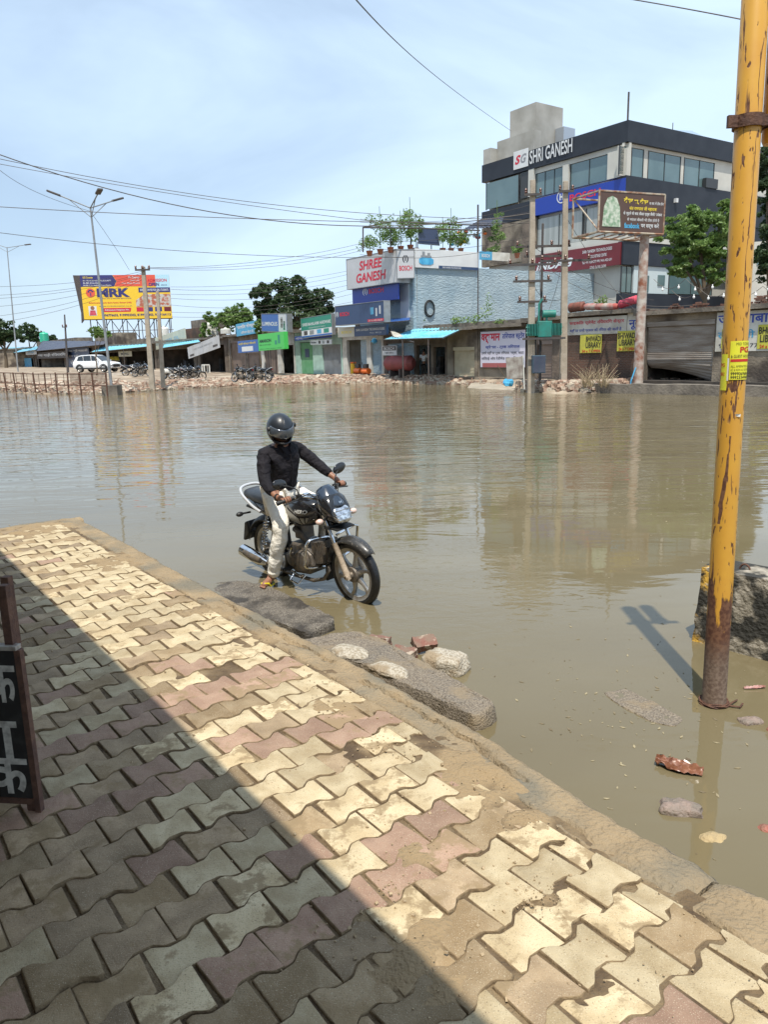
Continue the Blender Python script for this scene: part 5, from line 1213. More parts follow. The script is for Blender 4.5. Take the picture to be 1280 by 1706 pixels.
def tree(label, base, blobs, ls, n, mt, trunk_r=.18, seed=1, name='tree', group=None, cat='tree', limb=True):
    rnd = random.Random(seed); t = Th(name, label, cat, base=base, group=group)
    mb = t.mb(); top = max(blobs, key=lambda b: b[0][2])[0]; b0_ = Vector(base); mid = b0_.lerp(Vector(top), .45)
    mb.tube([b0_-Vector((0, 0, .3)), b0_.lerp(mid, .5)+Vector((.1, 0, 0)), mid, Vector(top)], [trunk_r, trunk_r*.8, trunk_r*.6, trunk_r*.15], 8)
    for c, r_ in blobs: mb.tube([mid, mid.lerp(Vector(c), .5)+Vector((0, 0, .1)), Vector(c)], [trunk_r*.5, trunk_r*.3, trunk_r*.1], 6)
    t.part('trunk', mb, m_bark, smooth=True)
    mb = t.mb(); tot = sum(r_[0]*r_[2] for c, r_ in blobs)
    for c, r_ in blobs:
        k = max(9, int(34*r_[0]*r_[2]/tot*len(blobs)))
        for _ in range(k):
            while True:
                d = Vector((rnd.uniform(-1, 1), rnd.uniform(-1, 1), rnd.uniform(-1, 1)))
                if .3 < d.length < 1: break
            cc = Vector(c)+Vector((d.x*r_[0], d.y*r_[1], d.z*r_[2])); q = rnd.uniform(.14, .32)
            leaves(mb, cc, (r_[0]*q, r_[1]*q, r_[2]*q*.8), max(3, int(2.6*n/len(blobs)/k)), ls*.7, rnd)
    t.part('crown', mb, mt); return t

# ---------------------------------------------------------------- the grey and navy office block
oc = fthing('office_block', 'dark grey and white office block with glass bands and a long SHRI GANESH fascia', 'building', BLf, 0, 0, 0)
m_char = mat('charcoal_cladding', (.022, .027, .038), (.030, .036, .048), scale=.8, rough=.55, spec=.3); m_offw = mat('white_render', (.56, .55, .50), (.48, .47, .43), scale=.6, rough=.8); m_bgl = mat('curtained_glass', (.26, .27, .25), (.36, .37, .35), scale=.8, rough=.08, stretch=(4, 4, .2), spec=.8)
m_fr = mat('window_frame', (.04, .042, .045), rough=.4)
def BLz(px, py): return BLf.uv(px, py)
def Rz(px, py): return BRf.uv(px, py)
uL = BLf.uv(803, 350)[0]; uR = BRf.uv(1262, 300)[0]; uR2 = uR+3
zt_ = (Rz(1032, 196)[1]); z3t = Rz(1034, 233)[1]; z3b = Rz(1034, 290)[1]; z2t = Rz(1034, 352)[1]; z2b = Rz(1034, 392)[1]; z1t = Rz(1034, 400)[1]; z1b = Rz(1034, 440)[1]; 
# helper: parts in right-face coordinates go through the block's own axes
class RTh:
    pass
def rmb():
    m_ = MB(); m_.T = BLf.M.inverted() @ BRf.M; return m_
D_ = 14.0
mb = oc.mb(); mb.box(uL+.5, -.5, .5, D_, -.4, zt_-.4); oc.part('core_wall', mb, m_offw)
mb = oc.mb(); mb.box(uL+9, -.02, .48, 8, z3b-.1, z3t+.1)
# corner volume up to the right
mb2 = rmb(); mb2.box(.5, uR2, .5, D_, -.4, zt_-.4); oc.part('core_wall', mb2, m_offw)
# fascia bands
def band(za, zb, name='fascia', mt=None, l=True, r=True, ul=None, prj=.0):
    o = None
    if l: m_ = oc.mb(); m_.box(ul if ul is not None else uL, .0, -prj, .55, za, zb); o = oc.part(name, m_, mt or m_char)
    if r: m_ = rmb(); m_.box(.003, uR2, -prj, .55, za, zb); oc.part(name, m_, mt or m_char)
    return o
fasc = band(z3t, zt_)
z3lb = BLf.uv(920, 350)[1]
band(z2t, z3b, l=False)
uc_ = BLf.uv(893, 330)[0]
m_ = oc.mb(); m_.box(uL, uc_, .0, .55, BLf.uv(840, 372)[1], BLf.uv(840, 345)[1]); oc.part('fascia', m_, m_char)
m_bosch = mat('bosch_blue', (.012, .045, .33), rough=.35)
m_ = oc.mb(); m_.box(uc_+.02, -.01, -.05, .5, BLf.uv(960, 345)[1], BLf.uv(960, 316)[1]); bb = oc.part('blue_fascia', m_, m_bosch)
def on_left(px0, py0, px1, py1, off=-.06): return BLf.rect(px0, py0, px1, py1, off)
a0, a1, c0, c1 = on_left(950, 316, 996, 335); m_ = oc.mb(); puttext(m_, 'BOSCH', a0, a0+(a1-a0)*1.1, c0+.2, c1-.15, -.062, .02); oc.part('lettering', m_, mat('sign_red', (.65, .02, .03), rough=.4), parent=bb)
m_ = oc.mb(); cu = BLf.uv(937, 328)[0]; cz = BLf.uv(937, 328)[1]; m_.lathe([(.42, -.06), (.50, -.06), (.50, -.07), (.42, -.07)], 24, c=(cu, 0, cz), ax='y', ring=True); m_.box(cu-.2, cu-.08, -.07, -.06, cz-.25, cz+.25); m_.box(cu+.08, cu+.2, -.07, -.06, cz-.25, cz+.25); m_.box(cu-.08, cu+.08, -.07, -.06, cz-.06, cz+.06); oc.part('round_logo', m_, m_wsign, parent=bb)
a0, a1, c0, c1 = on_left(883, 237, 955, 262, 0); m_ = oc.mb(); puttext(m_, 'SHRI GANESH', a0+.1, a1, (c0+c1)/2-.66, (c0+c1)/2+.40, -.07, .015)
m_.v = [tuple(p) for p in m_.v]; oc.part('lettering', m_, m_wsign, parent=fasc)
a0, a1, c0, c1 = on_left(857, 250, 881, 280, 0); m_ = oc.mb(); m_.box(a0, a1, -.06, -.002, c0, c1); lg = oc.part('logo_panel', m_, m_wsign, parent=fasc)
m_ = oc.mb(); puttext(m_, 'S', a0+.1*(a1-a0), a0+.5*(a1-a0), c0+.25*(c1-c0), c0+.75*(c1-c0), -.068, .04, .3); oc.part('logo_letter', m_, m_redl); m_ = oc.mb(); puttext(m_, 'G', a0+.5*(a1-a0), a0+.9*(a1-a0), c0+.25*(c1-c0), c0+.75*(c1-c0), -.068, .03, .3); oc.part('logo_letter', m_, mat('logo_grey', (.25, .25, .27), rough=.5))
# glazed floors: every pane a part, mullions between
def panes(F, lst, z0, z1, y=.30, mt=m_glass, conv=None, split=2):
    for a, b in lst:
        for k in range(split):
            x0, x1 = a+(b-a)*k/split+.03, a+(b-a)*(k+1)/split-.03
            m_ = conv(); m_.box(x0, x1, y, y+.03, z0+.05, z1-.05); oc.part('pane', m_, mt)
    m_ = conv()
    for a, b in lst:
        for k in range(split+1):
            x = a+(b-a)*k/split; m_.box(x-.03, x+.03, y-.04, y+.06, z0, z1)
    oc.part('mullions', m_, m_fr, kind='stuff')
rlist = [(Rz(1036, 262)[0]+.15, Rz(1078, 262)[0]), (Rz(1086, 270)[0], Rz(1140, 270)[0]), (Rz(1146, 278)[0], Rz(1196, 280)[0])]
panes(BRf, rlist, z3b+.05, z3t-.25, conv=rmb)
m_ = rmb(); m_.box(.003, uR2, .28, .5, z3t-.25, z3t); 
for a, b in zip([0.0]+[r[1] for r in rlist], [r[0] for r in rlist]+[uR2]): m_.box(a+.004, b, .30, .5, z3b, z3t-.25)
oc.part('wall', m_, m_offw)
panes(BRf, [(Rz(1106, 350)[0], Rz(1124, 350)[0]), (Rz(1128, 350)[0], Rz(1162, 350)[0]), (Rz(1175, 360)[0], Rz(1222, 360)[0])], z2b-.6, z2t-.1, y=.2, conv=rmb)
band(z1t-.02, z2b, 'white_band', m_offw, prj=.1, r=True, l=False)
m_ = rmb(); m_.box(.003, uR2, -.02, .5, z1b, z1t-.03); oc.part('fascia', m_, m_char)
m_ = rmb(); m_.box(.003, uR2, .1, .5, z2b+.01, z2t-.01); oc.part('wall', m_, m_char)
panes(BRf, [(Rz(1036, 470)[0]+.2, Rz(1056, 470)[0]), (Rz(1118, 480)[0], Rz(1190, 480)[0])], Rz(1060, 488)[1], z1b-.1, y=.2, conv=rmb, split=2)
m_ = rmb(); a = Rz(1058, 470)[0]; b = Rz(1116, 470)[0]; m_.box(a, b, .1, .45, Rz(1060, 488)[1], z1b-.02); wv = oc.part('wall', m_, mat('pale_blue_render', (.50, .58, .60), rough=.7))
m_ = rmb(); m_.box(a+(b-a)*.15, a+(b-a)*.42, .04, .098, Rz(1060, 486)[1], Rz(1060, 458)[1]); m_.box(a+(b-a)*.68, a+(b-a)*.88, .04, .098, Rz(1060, 474)[1], Rz(1060, 456)[1]); oc.part('window_openings', m_, m_glass, parent=wv, kind='stuff')
m_ = rmb(); m_.box(.003, uR2, -.02, .5, -.3, Rz(1060, 489)[1]); oc.part('plinth', m_, m_char)
# left face floors
za, zb = BLf.uv(845, 352)[1], BLf.uv(845, 292)[1]
zl_t = z3t-.02
l3 = [(BLf.uv(810, 320)[0], BLf.uv(864, 320)[0])]
panes(BLf, l3, BLf.uv(840, 343)[1], zl_t-.1, y=.05, conv=oc.mb, split=1)
m_ = oc.mb(); m_.box(BLf.uv(866, 320)[0], BLf.uv(880, 320)[0], .1, .4, BLf.uv(872, 330)[1], zl_t-.05); oc.part('dark_opening', m_, m_fr)
m_ = oc.mb(); m_.box(BLf.uv(880, 320)[0], BLf.uv(889, 320)[0], .02, .5, BLf.uv(872, 330)[1], zl_t); m_.box(BLf.uv(889, 320)[0], -.01, .25, .5, zl_t-.4, zl_t); m_.box(BLf.uv(937, 300)[0], BLf.uv(946, 300)[0], .05, .5, z3b, zl_t-.4); m_.box(BLf.uv(1012, 280)[0], -.01, .03, .5, z3b, zl_t-.4); oc.part('wall', m_, m_offw)
panes(BLf, [(BLf.uv(890, 300)[0], BLf.uv(936, 300)[0])], z3b, zl_t-.4, y=.3, conv=oc.mb, split=3)
panes(BLf, [(BLf.uv(947, 300)[0], BLf.uv(1011, 300)[0])], z3b, zl_t-.4, y=.3, conv=oc.mb, split=2)
z2lt = BLf.uv(960, 350)[1]; z2lb = z2b+.1
panes(BLf, [(BLf.uv(893, 370)[0], BLf.uv(968, 370)[0]), (BLf.uv(974, 370)[0], -.1)], z2lb, z2lt, y=.25, mt=m_bgl, conv=oc.mb, split=2)
m_ = oc.mb(); m_.box(uc_, -.01, .02, .5, z2b-1.5, z2b+.1); oc.part('white_band', m_, m_offw)
m_maroon = mat('maroon_sign', (.16, .018, .025), (.13, .015, .02), scale=1, rough=.4)
a0, a1, c0, c1 = on_left(893, 403, 1027, 444, -.1); c1 = Rz(1030, 402)[1]; c0 = Rz(1030, 440)[1]; m_ = oc.mb(); m_.box(a0, -.15, -.12, .0, c0, c1); ms = oc.part('maroon_sign', m_, m_maroon)
m_ = oc.mb(); puttext(m_, 'INDAG', BLf.uv(896, 430)[0], BLf.uv(957, 430)[0], c0+.35, c0+.35+.42*(c1-c0), -.13, .03, .3)
q0, q1 = BLf.uv(973, 420)[0], BLf.uv(1022, 420)[0]
for i, tx in enumerate(('SHRI GANESH TECHNOLOGIES', 'COLD RETREAD CENTRE', 'Tel: +91 9254 277 999, 9416 422 639', 'SCF NO. 15 BAWAL CHOWK')):
    puttext(m_, tx, q0+(.0 if i % 2 == 0 else .8), q1-(.0 if i % 2 == 0 else .5), c1-.45-.42*i, c1-.22-.42*i, -.13, .01)
oc.part('lettering', m_, m_wsign, parent=ms)
# lower left storeys behind the blue wall
m_ = oc.mb(); m_.box(uL, uc_, .02, .5, BLf.uv(840, 440)[1], BLf.uv(840, 373)[1]); oc.part('wall', m_, m_wallg)
m_ = oc.mb(); m_.box(BLf.uv(872, 385)[0], BLf.uv(890, 385)[0], -.1, .0, BLf.uv(880, 440)[1], BLf.uv(880, 372)[1]); oc.part('wall', m_, m_wallb)
# roof structures
zr = zt_-.4
def roofbox(name, px0, px1, pyt, y0, y1, mt, zb_=None):
    a, b = BLf.uv(px0, 220, y0)[0], BLf.uv(px1, 220, y0)[0]; zt2 = BLf.uv((px0+px1)/2, pyt, y0)[1]; m_ = oc.mb(); m_.box(a, b, y0, y1, zb_ or zr, zt2); oc.part(name, m_, mt)
m_stair = mat('weathered_render', (.42, .41, .38), (.30, .29, .26), scale=.6, rough=.85)
roofbox('stair_tower', 850, 893, 178, 3.5, 7.0, m_stair); roofbox('parapet_wall', 806, 818, 248, 1.2, 2.5, m_stair); roofbox('parapet_wall', 829, 890, 226, 2.0, 2.9, m_stair); 
m_ = rmb(); a = Rz(900, 220)[0]; oc_pw = None
a = BLf.uv(893, 210, 3.5)[0]; m_ = oc.mb(); m_.box(a+.01, a+1.0, 5.2, 9.0, zr, BLf.uv(927, 195, 5)[1]-.2); 
m_ = oc.mb(); m_.box(BLf.uv(926, 215, 6)[0], BLf.uv(940, 215, 6)[0], 6, 7.5, zr, BLf.uv(935, 212, 6)[1]); oc.part('roof_tank', m_, mat('galvanised_tank', (.45, .48, .52), rough=.3, metal=.5))
m_ = oc.mb(); m_.tube([(-.3, .3, zt_-.3), (-.3, .3, BLf.uv(1035, 158, .3)[1])], .07, 8); oc.part('corner_mast', m_, m_steel)
sp = rmb(); a, b = Rz(1150, 205)[0]+1, Rz(1222, 215)[0]+1; 
sp.add([(a, 1.5, zt_-.2), (b-.5, 1.5, zt_+.2), (b+1.2, 5.5, zt_+2.4), (a+2.2, 5.5, zt_+1.9)], [(0, 1, 2, 3)]); so = oc.part('roof_solar_panel', sp, mat('panel_pale_blue', (.22, .30, .40), rough=.25)); sd = so.modifiers.new('s', 'SOLIDIFY'); sd.thickness = .08
m_ = rmb(); m_.tube([(b-.4, 1.6, zt_-.4), (b-.4, 1.6, zt_+.3)], .05, 6); m_.tube([(b+1.0, 5.3, zt_-.4), (b+1.0, 5.3, zt_+2.3)], .06, 6); m_.tube([(b-.4, 1.5, zt_+.1), (b+1.2, 5.5, zt_+2.3)], .07, 6); oc.part('panel_stand', m_, m_steel, kind='stuff')
m_ = rmb(); a = Rz(1141, 192)[0]; m_.tube([(a, 1, zt_-.3), (a, 1, zt_+.9)], .03, 6); m_.ell((a, 1, zt_+.2), (.12, .12, .1), 8, 6); oc.part('aerial', m_, m_steel)
m_ = rmb(); a = Rz(1183, 308)[0]; m_.box(a-.6, a+1.0, -.1, .25, z3b+.02, z3b+.75); oc.part('air_conditioner', m_, m_fr)
m_ = rmb(); a = Rz(1125, 335)[0]; m_.box(a-.12, a+.12, -.25, -.0, Rz(1125, 338)[1], Rz(1125, 331)[1]); oc.part('wall_lamp', m_, m_wsign)

# ---------------------------------------------------------------- blue rough wall building with the SHREE GANESH shop
zw_t = BW.uv(740, 448)[1]; uA = 0.0; uB = BW.uv(797, 480)[0]; uC = BW.uv(990, 480)[0]
bw = fthing('blue_building', 'building with rough pale blue side wall and white and blue shop signs at its corner', 'building', BW, 0, 0, 0)
m, nt, b = newmat('rough_blue_plaster'); N = nt.nodes.new; K = nt.links.new
tcn = N('ShaderNodeTexCoord'); n1 = N('ShaderNodeTexNoise'); n1.inputs['Scale'].default_value = .55; n1.inputs['Detail'].default_value = 7; K(tcn.outputs['Object'], n1.inputs['Vector'])
cr = N('ShaderNodeValToRGB'); cr.color_ramp.elements[0].position = .35; cr.color_ramp.elements[0].color = (.26, .35, .41, 1); cr.color_ramp.elements[1].position = .65; cr.color_ramp.elements[1].color = (.36, .445, .49, 1); K(n1.outputs['Fac'], cr.inputs[0]); K(cr.outputs[0], b.inputs['Base Color'])
mp = N('ShaderNodeMapping'); mp.inputs['Scale'].default_value = (1.3, 1.3, 3.4); K(tcn.outputs['Object'], mp.inputs[0]); n2 = N('ShaderNodeTexNoise'); n2.inputs['Scale'].default_value = 2.6; n2.inputs['Detail'].default_value = 5; n2.inputs['Distortion'].default_value = .9; K(mp.outputs[0], n2.inputs['Vector'])
bp = N('ShaderNodeBump'); bp.inputs['Strength'].default_value = 1; bp.inputs['Distance'].default_value = .085; K(n2.outputs['Fac'], bp.inputs['Height']); K(bp.outputs[0], b.inputs['Normal']); b.inputs['Roughness'].default_value = .9; m_bw = m
zb2 = BW.uv(900, 452)[1]
mb = bw.mb(); mb.box(0, uB-.05, 0, 7, -.3, zw_t); mb.box(uB+.05, uC, 0, 7, -.3, zb2); mb.box(uB-.048, uB+.048, .12, 7, -.3, min(zb2, zw_t)); bw.part('wall', mb, m_bw)
mb = bw.mb(); mb.tube([(uB, .03, 1), (uB, .03, BW.uv(797, 440)[1]+4.0)], .06, 8); bw.part('drain_pipe', mb, m_steel, smooth=True)
# front: plaster pier, balcony level, small windows
mb = bw.mb(); T2 = BW.M.inverted() @ S.M; mf_ = MB(bw.T @ T2); uS = S.uv(690, 500)[0]
u7 = S.uv(585, 500)[0]; zs1 = S.uv(640, 505)[1]
mf_.box(u7, uS-.05, .3, 1.0, S.uv(640, 540)[1]-.0, S.uv(640, 440)[1]); bw.part('front_wall', mf_, m_wallg)
mf_ = MB(bw.T @ T2); q0, q1 = S.uv(669, 500)[0], S.uv(683, 500)[0]; mf_.box(q0, q1, -.1, .3, S.uv(676, 530)[1], S.uv(676, 463)[1]); bw.part('corner_pier', mf_, m_gsign)
mf_ = MB(bw.T @ T2); mf_.box(S.uv(641, 505)[0], S.uv(652, 505)[0], .24, .3, S.uv(646, 508)[1], S.uv(646, 500)[1]); bw.part('window', mf_, m_glass)
mb = bw.mb(); cu, cz = BW.uv(716, 514, -.05); mb.tube([(cu+.42*math.cos(a*math.pi/12), -.06, cz+.55*math.sin(a*math.pi/12)) for a in range(24)], .045, 6, loop=True); mb.tube([(cu+.36*math.cos(a*math.pi/12), -.12, cz+.48*math.sin(a*math.pi/12)) for a in range(24)], .035, 6, loop=True)
o = solo('hose_coil', 'black coil of hose hanging on the pale blue wall', 'hose', mb, m_rubber, M=BW.M, base=(0, 0, 0), smooth=True)
# signs round that corner
def face_to_BW(): pass
WS = sign('shop_sign', 'big white box sign lettered SHREE GANESH in red above the blue BOSCH banner', S, 578, 424, 661, 476, m_gsign, [('SHREE', .27, .73, .55, .86, m_redl, .03, .15), ('GANESH', .20, .80, .15, .46, m_redl, .03, .15)], off=-1.2, th=1.2, frame=m_gsteel)
u0, u1, z0, z1 = S.rect(661, 414, 690, 463, -1.2)
pA = S.M @ Vector((S.uv(661, 450, -1.2)[0], -1.2, 0)); pB = pA+Vector((.98, -.05, 0)).normalized()*1.9
CF = Fac((pA.x, pA.y), ((pB-pA).x, (pB-pA).y))
sign('shop_sign', 'white corner sign with round logo over red BOSCH beside the SHREE GANESH box', CF, 662, 416, 690, 463, m_gsign, [('BOSCH', .12, .88, .26, .44, m_redl, .02), ('(I)', .32, .68, .55, .8, m_dkl, .03)], off=-.0, th=.3, frame=m_gsteel)
sign('shop_banner', 'blue BOSCH banner under the white SHREE GANESH box', S, 587, 468, 664, 503, m_bosch, [('BOSCH', .38, .70, .42, .66, m_redl, .03), ('(I)', .24, .35, .38, .70, m_wsign, .02)], off=-.9, th=.08)
sign('shop_sign', 'long dark BOSCH sign with tool pictures projecting over the tool shop', S, 559, 506, 640, 539, m_navy, [('BOSCH', .10, .30, .45, .66, m_redl, .03), ('(I)', .01, .07, .42, .70, m_wsign, .02), ('AUTHORISED DEALER', .70, .97, .06, .14, m_wsign)], off=-2.6, th=.5, frame=m_gsteel, extra=[(.68, .99, .04, .17, m_redl), (.74, .80, .40, .75, m_cyan), (.84, .87, .3, .7, m_gsign), (.91, .94, .4, .8, m_gsign)])
sign('shop_sign', 'navy and cream SHRI GANESH TECHNOLOGIES sign under the dark BOSCH sign', S, 563, 543, 644, 560, m_navy, [('SHRI GANESH TECHNOLOGIES', .40, .97, .5, .74, m_wsign, .02), ('Mob. 98123', .68, .9, .2, .34, m_wsign), ('BOSCH', .08, .30, .35, .62, m_yell, .02)], off=-2.0, th=.2, extra=[(0, .36, 0, 1, mat('sign_cream', (.55, .52, .42), rough=.5))])
sign('shop_banner', 'torn white banner with a number below the blue BOSCH banner', S, 643, 510, 668, 529, m_white2, [('9785', .1, .7, .3, .7, m_dkl, .02)], off=.1, th=.05)
sign('shop_sign', 'small narrow BOSCH plate on the grey corner pier', S, 668, 457, 682, 463, m_bosch, [('BOSCH', .4, .9, .3, .7, m_wsign)], off=-.3, th=.05)
# roof-edge banner on the blue wall
m_comp = mat('compressor_blue', (.05, .30, .55), (.10, .45, .70), scale=3, rough=.3)
hb_s = sign('wall_banner', 'white banner picturing a blue air compressor along the top of the pale blue wall', BW, 692, 417, 797, 448, m_wsign, [('SHRI GANESH TECHNOLOGIES', .42, .72, .03, .12, m_wsign, .01)], off=-.15, th=.1, extra=[(.36, 1, .0, .16, m_navy)])
u0, u1, z0, z1 = BW.rect(692, 417, 797, 448, -.17); w_ = u1-u0; h_ = z1-z0
mb = hb_s.mb(); mb.tube([(u0+.06*w_, -.18, z0+.36*h_), (u0+.10*w_, -.18, z0+.36*h_), (u0+.24*w_, -.18, z0+.36*h_), (u0+.28*w_, -.18, z0+.36*h_)], [.10*h_, .19*h_, .19*h_, .10*h_], 12, flat=1); mb.v = [(x, max(-.03, min(-.008, y)), z) for x, y, z in mb.v]; hb_s.part('compressor_picture', mb, m_comp)
mb = hb_s.mb(); mb.box(u0+.09*w_, u0+.25*w_, -.165, -.155, z0+.56*h_, z0+.66*h_); mb.box(u0+.11*w_, u0+.15*w_, -.165, -.155, z0+.66*h_, z0+.86*h_); mb.box(u0+.19*w_, u0+.23*w_, -.165, -.155, z0+.66*h_, z0+.80*h_); hb_s.part('compressor_picture', mb, m_gsteel)
sign('wall_banner', 'grey BOSCH banner with torn white end on the wall by the terrace', BW, 800, 420, 850, 434, m_cyan, [('BOSCH', .06, .32, .3, .7, m_wsign, .02)], off=-.15, th=.05, extra=[(.4, 1, 0, 1, m_white2)])
# roof terrace: frame, plants, hanging pots, solar panel
zrf = zw_t+.0
tf = fthing('roof_frame', 'thin dark steel pergola frame over the potted roof garden', 'frame', BW, 1, 1, zrf)
def bwp(px, py, off): u, z = BW.uv(px, py, off); return (u, off, z)
mb = tf.mb(); F1, F2, F3 = bwp(605, 379, -1.5), bwp(668, 369, 4.0), bwp(752, 376, 4.0)
nodes = [(bwp(605, 379, -1.), bwp(660, 368, 3)), (bwp(605, 379, -1.), bwp(690, 380, -.2)), (bwp(660, 368, 3), bwp(770, 376, 3)), (bwp(690, 372, 1.0), bwp(835, 376, 1.)), (bwp(690, 380, -.2), bwp(800, 384, -.2)),
         (bwp(605, 379, -1.), bwp(605, 420, -1.)), (bwp(651, 379, .5), bwp(651, 418, .5)), (bwp(685, 372, 1.), bwp(685, 416, 1.)), (bwp(750, 376, 1.), bwp(750, 416, 1.)), (bwp(797, 384, .3), bwp(797, 420, .3)), (bwp(740, 394, .5), bwp(798, 390, .5))]
for a, b in nodes: mb.tube([a, b], .05, 6)
tf.part('frame', mb, m_steel)
mb = tf.mb(); corr(mb, bwp(800, 366, 4.5), bwp(840, 360, 4.5), bwp(835, 376, .5), bwp(768, 384, .5), 20, .04); tf.part('canopy_sheet', mb, m_tarpd)
rnd = random.Random(5)
def potplant(px, py, off, h, w_, lab, mt=m_leafl, pot=m_terra, grp=None):
    x, y, z = bwp(px, py, off); t = fthing('potted_plant', lab, 'plant', BW, x, y, z, grp)
    mb = t.mb(); mb.lathe([(.14, 0), (.22, .32), (.24, .34), (.18, .33)], 12, c=(x, y, z)); t.part('pot', mb, pot, smooth=True)
    mb = t.mb(); mb.tube([(x, y, z+.2), (x+.05, y, z+h*.5), (x, y, z+h)], .02, 5)
    h *= .7; z -= .0
    for i in range(int(9+h*6)):
        a = rnd.uniform(.25, 1); leaves(mb, Vector((x+rnd.uniform(-.5, .5)*w_, y+rnd.uniform(-.5, .5)*w_, z+.25+h*a)), (w_*.30, w_*.30, w_*.26), 34, .085, rnd)
    t.part('foliage', mb, mt)
for i, (px, py, h, w_, lab) in enumerate([(616, 421, 1.2, 1.1, 'low bushy plant in a red pot at the left end of the roof garden'), (634, 418, 3.0, 1.2, 'tall leafy climber left of the middle of the roof garden'), (651, 415, 1.8, .8, 'short plant in a red pot left of the roof solar panel'), (668, 413, 2.6, 1.1, 'thick green shrub in a red pot on the white corner sign'),
        (684, 411, 3.4, .9, 'tallest green shrub directly left of the roof solar panel'), (693, 416, 2.6, .9, 'green shrub close behind the edge of the roof solar panel'), (738, 416, 2.4, .9, 'plant just right of the roof solar panel'), (752, 416, 3.0, 1.0, 'climber round the red roof post'), (768, 416, 1.6, 1.0, 'low leafy plant below the hanging pots'), (824, 428, 1.0, .6, 'small plant in a terracotta pot on the terrace wall'), (828, 424, 4.0, .8, 'tall creeper beside the office block terrace'), (862, 424, .8, .7, 'small plant in a red pot at the office block terrace')]):
    potplant(px, py+6, .6, h, w_, lab)
cols_ = [m_redpaint, m_ylw, m_wsign, m_comp, m_orange]
for i in range(16):
    px = 752+rnd.random()*60; py = 380+rnd.random()*28; x, y, z = bwp(px, py, rnd.uniform(.3, 2.5)); zt3 = bwp(px, 378, y)[2]
    t = fthing('hanging_pot', ('small %s painted pot hung by a cord from the roof frame' % ('red', 'yellow', 'white', 'blue', 'orange')[i % 5]), 'pot', BW, x, y, z, 'pots hanging from the roof frame')
    mb = t.mb(); mb.ell((x, y, z), (.15, .15, .12), 10, 8); t.part('pot', mb, cols_[i % 5], smooth=True, ang=180); mb = t.mb(); mb.tube([(x, y, z+.1), (x, y, zt3)], .012, 4); t.part('cord', mb, m_steel)
    mb = t.mb(); leaves(mb, Vector((x, y, z+.12)), (.18, .18, .12), 16, .08, rnd); t.part('foliage', mb, m_leafl)
sp_ = fthing('solar_panel', 'dark gridded solar panel tilted on the roof garden', 'solar panel', BW, 2, 1, zrf)
c4 = [bwp(697, 379, .8), bwp(728, 382, .8), bwp(732, 409, .2), bwp(697, 406, .2)]; mb = sp_.mb(); mb.add(c4, [(0, 1, 2, 3)]); o = sp_.part('panel', mb, mat('solar_cell', (.018, .025, .055), rough=.15, coat=.6)); sd = o.modifiers.new('s', 'SOLIDIFY'); sd.thickness = .06
mb = sp_.mb(); V4 = [Vector(c) for c in c4]
for i in range(0, 7): a = V4[0].lerp(V4[1], i/6); b = V4[3].lerp(V4[2], i/6); mb.tube([a+Vector((0, -.04, 0)), b+Vector((0, -.04, 0))], .012 if i % 6 else .03, 4)
for i in range(0, 6): a = V4[0].lerp(V4[3], i/5); b = V4[1].lerp(V4[2], i/5); mb.tube([a+Vector((0, -.04, 0)), b+Vector((0, -.04, 0))], .012 if i % 5 else .03, 4)
sp_.part('cell_grid', mb, m_gsteel, kind='stuff'); mb = sp_.mb(); mb.tube([V4[3]+Vector((.3, .5, .2)), V4[3]+Vector((.3, .5, -.9))], .04, 6); mb.tube([V4[2]+Vector((-.3, .5, .2)), V4[2]+Vector((-.3, .5, -.9))], .04, 6); sp_.part('stand', mb, m_steel, kind='stuff')

# ---------------------------------------------------------------- row of small shops along the street, from the right
shop('low brick shop with a big dented shutter between painted walls', 1062, 1300, 512, 636, [(1077, 1190, 534, 'shutd')], m_wallg, depth=5, over=.35)
shop('dark brick shop front painted with Hindi lettering under the red drums', 945, 1061, 518, 634, [], m_brk, depth=5, over=.35)
shop('narrow shop with small brown shutter behind the transformer', 878, 944, 528, 630, [(896, 921, 567, 'shut')], m_wallb)
shop('shop wall carrying the big white Hindi poster', 797, 877, 540, 622, [], m_wallg)
shop('shop with cream shutter right of the standing man', 745, 796, 545, 625, [(755, 791, 578, 'shutc')], m_wallg, over=.6)
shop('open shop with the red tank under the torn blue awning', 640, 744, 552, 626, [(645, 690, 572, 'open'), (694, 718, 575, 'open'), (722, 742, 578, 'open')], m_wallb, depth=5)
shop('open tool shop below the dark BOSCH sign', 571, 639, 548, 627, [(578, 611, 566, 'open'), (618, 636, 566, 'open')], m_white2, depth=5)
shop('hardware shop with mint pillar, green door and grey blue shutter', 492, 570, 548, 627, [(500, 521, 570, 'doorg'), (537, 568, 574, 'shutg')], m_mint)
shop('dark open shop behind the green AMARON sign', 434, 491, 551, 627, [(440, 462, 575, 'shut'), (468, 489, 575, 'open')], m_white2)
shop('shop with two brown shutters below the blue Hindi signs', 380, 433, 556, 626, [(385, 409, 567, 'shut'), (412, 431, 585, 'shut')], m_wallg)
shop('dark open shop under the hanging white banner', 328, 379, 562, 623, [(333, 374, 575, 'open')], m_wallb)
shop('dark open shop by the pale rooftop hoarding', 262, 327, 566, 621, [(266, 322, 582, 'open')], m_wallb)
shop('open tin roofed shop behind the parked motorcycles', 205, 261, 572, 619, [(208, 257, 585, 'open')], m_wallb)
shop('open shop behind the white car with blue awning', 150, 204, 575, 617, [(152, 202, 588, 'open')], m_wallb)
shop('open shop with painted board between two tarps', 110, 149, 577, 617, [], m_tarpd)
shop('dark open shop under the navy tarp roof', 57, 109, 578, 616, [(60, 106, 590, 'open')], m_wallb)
shop('tin shop at the left edge under blue sheets', -40, 56, 582, 615, [(-30, 15, 592, 'open')], m_wallb)
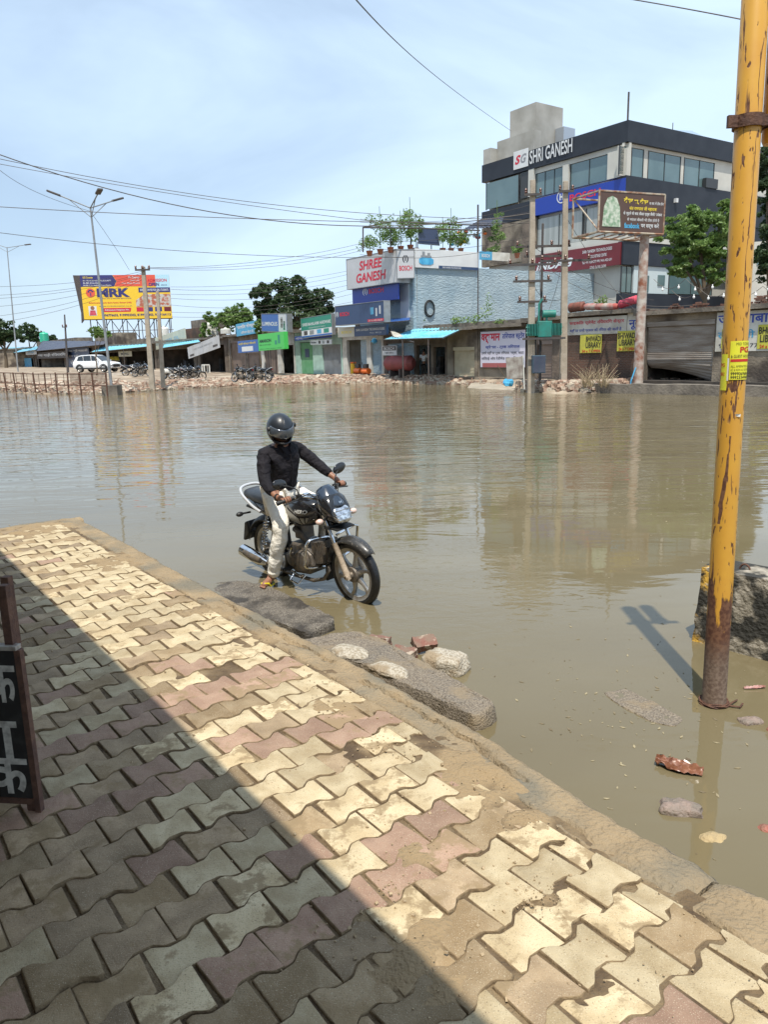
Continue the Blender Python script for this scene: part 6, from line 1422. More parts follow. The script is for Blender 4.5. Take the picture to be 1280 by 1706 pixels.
# painted walls and notices on the right shops
sign('wall_sign', 'faded white painted Hindi repair sign on the brick shop', S, 946, 528, 1045, 557, m_white2, [('साइकिल प्लेनेट रिपेयरिंग सेन्टर', .04, .96, .56, .84, m_redl, .02), ('यहाँ पर सभी प्रकार की रिपेयर की जाती है', .05, .92, .12, .38, m_bluel, .01)], off=-.06, th=.03)
sign('wall_sign', 'faded white painted strip with blue Hindi letters by the rusty sign post', S, 1046, 520, 1076, 552, m_white2, [('नूक', .1, .9, .1, .6, m_bluel, .02)], off=-.06, th=.03)
def bhi(x0, y0, x1, y1, lab): sign('poster', lab, S, x0, y0, x1, y1, m_dpaper, [('BHIWADI', .28 if x0 < 1000 else .04, .98, .62, .90, m_ink, .02), ('LIBRARY', .28 if x0 < 1000 else .10, .98, .28, .58, m_ink, .02), ('24 x 7 OPEN', .1, .95, .03, .18, m_inkr, .02)], off=-.09, th=.01, cat='poster')
bhi(967, 557, 1003, 588, 'yellow BHIWADI LIBRARY poster on the brick shop, left one'); bhi(1029, 551, 1061, 585, 'yellow BHIWADI LIBRARY poster just left of the rusty sign post'); bhi(1263, 540, 1312, 581, 'yellow BHIWADI LIBRARY poster right of the yellow pole')
bhi(1203, 548, 1225, 581, 'torn yellow poster mostly behind the yellow pole')
sign('wall_sign', 'whitewashed wall with big blue Hindi letters either side of the yellow pole', S, 1194, 517, 1330, 585, m_white2, [('जय बाबा याबु', .02, .98, .62, .92, m_bluel, .02), ('लक्ष्मी खाद', .03, .80, .28, .55, m_cyan, .02), ('98129 74779', .05, .6, .1, .2, m_dkl)], off=-.06, th=.03)
sign('poster_board', 'big white poster of red and blue Hindi lettering right of the cream shutter', S, 801, 551, 876, 612, mat('poster_lilac', (.60, .58, .68), rough=.5), [('वर्धमान', .02, .45, .66, .94, m_redl, .04), ('तिरपाल स्टोर', .50, .98, .74, .95, m_bluel, .02), ('स्पेशल - ट्रक तिरपाल', .12, .88, .50, .62, m_bluel, .02), ('हमारे यहाँ पर ट्रक तिरपाल, रस्सा, काटा', .03, .97, .34, .45, m_dkl, .01), ('सिलाई और रेडीमेड सब मिलता है', .03, .95, .20, .30, m_dkl, .01)], off=-.12, th=.05, frame=m_steel, cat='poster', extra=[(.05, .95, .0, .12, mat('poster_red', (.35, .10, .10), rough=.6))])
# ragged brick parapet and weeds on the right roofs: loose courses of brick
rnd = random.Random(2)
rb = fthing('roof_parapet', 'ragged loose brick parapet along the low roof at the right', 'parapet', S, S.uv(1180, 500)[0], 0, 3)
mb = rb.mb(); ua, ub = S.uv(1068, 505)[0], S.uv(1420, 480)[0]; zr1 = S.uv(1180, 516, 0)[1]
mb.box(ua, ub, .5, .9, zr1-.4, zr1+.14); rb.part('core', mb, m_brk); u = ua; nb = 0
bmesh_b = [brickm for brickm in []]
mb0 = MB(); mb0.box(-.115, .115, -.06, .06, 0, .07); bme = mb0.mesh('brick', mat('loose_brick', (.20, .085, .055), (.13, .075, .055), scale=6, rough=.9, rnd=.35))
while u < ub and nb < 290:
    k = int(2+4*abs(noise.noise(Vector((u*.7, 0, 0))))*2+(u-ua)*.09)
    for j in range(k):
        if nb >= 290: break
        o = bpy.data.objects.new('brick', bme); C.objects.link(o); o.parent = rb.e; nb += 1
        o.matrix_local = Matrix.Translation(rb.T @ Vector((u+rnd.uniform(-.04, .04)+(j % 2)*.12, .25+rnd.uniform(-.06, .06), zr1+j*.078))) @ Matrix.Rotation(rnd.gauss(0, .16), 4, 'Z') @ Matrix.Rotation(rnd.gauss(0, .05), 4, 'Y')
    u += .30
# red drums lying on the roof
def roll(name, lab, F, p0, p1, r_, y, mt, segs=3):
    a, b = Vector((*F.uv(*p0, y), 0)), Vector((*F.uv(*p1, y), 0)); a = Vector((a.x, y, a.y)); b = Vector((b.x, y, b.y)); t = fthing(name, lab, 'drum', F, a.x, y, a.z-r_); n = 12
    pts_ = [a.lerp(b, i/n) for i in range(n+1)]; mb = t.mb(); mb.tube(pts_, [r_*(.7 if i in (0, n) else 1+.06*(i % 2)) for i in range(n+1)], 14); t.part('shell', mb, mt, smooth=True); return t
m_rdrum = mat('rust_drum', (.22, .07, .045), (.12, .05, .035), scale=4, rough=.7); m_rwhite = mat('red_white_roll', (.36, .08, .065), (.40, .35, .31), scale=2.2, rough=.8, lo=.42, hi=.7); m_pink = mat('pink_cloth', (.60, .10, .14), (.45, .05, .08), scale=4, rough=.9)
roll('rusty_drum', 'rust red drum at the left end of the rolls on the low roof', S, (950, 513), (974, 510), .25, .8, m_rdrum)
roll('faded_roll', 'red and white faded roll in the middle on the low roof', S, (975, 511), (1031, 511), .17, .8, m_rwhite)
roll('pink_roll', 'pink cloth roll at the right end against the rusty sign post', S, (1033, 508), (1064, 498), .2, .8, m_pink)
# string of bulbs
sb_ = Th('string_lights', 'string of small white bulbs hung above the low right roof', 'string lights', base=tuple(W(1180, 475, 42)))
mb = sb_.mb(); w0_, w1_ = W(1090, 465, 42), W(1330, 462, 36); pts_ = [w0_.lerp(w1_, i/40)-Vector((0, 0, .5*math.sin(math.pi*((i*4/40) % 1)))) for i in range(41)]; mb.tube(pts_, .012, 4); sb_.part('cord', mb, m_steel)
w0_, w1_ = W(1120, 484, 40), W(1330, 474, 35); pts2 = [w0_.lerp(w1_, i/40)-Vector((0, 0, .4*math.sin(math.pi*((i*4/40) % 1)))) for i in range(41)]; mb = sb_.mb(); mb.tube(pts2, .012, 4); sb_.part('cord', mb, m_steel)
mb0 = MB(); mb0.ell((0, 0, -.14), (.06, .06, .075), 10, 8); mb0.tube([(0, 0, 0), (0, 0, -.09)], .028, 6); bulb = mb0.mesh('bulb', mat('bulb_glass', (.80, .80, .78), rough=.2), True, 180)
for ps in (pts_, pts2):
    for i in range(3, 41, 5):
        o = bpy.data.objects.new('bulb', bulb); C.objects.link(o); o.parent = sb_.e; o.matrix_local = Matrix.Translation(sb_.T @ ps[i])

# ---------------------------------------------------------------- street signs on the left row
sign('shop_sign', 'green and white hardware shop sign with rows of pictures above the mint pillar', S, 502, 527, 553, 560, m_wsign, [('SHREE MAHALAXMI HARDWARE', .04, .97, .58, .74, m_wsign, .02), ('Complete Hardware Solutions', .25, .8, .42, .50, m_wsign)], off=-1.4, th=.3, frame=m_gsteel, tilt=-.03, extra=[(0, 1, .37, 1, m_dgreen), (0, 1, 0, .08, m_blue), (.08, .2, .12, .33, m_steel), (.28, .42, .12, .33, m_gsteel), (.52, .66, .12, .33, m_cyan), (.74, .90, .12, .33, m_dgreen)])
sign('shop_banner', 'narrow purple banner below the green hardware sign', S, 491, 558, 552, 565, m_bluel, [('HARDWARE & PAINTS', .03, .4, .2, .8, m_wsign)], off=-1.0, th=.05, tilt=-.02)
sign('shop_sign', 'small white sign with tool pictures above the white pillar', S, 517, 566, 552, 574, m_wsign, [('Finolex', .04, .3, .3, .7, m_dkl, .02)], off=-1.1, th=.1, extra=[(.4, .5, .2, .8, m_steel), (.58, .68, .2, .8, m_gsteel), (.8, .9, .2, .8, m_steel)])
sign('shop_sign', 'blue LUMINOUS sign with pictured end panel above the green sign', S, 436, 523, 478, 552, m_blue, [('LUMINOUS', .02, .63, .32, .55, m_wsign, .02)], off=-2.2, th=.5, frame=m_gsteel, tilt=.05, legs=[(452, 560)], extra=[(.68, .98, 0, 1, m_gsign), (.76, .84, .2, .8, m_wallb), (.86, .93, .1, .6, m_dgreen)])
sign('shop_sign', 'bright green AMARON battery sign', S, 430, 555, 473, 583, m_green, [('AMARON', .04, .52, .48, .68, m_dkl, .03), ('LASTS LONG, REALLY LONG', .05, .9, .06, .12, m_dkl), ('9812 234 455', .05, .5, .3, .37, m_dkl)], off=-2.8, th=.4, tilt=-.02, legs=[(442, 583), (446, 583)], extra=[(.66, .74, .3, .55, m_dgreen), (.78, .86, .35, .85, m_dgreen)])
sign('shop_sign', 'upper sky blue Hindi sign standing on the roof left of the LUMINOUS sign', S, 393, 537, 427, 558, m_cyan, [('साहिल होण्डा', .05, .95, .48, .88, m_wsign, .03), ('रिपेयर सेंटर है', .25, .85, .1, .36, m_wsign, .02)], off=-.8, th=.15, tilt=-.04)
sign('shop_sign', 'lower blue violet Hindi sign with white patch on a thin post', S, 396, 567, 430, 587, m_blue, [('साहिल होण्डा रिपेयरिंग', .05, .9, .62, .85, m_yell, .01)], off=-2.6, th=.08, tilt=-.02, legs=[(408, 590), (411, 590)], extra=[(.2, .75, .1, .5, m_wsign)])
sign('shop_banner', 'wide dirty white banner with small motorcycle drawings hung at a slant', S, 312, 569, 366, 589, mat('dirty_banner', (.50, .51, .53), (.42, .42, .42), scale=1, rough=.6), [('HERO HONDA SPARE PARTS', .2, .8, .55, .68, m_gsteel)], off=-2.4, th=.04, tilt=-.12, extra=[(.06, .2, .12, .3, m_steel), (.8, .94, .2, .38, m_steel), (.498, .502, 0, 1, m_gsteel)])
sign('roof_hoarding', 'pale green faded hoarding on the roof behind the motorcycles', S, 258, 555, 309, 576, mat('pale_hoarding', (.50, .52, .42), (.40, .42, .36), scale=1, rough=.6), [('MOBIL OIL', .3, .8, .35, .6, m_cyan)], off=-.4, th=.1, tilt=-.08)
sign('shop_sign', 'navy painted board with white Hindi lines at the shop behind the car', S, 113, 579, 149, 617, m_navy, [('जय श्री बालाजी', .05, .95, .78, .93, m_wsign, .03), ('राज स्वीट हाउस', .05, .9, .56, .70, m_wsign, .02), ('रोड', .1, .45, .25, .45, m_wsign, .02)], off=-.5, th=.06)
sign('shop_sign', 'long grey sign with white Hindi letters under the navy tarp', S, 60, 586, 112, 597, m_steel, [('बस गाड़ी रिपेयरिंग', .05, .95, .25, .8, m_wsign, .03)], off=-1.2, th=.08)
sign('shop_sign', 'small beige shop board under the blue awning by the car', S, 197, 585, 219, 594, m_shutc, [('MOBIL', .2, .8, .3, .7, m_dkl, .01)], off=-1.6, th=.05)
sign('wall_poster', 'teal poster with a white swirl at the left shops', S, 19, 597, 52, 614, m_cyan, [('S', .3, .7, .1, .9, m_wsign, .04, .5)], off=-.4, th=.05, cat='poster')
sign('shop_sign', 'small white and teal board at the corner of the left blue awning', S, 42, 583, 60, 591, m_wsign, [('TYRE', .2, .8, .3, .7, m_cyan, .02)], off=-1.5, th=.05)
sign('shop_sign', 'small white BOSCH sign behind the red tank', S, 637, 576, 661, 592, m_wsign, [('BOSCH', .15, .85, .56, .86, m_wsign, .02), ('श्री गणेश', .2, .8, .12, .36, m_dkl, .02)], off=-.6, th=.08, extra=[(.04, .96, .5, .94, m_steel)])
# awnings: corrugated sheets on thin posts
def awning(lab, pts_, offs, mt, posts=(), n=30, name='awning'):
    """pts_: high left, high right, low right, low left pixels; offs: depth offsets from the street line"""
    q = [(S.uv(p[0], p[1], o)[0], o, S.uv(p[0], p[1], o)[1]) for p, o in zip(pts_, offs)]
    t = fthing(name, lab, 'awning', S, q[0][0], q[0][1], q[0][2]); mb = t.mb(); corr(mb, *q, n=n, amp=.03); o = t.part('sheet', mb, mt)
    sd = o.modifiers.new('s', 'SOLIDIFY'); sd.thickness = .02
    mb = t.mb(); mb.tube([q[3], q[2]], .04, 6); mb.tube([q[0], q[3]], .03, 6); mb.tube([q[1], q[2]], .03, 6); t.part('frame', mb, m_steel, kind='stuff')
    for px, py in posts:
        oo = offs[2]; u, z = S.uv(px, py, oo); mb = t.mb(); mb.tube([(u, oo, FARZ-.1), (u, oo, z)], .05, 6); t.part('post', mb, m_steel)
    return t
awning('torn sky blue corrugated awning over the red tank shop', [(690, 548), (778, 545), (738, 563), (638, 566)], (.2, .2, -2.6, -2.6), m_tinc, [(671, 566), (714, 564)])
awning('ragged white cloth flap hanging from the torn awning', [(648, 546), (668, 558), (690, 570), (655, 561)], (-1.0, -1.4, -2.7, -2.0), m_white2, n=12)
awning('blue tarp edge above the open tool shop', [(640, 531), (684, 529), (684, 534), (640, 538)], (-.2, -.2, -1.5, -1.5), m_blue)
awning('long blue tin awning behind the motorcycles', [(273, 573), (330, 565), (334, 570), (270, 580)], (0, 0, -2.4, -2.4), m_tinc, [(382, 566)])
awning('blue tin awning right of the white car', [(170, 576), (247, 572), (250, 577), (150, 587)], (0, 0, -2.6, -2.6), m_tinc, [(205, 582)])
awning('navy tarp roof over the middle of the left shops', [(70, 568), (178, 568), (172, 574), (58, 585)], (1.5, 1.5, -2.0, -2.0), m_tarpd)
awning('blue striped tin awning at the far left', [(-20, 580), (70, 577), (58, 583), (-25, 595)], (.8, .8, -2.2, -2.2), m_tinb, [(62, 590)])
awning('small yellow awning behind the white car', [(170, 594), (197, 594), (199, 601), (172, 600)], (-.4, -.4, -1.4, -1.4), m_ylw, n=8)
# tanks, roof clutter
def tank(lab, px, py0, py1, w_px, mt, off=2.0, box=False):
    u, z0 = S.uv(px, py1, off); _, z1 = S.uv(px, py0, off); r_ = abs(S.uv(px+w_px/2, py1, off)[0]-u)*.8; t = fthing('water_tank', lab, 'water tank', S, u, off, z0); r_ = w_px/2*(S.M @ Vector((u, off, 0))).y/1250; mb = t.mb(); h = z1-z0
    pr_ = [(r_*.96, z0)]
    for i in range(8): pr_ += [(r_*.96, z0+h*.84*(i+.1)/8), (r_, z0+h*.84*(i+.3)/8), (r_, z0+h*.84*(i+.8)/8), (r_*.96, z0+h*.84*(i+1)/8)]
    pr_ += [(r_*.8, z0+h*.93), (r_*.3, z0+h*.97), (r_*.28, z1)]
    mb.lathe(pr_, 20, c=(u, off, 0)); t.part('shell', mb, mt, smooth=True); mb = t.mb(); mb.lathe([(r_*.3, z1), (r_*.32, z1+.05), (r_*.1, z1+.1)], 14, c=(u, off, 0)); t.part('lid', mb, mt, smooth=True)
m_wt = mat('white_tank', (.72, .71, .66), (.62, .61, .56), scale=2, rough=.5)
tank('white ribbed water tank on the brick roof left of the blue Hindi sign', 353, 536, 561, 21, m_wt); tank('bright green ribbed water tank on a far left roof', 74, 553, 570, 14, mat('green_tank', (.04, .45, .28), rough=.4)); tank('small white water tank behind the hoarding', 274, 544, 562, 15, m_wt)
tank('low white tank beside the bright tree', 376, 547, 556, 17, m_wt)
def roofblock(lab, x0, y0, x1, y1, mt, off=1.5, name='roof_block', d=3):
    u0, u1, z0, z1 = S.rect(x0, y0, x1, y1, off); mb = MB(); mb.box(u0, u1, off, off+d, z0-.5, z1); solo(name, lab, 'wall', mb, mt, M=S.M)
roofblock('broken red brick parapet left of the white ribbed tank', 305, 547, 336, 567, m_brk); roofblock('dark flat roof slab with rubble behind the car shops', 195, 565, 260, 574, m_conc, 3); roofblock('pale brick upper storey above the car shop', 158, 556, 194, 573, m_wallg, 1.2)
roofblock('low dark roof ledge along the middle shops', 380, 556, 500, 560, m_conc, .5); roofblock('grey block on the brick parapet', 318, 533, 341, 547, m_conc, 2.0)
roofblock('dark flat roof behind the navy tarp', 60, 566, 125, 575, m_conc, 3.0)
# parapet with weeds below the blue wall
roofblock('mossy concrete ledge below the pale blue wall', 690, 537, 880, 550, m_conc, .8, d=2)
for i, (px, h) in enumerate(((757, .5), (770, .45), (792, .8), (812, 1.5), (700, .4), (835, .4), (1000, .5))):
    u, z = S.uv(px, 540 if px < 900 else 512, .9); t = fthing('weed_tuft', ('weed tuft on the ledge above the red tank shop', 'weed tuft on the ledge above the cream shutter', 'weed tuft on the ledge below the wall drain pipe', 'tallest weed tuft on the ledge, over the Hindi poster', 'weed tuft at the left end of the blue wall ledge', 'weed tuft on the ledge left of the transformer poles', 'weed tuft on the roof beside the red drums')[i], 'weed', S, u, .9, z, 'weeds on the roof ledges'); mb = t.mb()
    for _ in range(4): leaves(mb, Vector((u+rnd.uniform(-.5, .5), .9, z+h*rnd.uniform(.2, .8))), (.35, .3, h*.5), 25, .09, rnd)
    t.part('foliage', mb, m_leafl)
# things in the shop doorways
def simple(name, lab, cat, px, py, off, fn, mt, smooth=True):
    u, z = S.uv(px, py, off); z = FARZ+.07; t = fthing(name, lab, cat, S, u, off, z); fn(t, u, off, z); return t
def f_can(t, u, y, z):
    mb = t.mb(); mb.lathe([(.2, z), (.22, z+.05), (.22, z+.85), (.12, z+.95)], 14, c=(u, y, 0)); t.part('body', mb, m_ylw, smooth=True); mb = t.mb(); mb.lathe([(.23, z+.9), (.23, z+.98), (.05, z+1.0)], 14, c=(u, y, 0)); t.part('lid', mb, m_orange, smooth=True)
simple('drum', 'tall yellow drum in front of the tool shop', 'drum', 589, 615, -1.2, f_can, m_ylw)
def f_pump(t, u, y, z):
    mb = t.mb(); mb.tube([(u-.35, y, z+.35), (u+.35, y, z+.35)], .22, 12); t.part('tank', mb, m_orange, smooth=True); mb = t.mb(); mb.box(u-.15, u+.2, y-.12, y+.12, z+.57, z+.85); mb.tube([(u-.3, y, z+.5), (u-.55, y, z+1.0)], .03, 6); t.part('motor', mb, m_steel); 
    for sg in (-1, 1): mb = t.mb(); mb.lathe([(.14, y-.2), (.14, y-.14)], 12, c=(u+.25*sg, 0, z+.14), ax='y'); t.part('wheel', mb, m_rubber)
simple('air_pump', 'orange red machine in front of the tool shop doorway', 'machine', 597, 617, -1.4, f_pump, m_orange); simple('air_pump', 'smaller orange machine by the tool shop pillar', 'machine', 610, 616, -1.6, f_pump, m_orange)
u0, z_ = S.uv(643, 605, -1.5); u1 = S.uv(690, 605, -.3)[0]
t = fthing('red_tank', 'big dull red cylindrical tank lying in the open shop', 'tank', S, u0, -1, FARZ); mb = t.mb(); ce = (S.uv(650, 605, -1.2)[0], S.uv(688, 605, -.6)[0]); zc3 = S.uv(668, 605, -1)[1]
mb.tube([(ce[0]-.25, -1.4, zc3), (ce[0], -1.3, zc3), (ce[1], -.8, zc3), (ce[1]+.25, -.7, zc3)], [.3, .52, .52, .3], 18); t.part('shell', mb, mat('dull_red', (.30, .07, .07), (.22, .06, .055), scale=2, rough=.6), smooth=True)
for k in (.2, .8): mb = t.mb(); x = ce[0]+(ce[1]-ce[0])*k; mb.box(x-.06, x+.06, -1.5, -.6, FARZ, zc3-.4); t.part('cradle', mb, m_steel)
u, z = S.uv(624, 568, -1.0); t = fthing('blue_helmet', 'bright blue round helmet hanging in the tool shop', 'helmet', S, u, -1, z); mb = t.mb(); mb.ell((u, -1, z), (.2, .2, .2), 14, 10); t.part('shell', mb, m_comp, smooth=True, ang=180); mb = t.mb(); mb.box(u-.22, u+.22, -1.25, -.9, z-.08, z-.05); t.part('brim', mb, m_comp)
# white stool by the motorcycles
u, z = S.uv(342, 605, -3.0); t = fthing('plastic_stool', 'white plastic stool beside the parked motorcycles', 'stool', S, u, -3, FARZ+.1); mb = t.mb(); mb.box(u-.3, u+.3, -3.3, -2.7, FARZ+.85, FARZ+.95); t.part('seat', mb, m_wt)
for a in (-1, 1):
    for b in (-1, 1): mb = t.mb(); mb.box(u+a*.27-.05, u+a*.27+.05, -3+b*.27-.05, -3+b*.27+.05, FARZ+.1, FARZ+.85); t.part('leg', mb, m_wt)
# man in a white shirt
pm = P0(707, 52.5); t = Th('person', 'man in white shirt and dark trousers standing under the torn blue awning', 'person', M=Matrix.Translation((pm.x, pm.y, FARZ+.05)) @ Matrix.Rotation(-.3, 4, 'Z'))
Jm = dict(pel=(0, 0, .95, .14), che=(0, 0, 1.25, .15), shc=(0, 0, 1.42, .12), nk=(0, -.01, 1.53, .06), hd=(0, -.02, 1.68, .105), sr=(-.2, 0, 1.42, .065), er=(-.27, .0, 1.15, .048), wr=(-.16, -.2, 1.15, .035), hr=(-.1, -.25, 1.2, .035), sl=(.2, 0, 1.42, .065), el=(.27, .02, 1.15, .048), wl=(.26, -.03, .9, .035), hl=(.26, -.05, .82, .035), kr=(-.1, 0, .5, .075), ar=(-.11, .02, .08, .05), tr=(-.12, -.14, .04, .04), kl=(.1, 0, .5, .075), al=(.11, .02, .08, .05), tl_=(.12, -.14, .04, .04))
mb = t.mb(); skin(mb, Jm, [('pel', 'che'), ('che', 'shc'), ('shc', 'nk'), ('nk', 'hd'), ('shc', 'sr'), ('sr', 'er'), ('er', 'wr'), ('wr', 'hr'), ('shc', 'sl'), ('sl', 'el'), ('el', 'wl'), ('wl', 'hl'), ('pel', 'kr'), ('kr', 'ar'), ('ar', 'tr'), ('pel', 'kl'), ('kl', 'al'), ('al', 'tl_')], 1); t.part('body', mb, m_skin, smooth=True, ang=180)
mb = t.mb(); skin(mb, dict(p=(0, 0, .93, .175), c=(0, 0, 1.22, .18), s=(0, 0, 1.42, .14), r=(-.2, 0, 1.41, .085), r2=(-.26, 0, 1.22, .08), l=(.2, 0, 1.41, .085), l2=(.26, 0, 1.22, .08)), [('p', 'c'), ('c', 's'), ('s', 'r'), ('r', 'r2'), ('s', 'l'), ('l', 'l2')], 2); t.part('shirt', mb, m_wsign, smooth=True, ang=180)
mb = t.mb(); skin(mb, dict(p=(0, 0, .92, .165), r=(-.1, 0, .5, .10), r2=(-.11, 0, .12, .085), l=(.1, 0, .5, .10), l2=(.11, 0, .12, .085)), [('p', 'r'), ('r', 'r2'), ('p', 'l'), ('l', 'l2')], 2); t.part('trousers', mb, m_dark, smooth=True, ang=180)
mb = t.mb(); mb.ell((0, .015, 1.74), (.11, .12, .10), 12, 8); t.part('hair', mb, m_hair, smooth=True, ang=180)

# ---------------------------------------------------------------- MRK billboard
pb0 = P0(140, 62); BF_ = Fac((P0(131, 122).x, 122), (.985, .17))
bbd = fthing('billboard', 'large yellow, blue and red MRK school billboard on a dark steel truss', 'billboard', BF_, BF_.uv(205, 500)[0], 0, .3)
def bbr(x0, y0, x1, y1): return BF_.rect(x0, y0, x1, y1)
U0, U1 = BF_.uv(136, 495)[0], BF_.uv(284, 495)[0]; Z0, Z1 = BF_.uv(210, 531)[1], BF_.uv(210, 458)[1]; BWd, BH = U1-U0, Z1-Z0; kk = BWd/7.3
m_by = mat('board_yellow', (.80, .52, .035), rough=.5); m_bn = mat('board_navy', (.035, .035, .16), rough=.5); m_br = mat('board_red', (.68, .10, .06), rough=.5); m_bc = mat('board_pale_blue', (.42, .66, .78), rough=.5)
mb = bbd.mb(); mb.box(U0, U1, 0, .25, Z0, Z1); face = bbd.part('panel', mb, m_by)
def bpoly(fr, mt, nm='colour_field', y=-.01):
    mb = bbd.mb(); mb.prism([(U0+a*BWd, Z0+b*BH) for a, b in fr], 'y', y, -.001 if y > -.015 else y+.008); return bbd.part(nm, mb, mt, parent=face)
bpoly([(0, .74), (.37, .74), (.40, .86), (.36, 1), (0, 1)], m_bn); bpoly([(.375, .74), (.84, .74), (.84, 1), (.365, 1), (.403, .86)], m_br); bpoly([(.842, .60), (1, .70), (1, 1), (.842, 1)], m_bc, y=-.011); bpoly([(.64, .60), (1, .60), (1, .71), (.64, .71)], m_bn, y=-.019)
bpoly([(.60, .27), (1, .27), (1, .56), (.70, .56), (.60, .42)], mat('photo_brickred', (.40, .12, .07), (.50, .48, .44), scale=1.6, rough=.6, lo=.45, hi=.55), 'picture')
bpoly([(.23, .16), (.53, .16), (.54, .25), (.22, .25)], m_redl)
for i in range(4): bpoly([(.60+i*.105, .16), (.68+i*.105, .16), (.68+i*.105, .26), (.60+i*.105, .26)], (m_redl, m_bn, m_bn, m_maroon)[i])
bpoly([(.06, .08), (.15, .08), (.15, .30), (.06, .30)], m_wsign); mb = bbd.mb(); cx, cz = U0+.105*BWd, Z0+.16*BH
mb.lathe([(.001, -.03), (.16*kk, -.03), (.16*kk, -.02)], 16, c=(cx, 0, cz+.35*kk), ax='y'); bbd.part('picture', mb, m_skin, parent=face); mb = bbd.mb(); mb.prism([(cx-.28*kk, cz-.25*kk), (cx+.28*kk, cz-.25*kk), (cx+.2*kk, cz+.15*kk), (cx-.2*kk, cz+.15*kk)], 'y', -.03, -.02); bbd.part('picture', mb, m_pink, parent=face)
cx, cz = U0+.10*BWd, Z0+.60*BH; mb = bbd.mb(); mb.lathe([(.001, -.02), (.37*kk, -.02), (.37*kk, -.01)], 28, c=(cx, 0, cz), ax='y'); em = bbd.part('round_emblem', mb, m_br, parent=face)
mb = bbd.mb(); mb.box(cx-.04*kk, cx+.04*kk, -.03, -.022, cz-.28*kk, cz)
for k in range(5): a = R(20+35*k); mb.ell((cx+.18*kk*math.cos(a), -.026, cz+kk*(.05+.16*math.sin(a))), (.065*kk, .004, .065*kk), 8, 6)
bbd.part('tree_emblem', mb, m_bn, parent=face)
def btext(tx, a0, a1, b0_, b1_, mt, bo=.0, sh=0):
    mb = bbd.mb(); puttext(mb, tx, U0+a0*BWd, U0+a1*BWd, Z0+b0_*BH, Z0+b1_*BH, -.024, bo, sh); bbd.part('lettering', mb, mt, parent=face)
btext('MRK', .17, .54, .50, .70, m_bn, .05); btext('UG Courses', .03, .14, .925, .97, m_yell, .02); btext('B.Sc. (CBZ, NM, BIOTECH MICRO), B.C.A (FASTT)', .03, .34, .85, .89, m_wsign, .02); btext('BA, BBA, B.Com, B.Sc.', .03, .20, .80, .84, m_wsign, .02); btext('M.A/M.Sc Bio Medical, (Chem.) Psycho', .03, .34, .75, .785, m_wsign, .02)
btext('PG Courses', .54, .66, .92, .97, m_wsign, .02); btext('M.Com (CS)', .56, .66, .85, .89, m_wsign, .02); btext('M.Sc. (Math, Physics)', .46, .66, .79, .83, m_wsign, .02)
btext('ADMISSION', .75, .97, .84, .91, m_redl, .02); btext('OPEN', .76, .88, .74, .82, m_bn, .04); btext('2023-24', .90, .97, .75, .78, m_bn); btext('EDUCATION FEE FOR GIRL STUDENTS', .66, .98, .63, .68, m_wsign, .02)
btext('DEGREE, B.ED & TEACHERS INSTITUTIONS', .20, .55, .455, .48, m_bn, .01); btext('Saharanwas, Garhi Bolni Road, Rewari (HR)', .07, .55, .35, .39, m_redl, .02); btext('www.mrkeducation.co.in', .18, .55, .285, .31, m_bn); btext('Admission Helpline No.', .24, .52, .18, .225, m_wsign, .02)
btext('9996776633, 9199933302, 8199933303, 9319164113', .20, .985, .05, .115, m_bn, .03)
mb = bbd.mb(); mb.prism([(U0-.55*kk, Z1), (U0-.005, Z1-.02), (U0-.005, Z0), (U0-.25*kk, Z0-.3*kk), (U0-.2*kk, Z0+1)], 'y', .0, .6); bbd.part('torn_side', mb, m_steel)
mb = bbd.mb()
zq = .3
for k in range(6):
    x = U0+BWd*(.12+.17*k); mb.tube([(x, 1.6, zq), (x, 1.6, Z0+.1)], .06, 6)
    if k < 5:
        x2 = U0+BWd*(.12+.17*(k+1)); mb.tube([(x, .5, Z0-3.6), (x2, .5, Z0)], .06, 5); mb.tube([(x2, .5, Z0-3.6), (x, .5, Z0)], .06, 5)
mb.tube([(U0, .5, Z0-.05), (U1, .5, Z0-.05)], .07, 6); mb.tube([(U0, .5, Z0-1.8), (U1, .5, Z0-1.8)], .06, 6); bbd.part('truss', mb, m_steel, kind='stuff')
for k in range(6): 
    x = U0+BWd*(.06+.18*k); mb = bbd.mb(); mb.tube([(x, .5, zq), (x, .5, Z1-.1)], .08, 8); bbd.part('post', mb, m_steel)

# ---------------------------------------------------------------- lamps and utility poles
m_lamp = mat('painted_grey_arm', (.20, .21, .22), rough=.6)
def streetlamp(bpx, bpy, tpx, tpy, arms, lab, r_=.09):
    b = G(bpx, bpy, FARZ); tpt = W(tpx, tpy, b.y); t = Th('street_lamp', lab, 'street lamp', M=Matrix.Translation(b)); mb = t.mb(); d = tpt-b; mb.tube([(0, 0, -.3), d*.5, d], [r_, r_*.8, r_*.55], 12); t.part('pole', mb, m_gsteel, smooth=True)
    mb = t.mb(); mb.box(-.45, .45, -.45, .45, -.45, .22); 
    if bpx > 100: t.part('footing', mb, m_conc)
    for ax, ay, dy in arms:
        e = W(ax, ay, b.y+dy)-b; mb = t.mb(); mb.tube([d-Vector((0, 0, .05)), e], .035, 6); mb.tube([d-Vector((0, 0, .55)), e.lerp(d, .3)], .022, 6); t.part('arm', mb, m_lamp)
        dd = (e-d).normalized(); mb = t.mb(); M = Matrix.Translation(e) @ dd.to_track_quat('X', 'Z').to_matrix().to_4x4(); mb.box(-.1, .65, -.14, .14, -.05, .06, M); t.part('lamp_head', mb, m_steel, bev=.03)
    return t
streetlamp(186, 648, 150, 345, [(97, 325, 0), (163, 322, -2.0), (190, 334, 1.5)], 'triple headed grey street lamp standing at the water near the billboard')
streetlamp(30, 625, 11, 412, [(-30, 400, 0), (42, 408, 0)], 'double armed grey street lamp near the left edge')
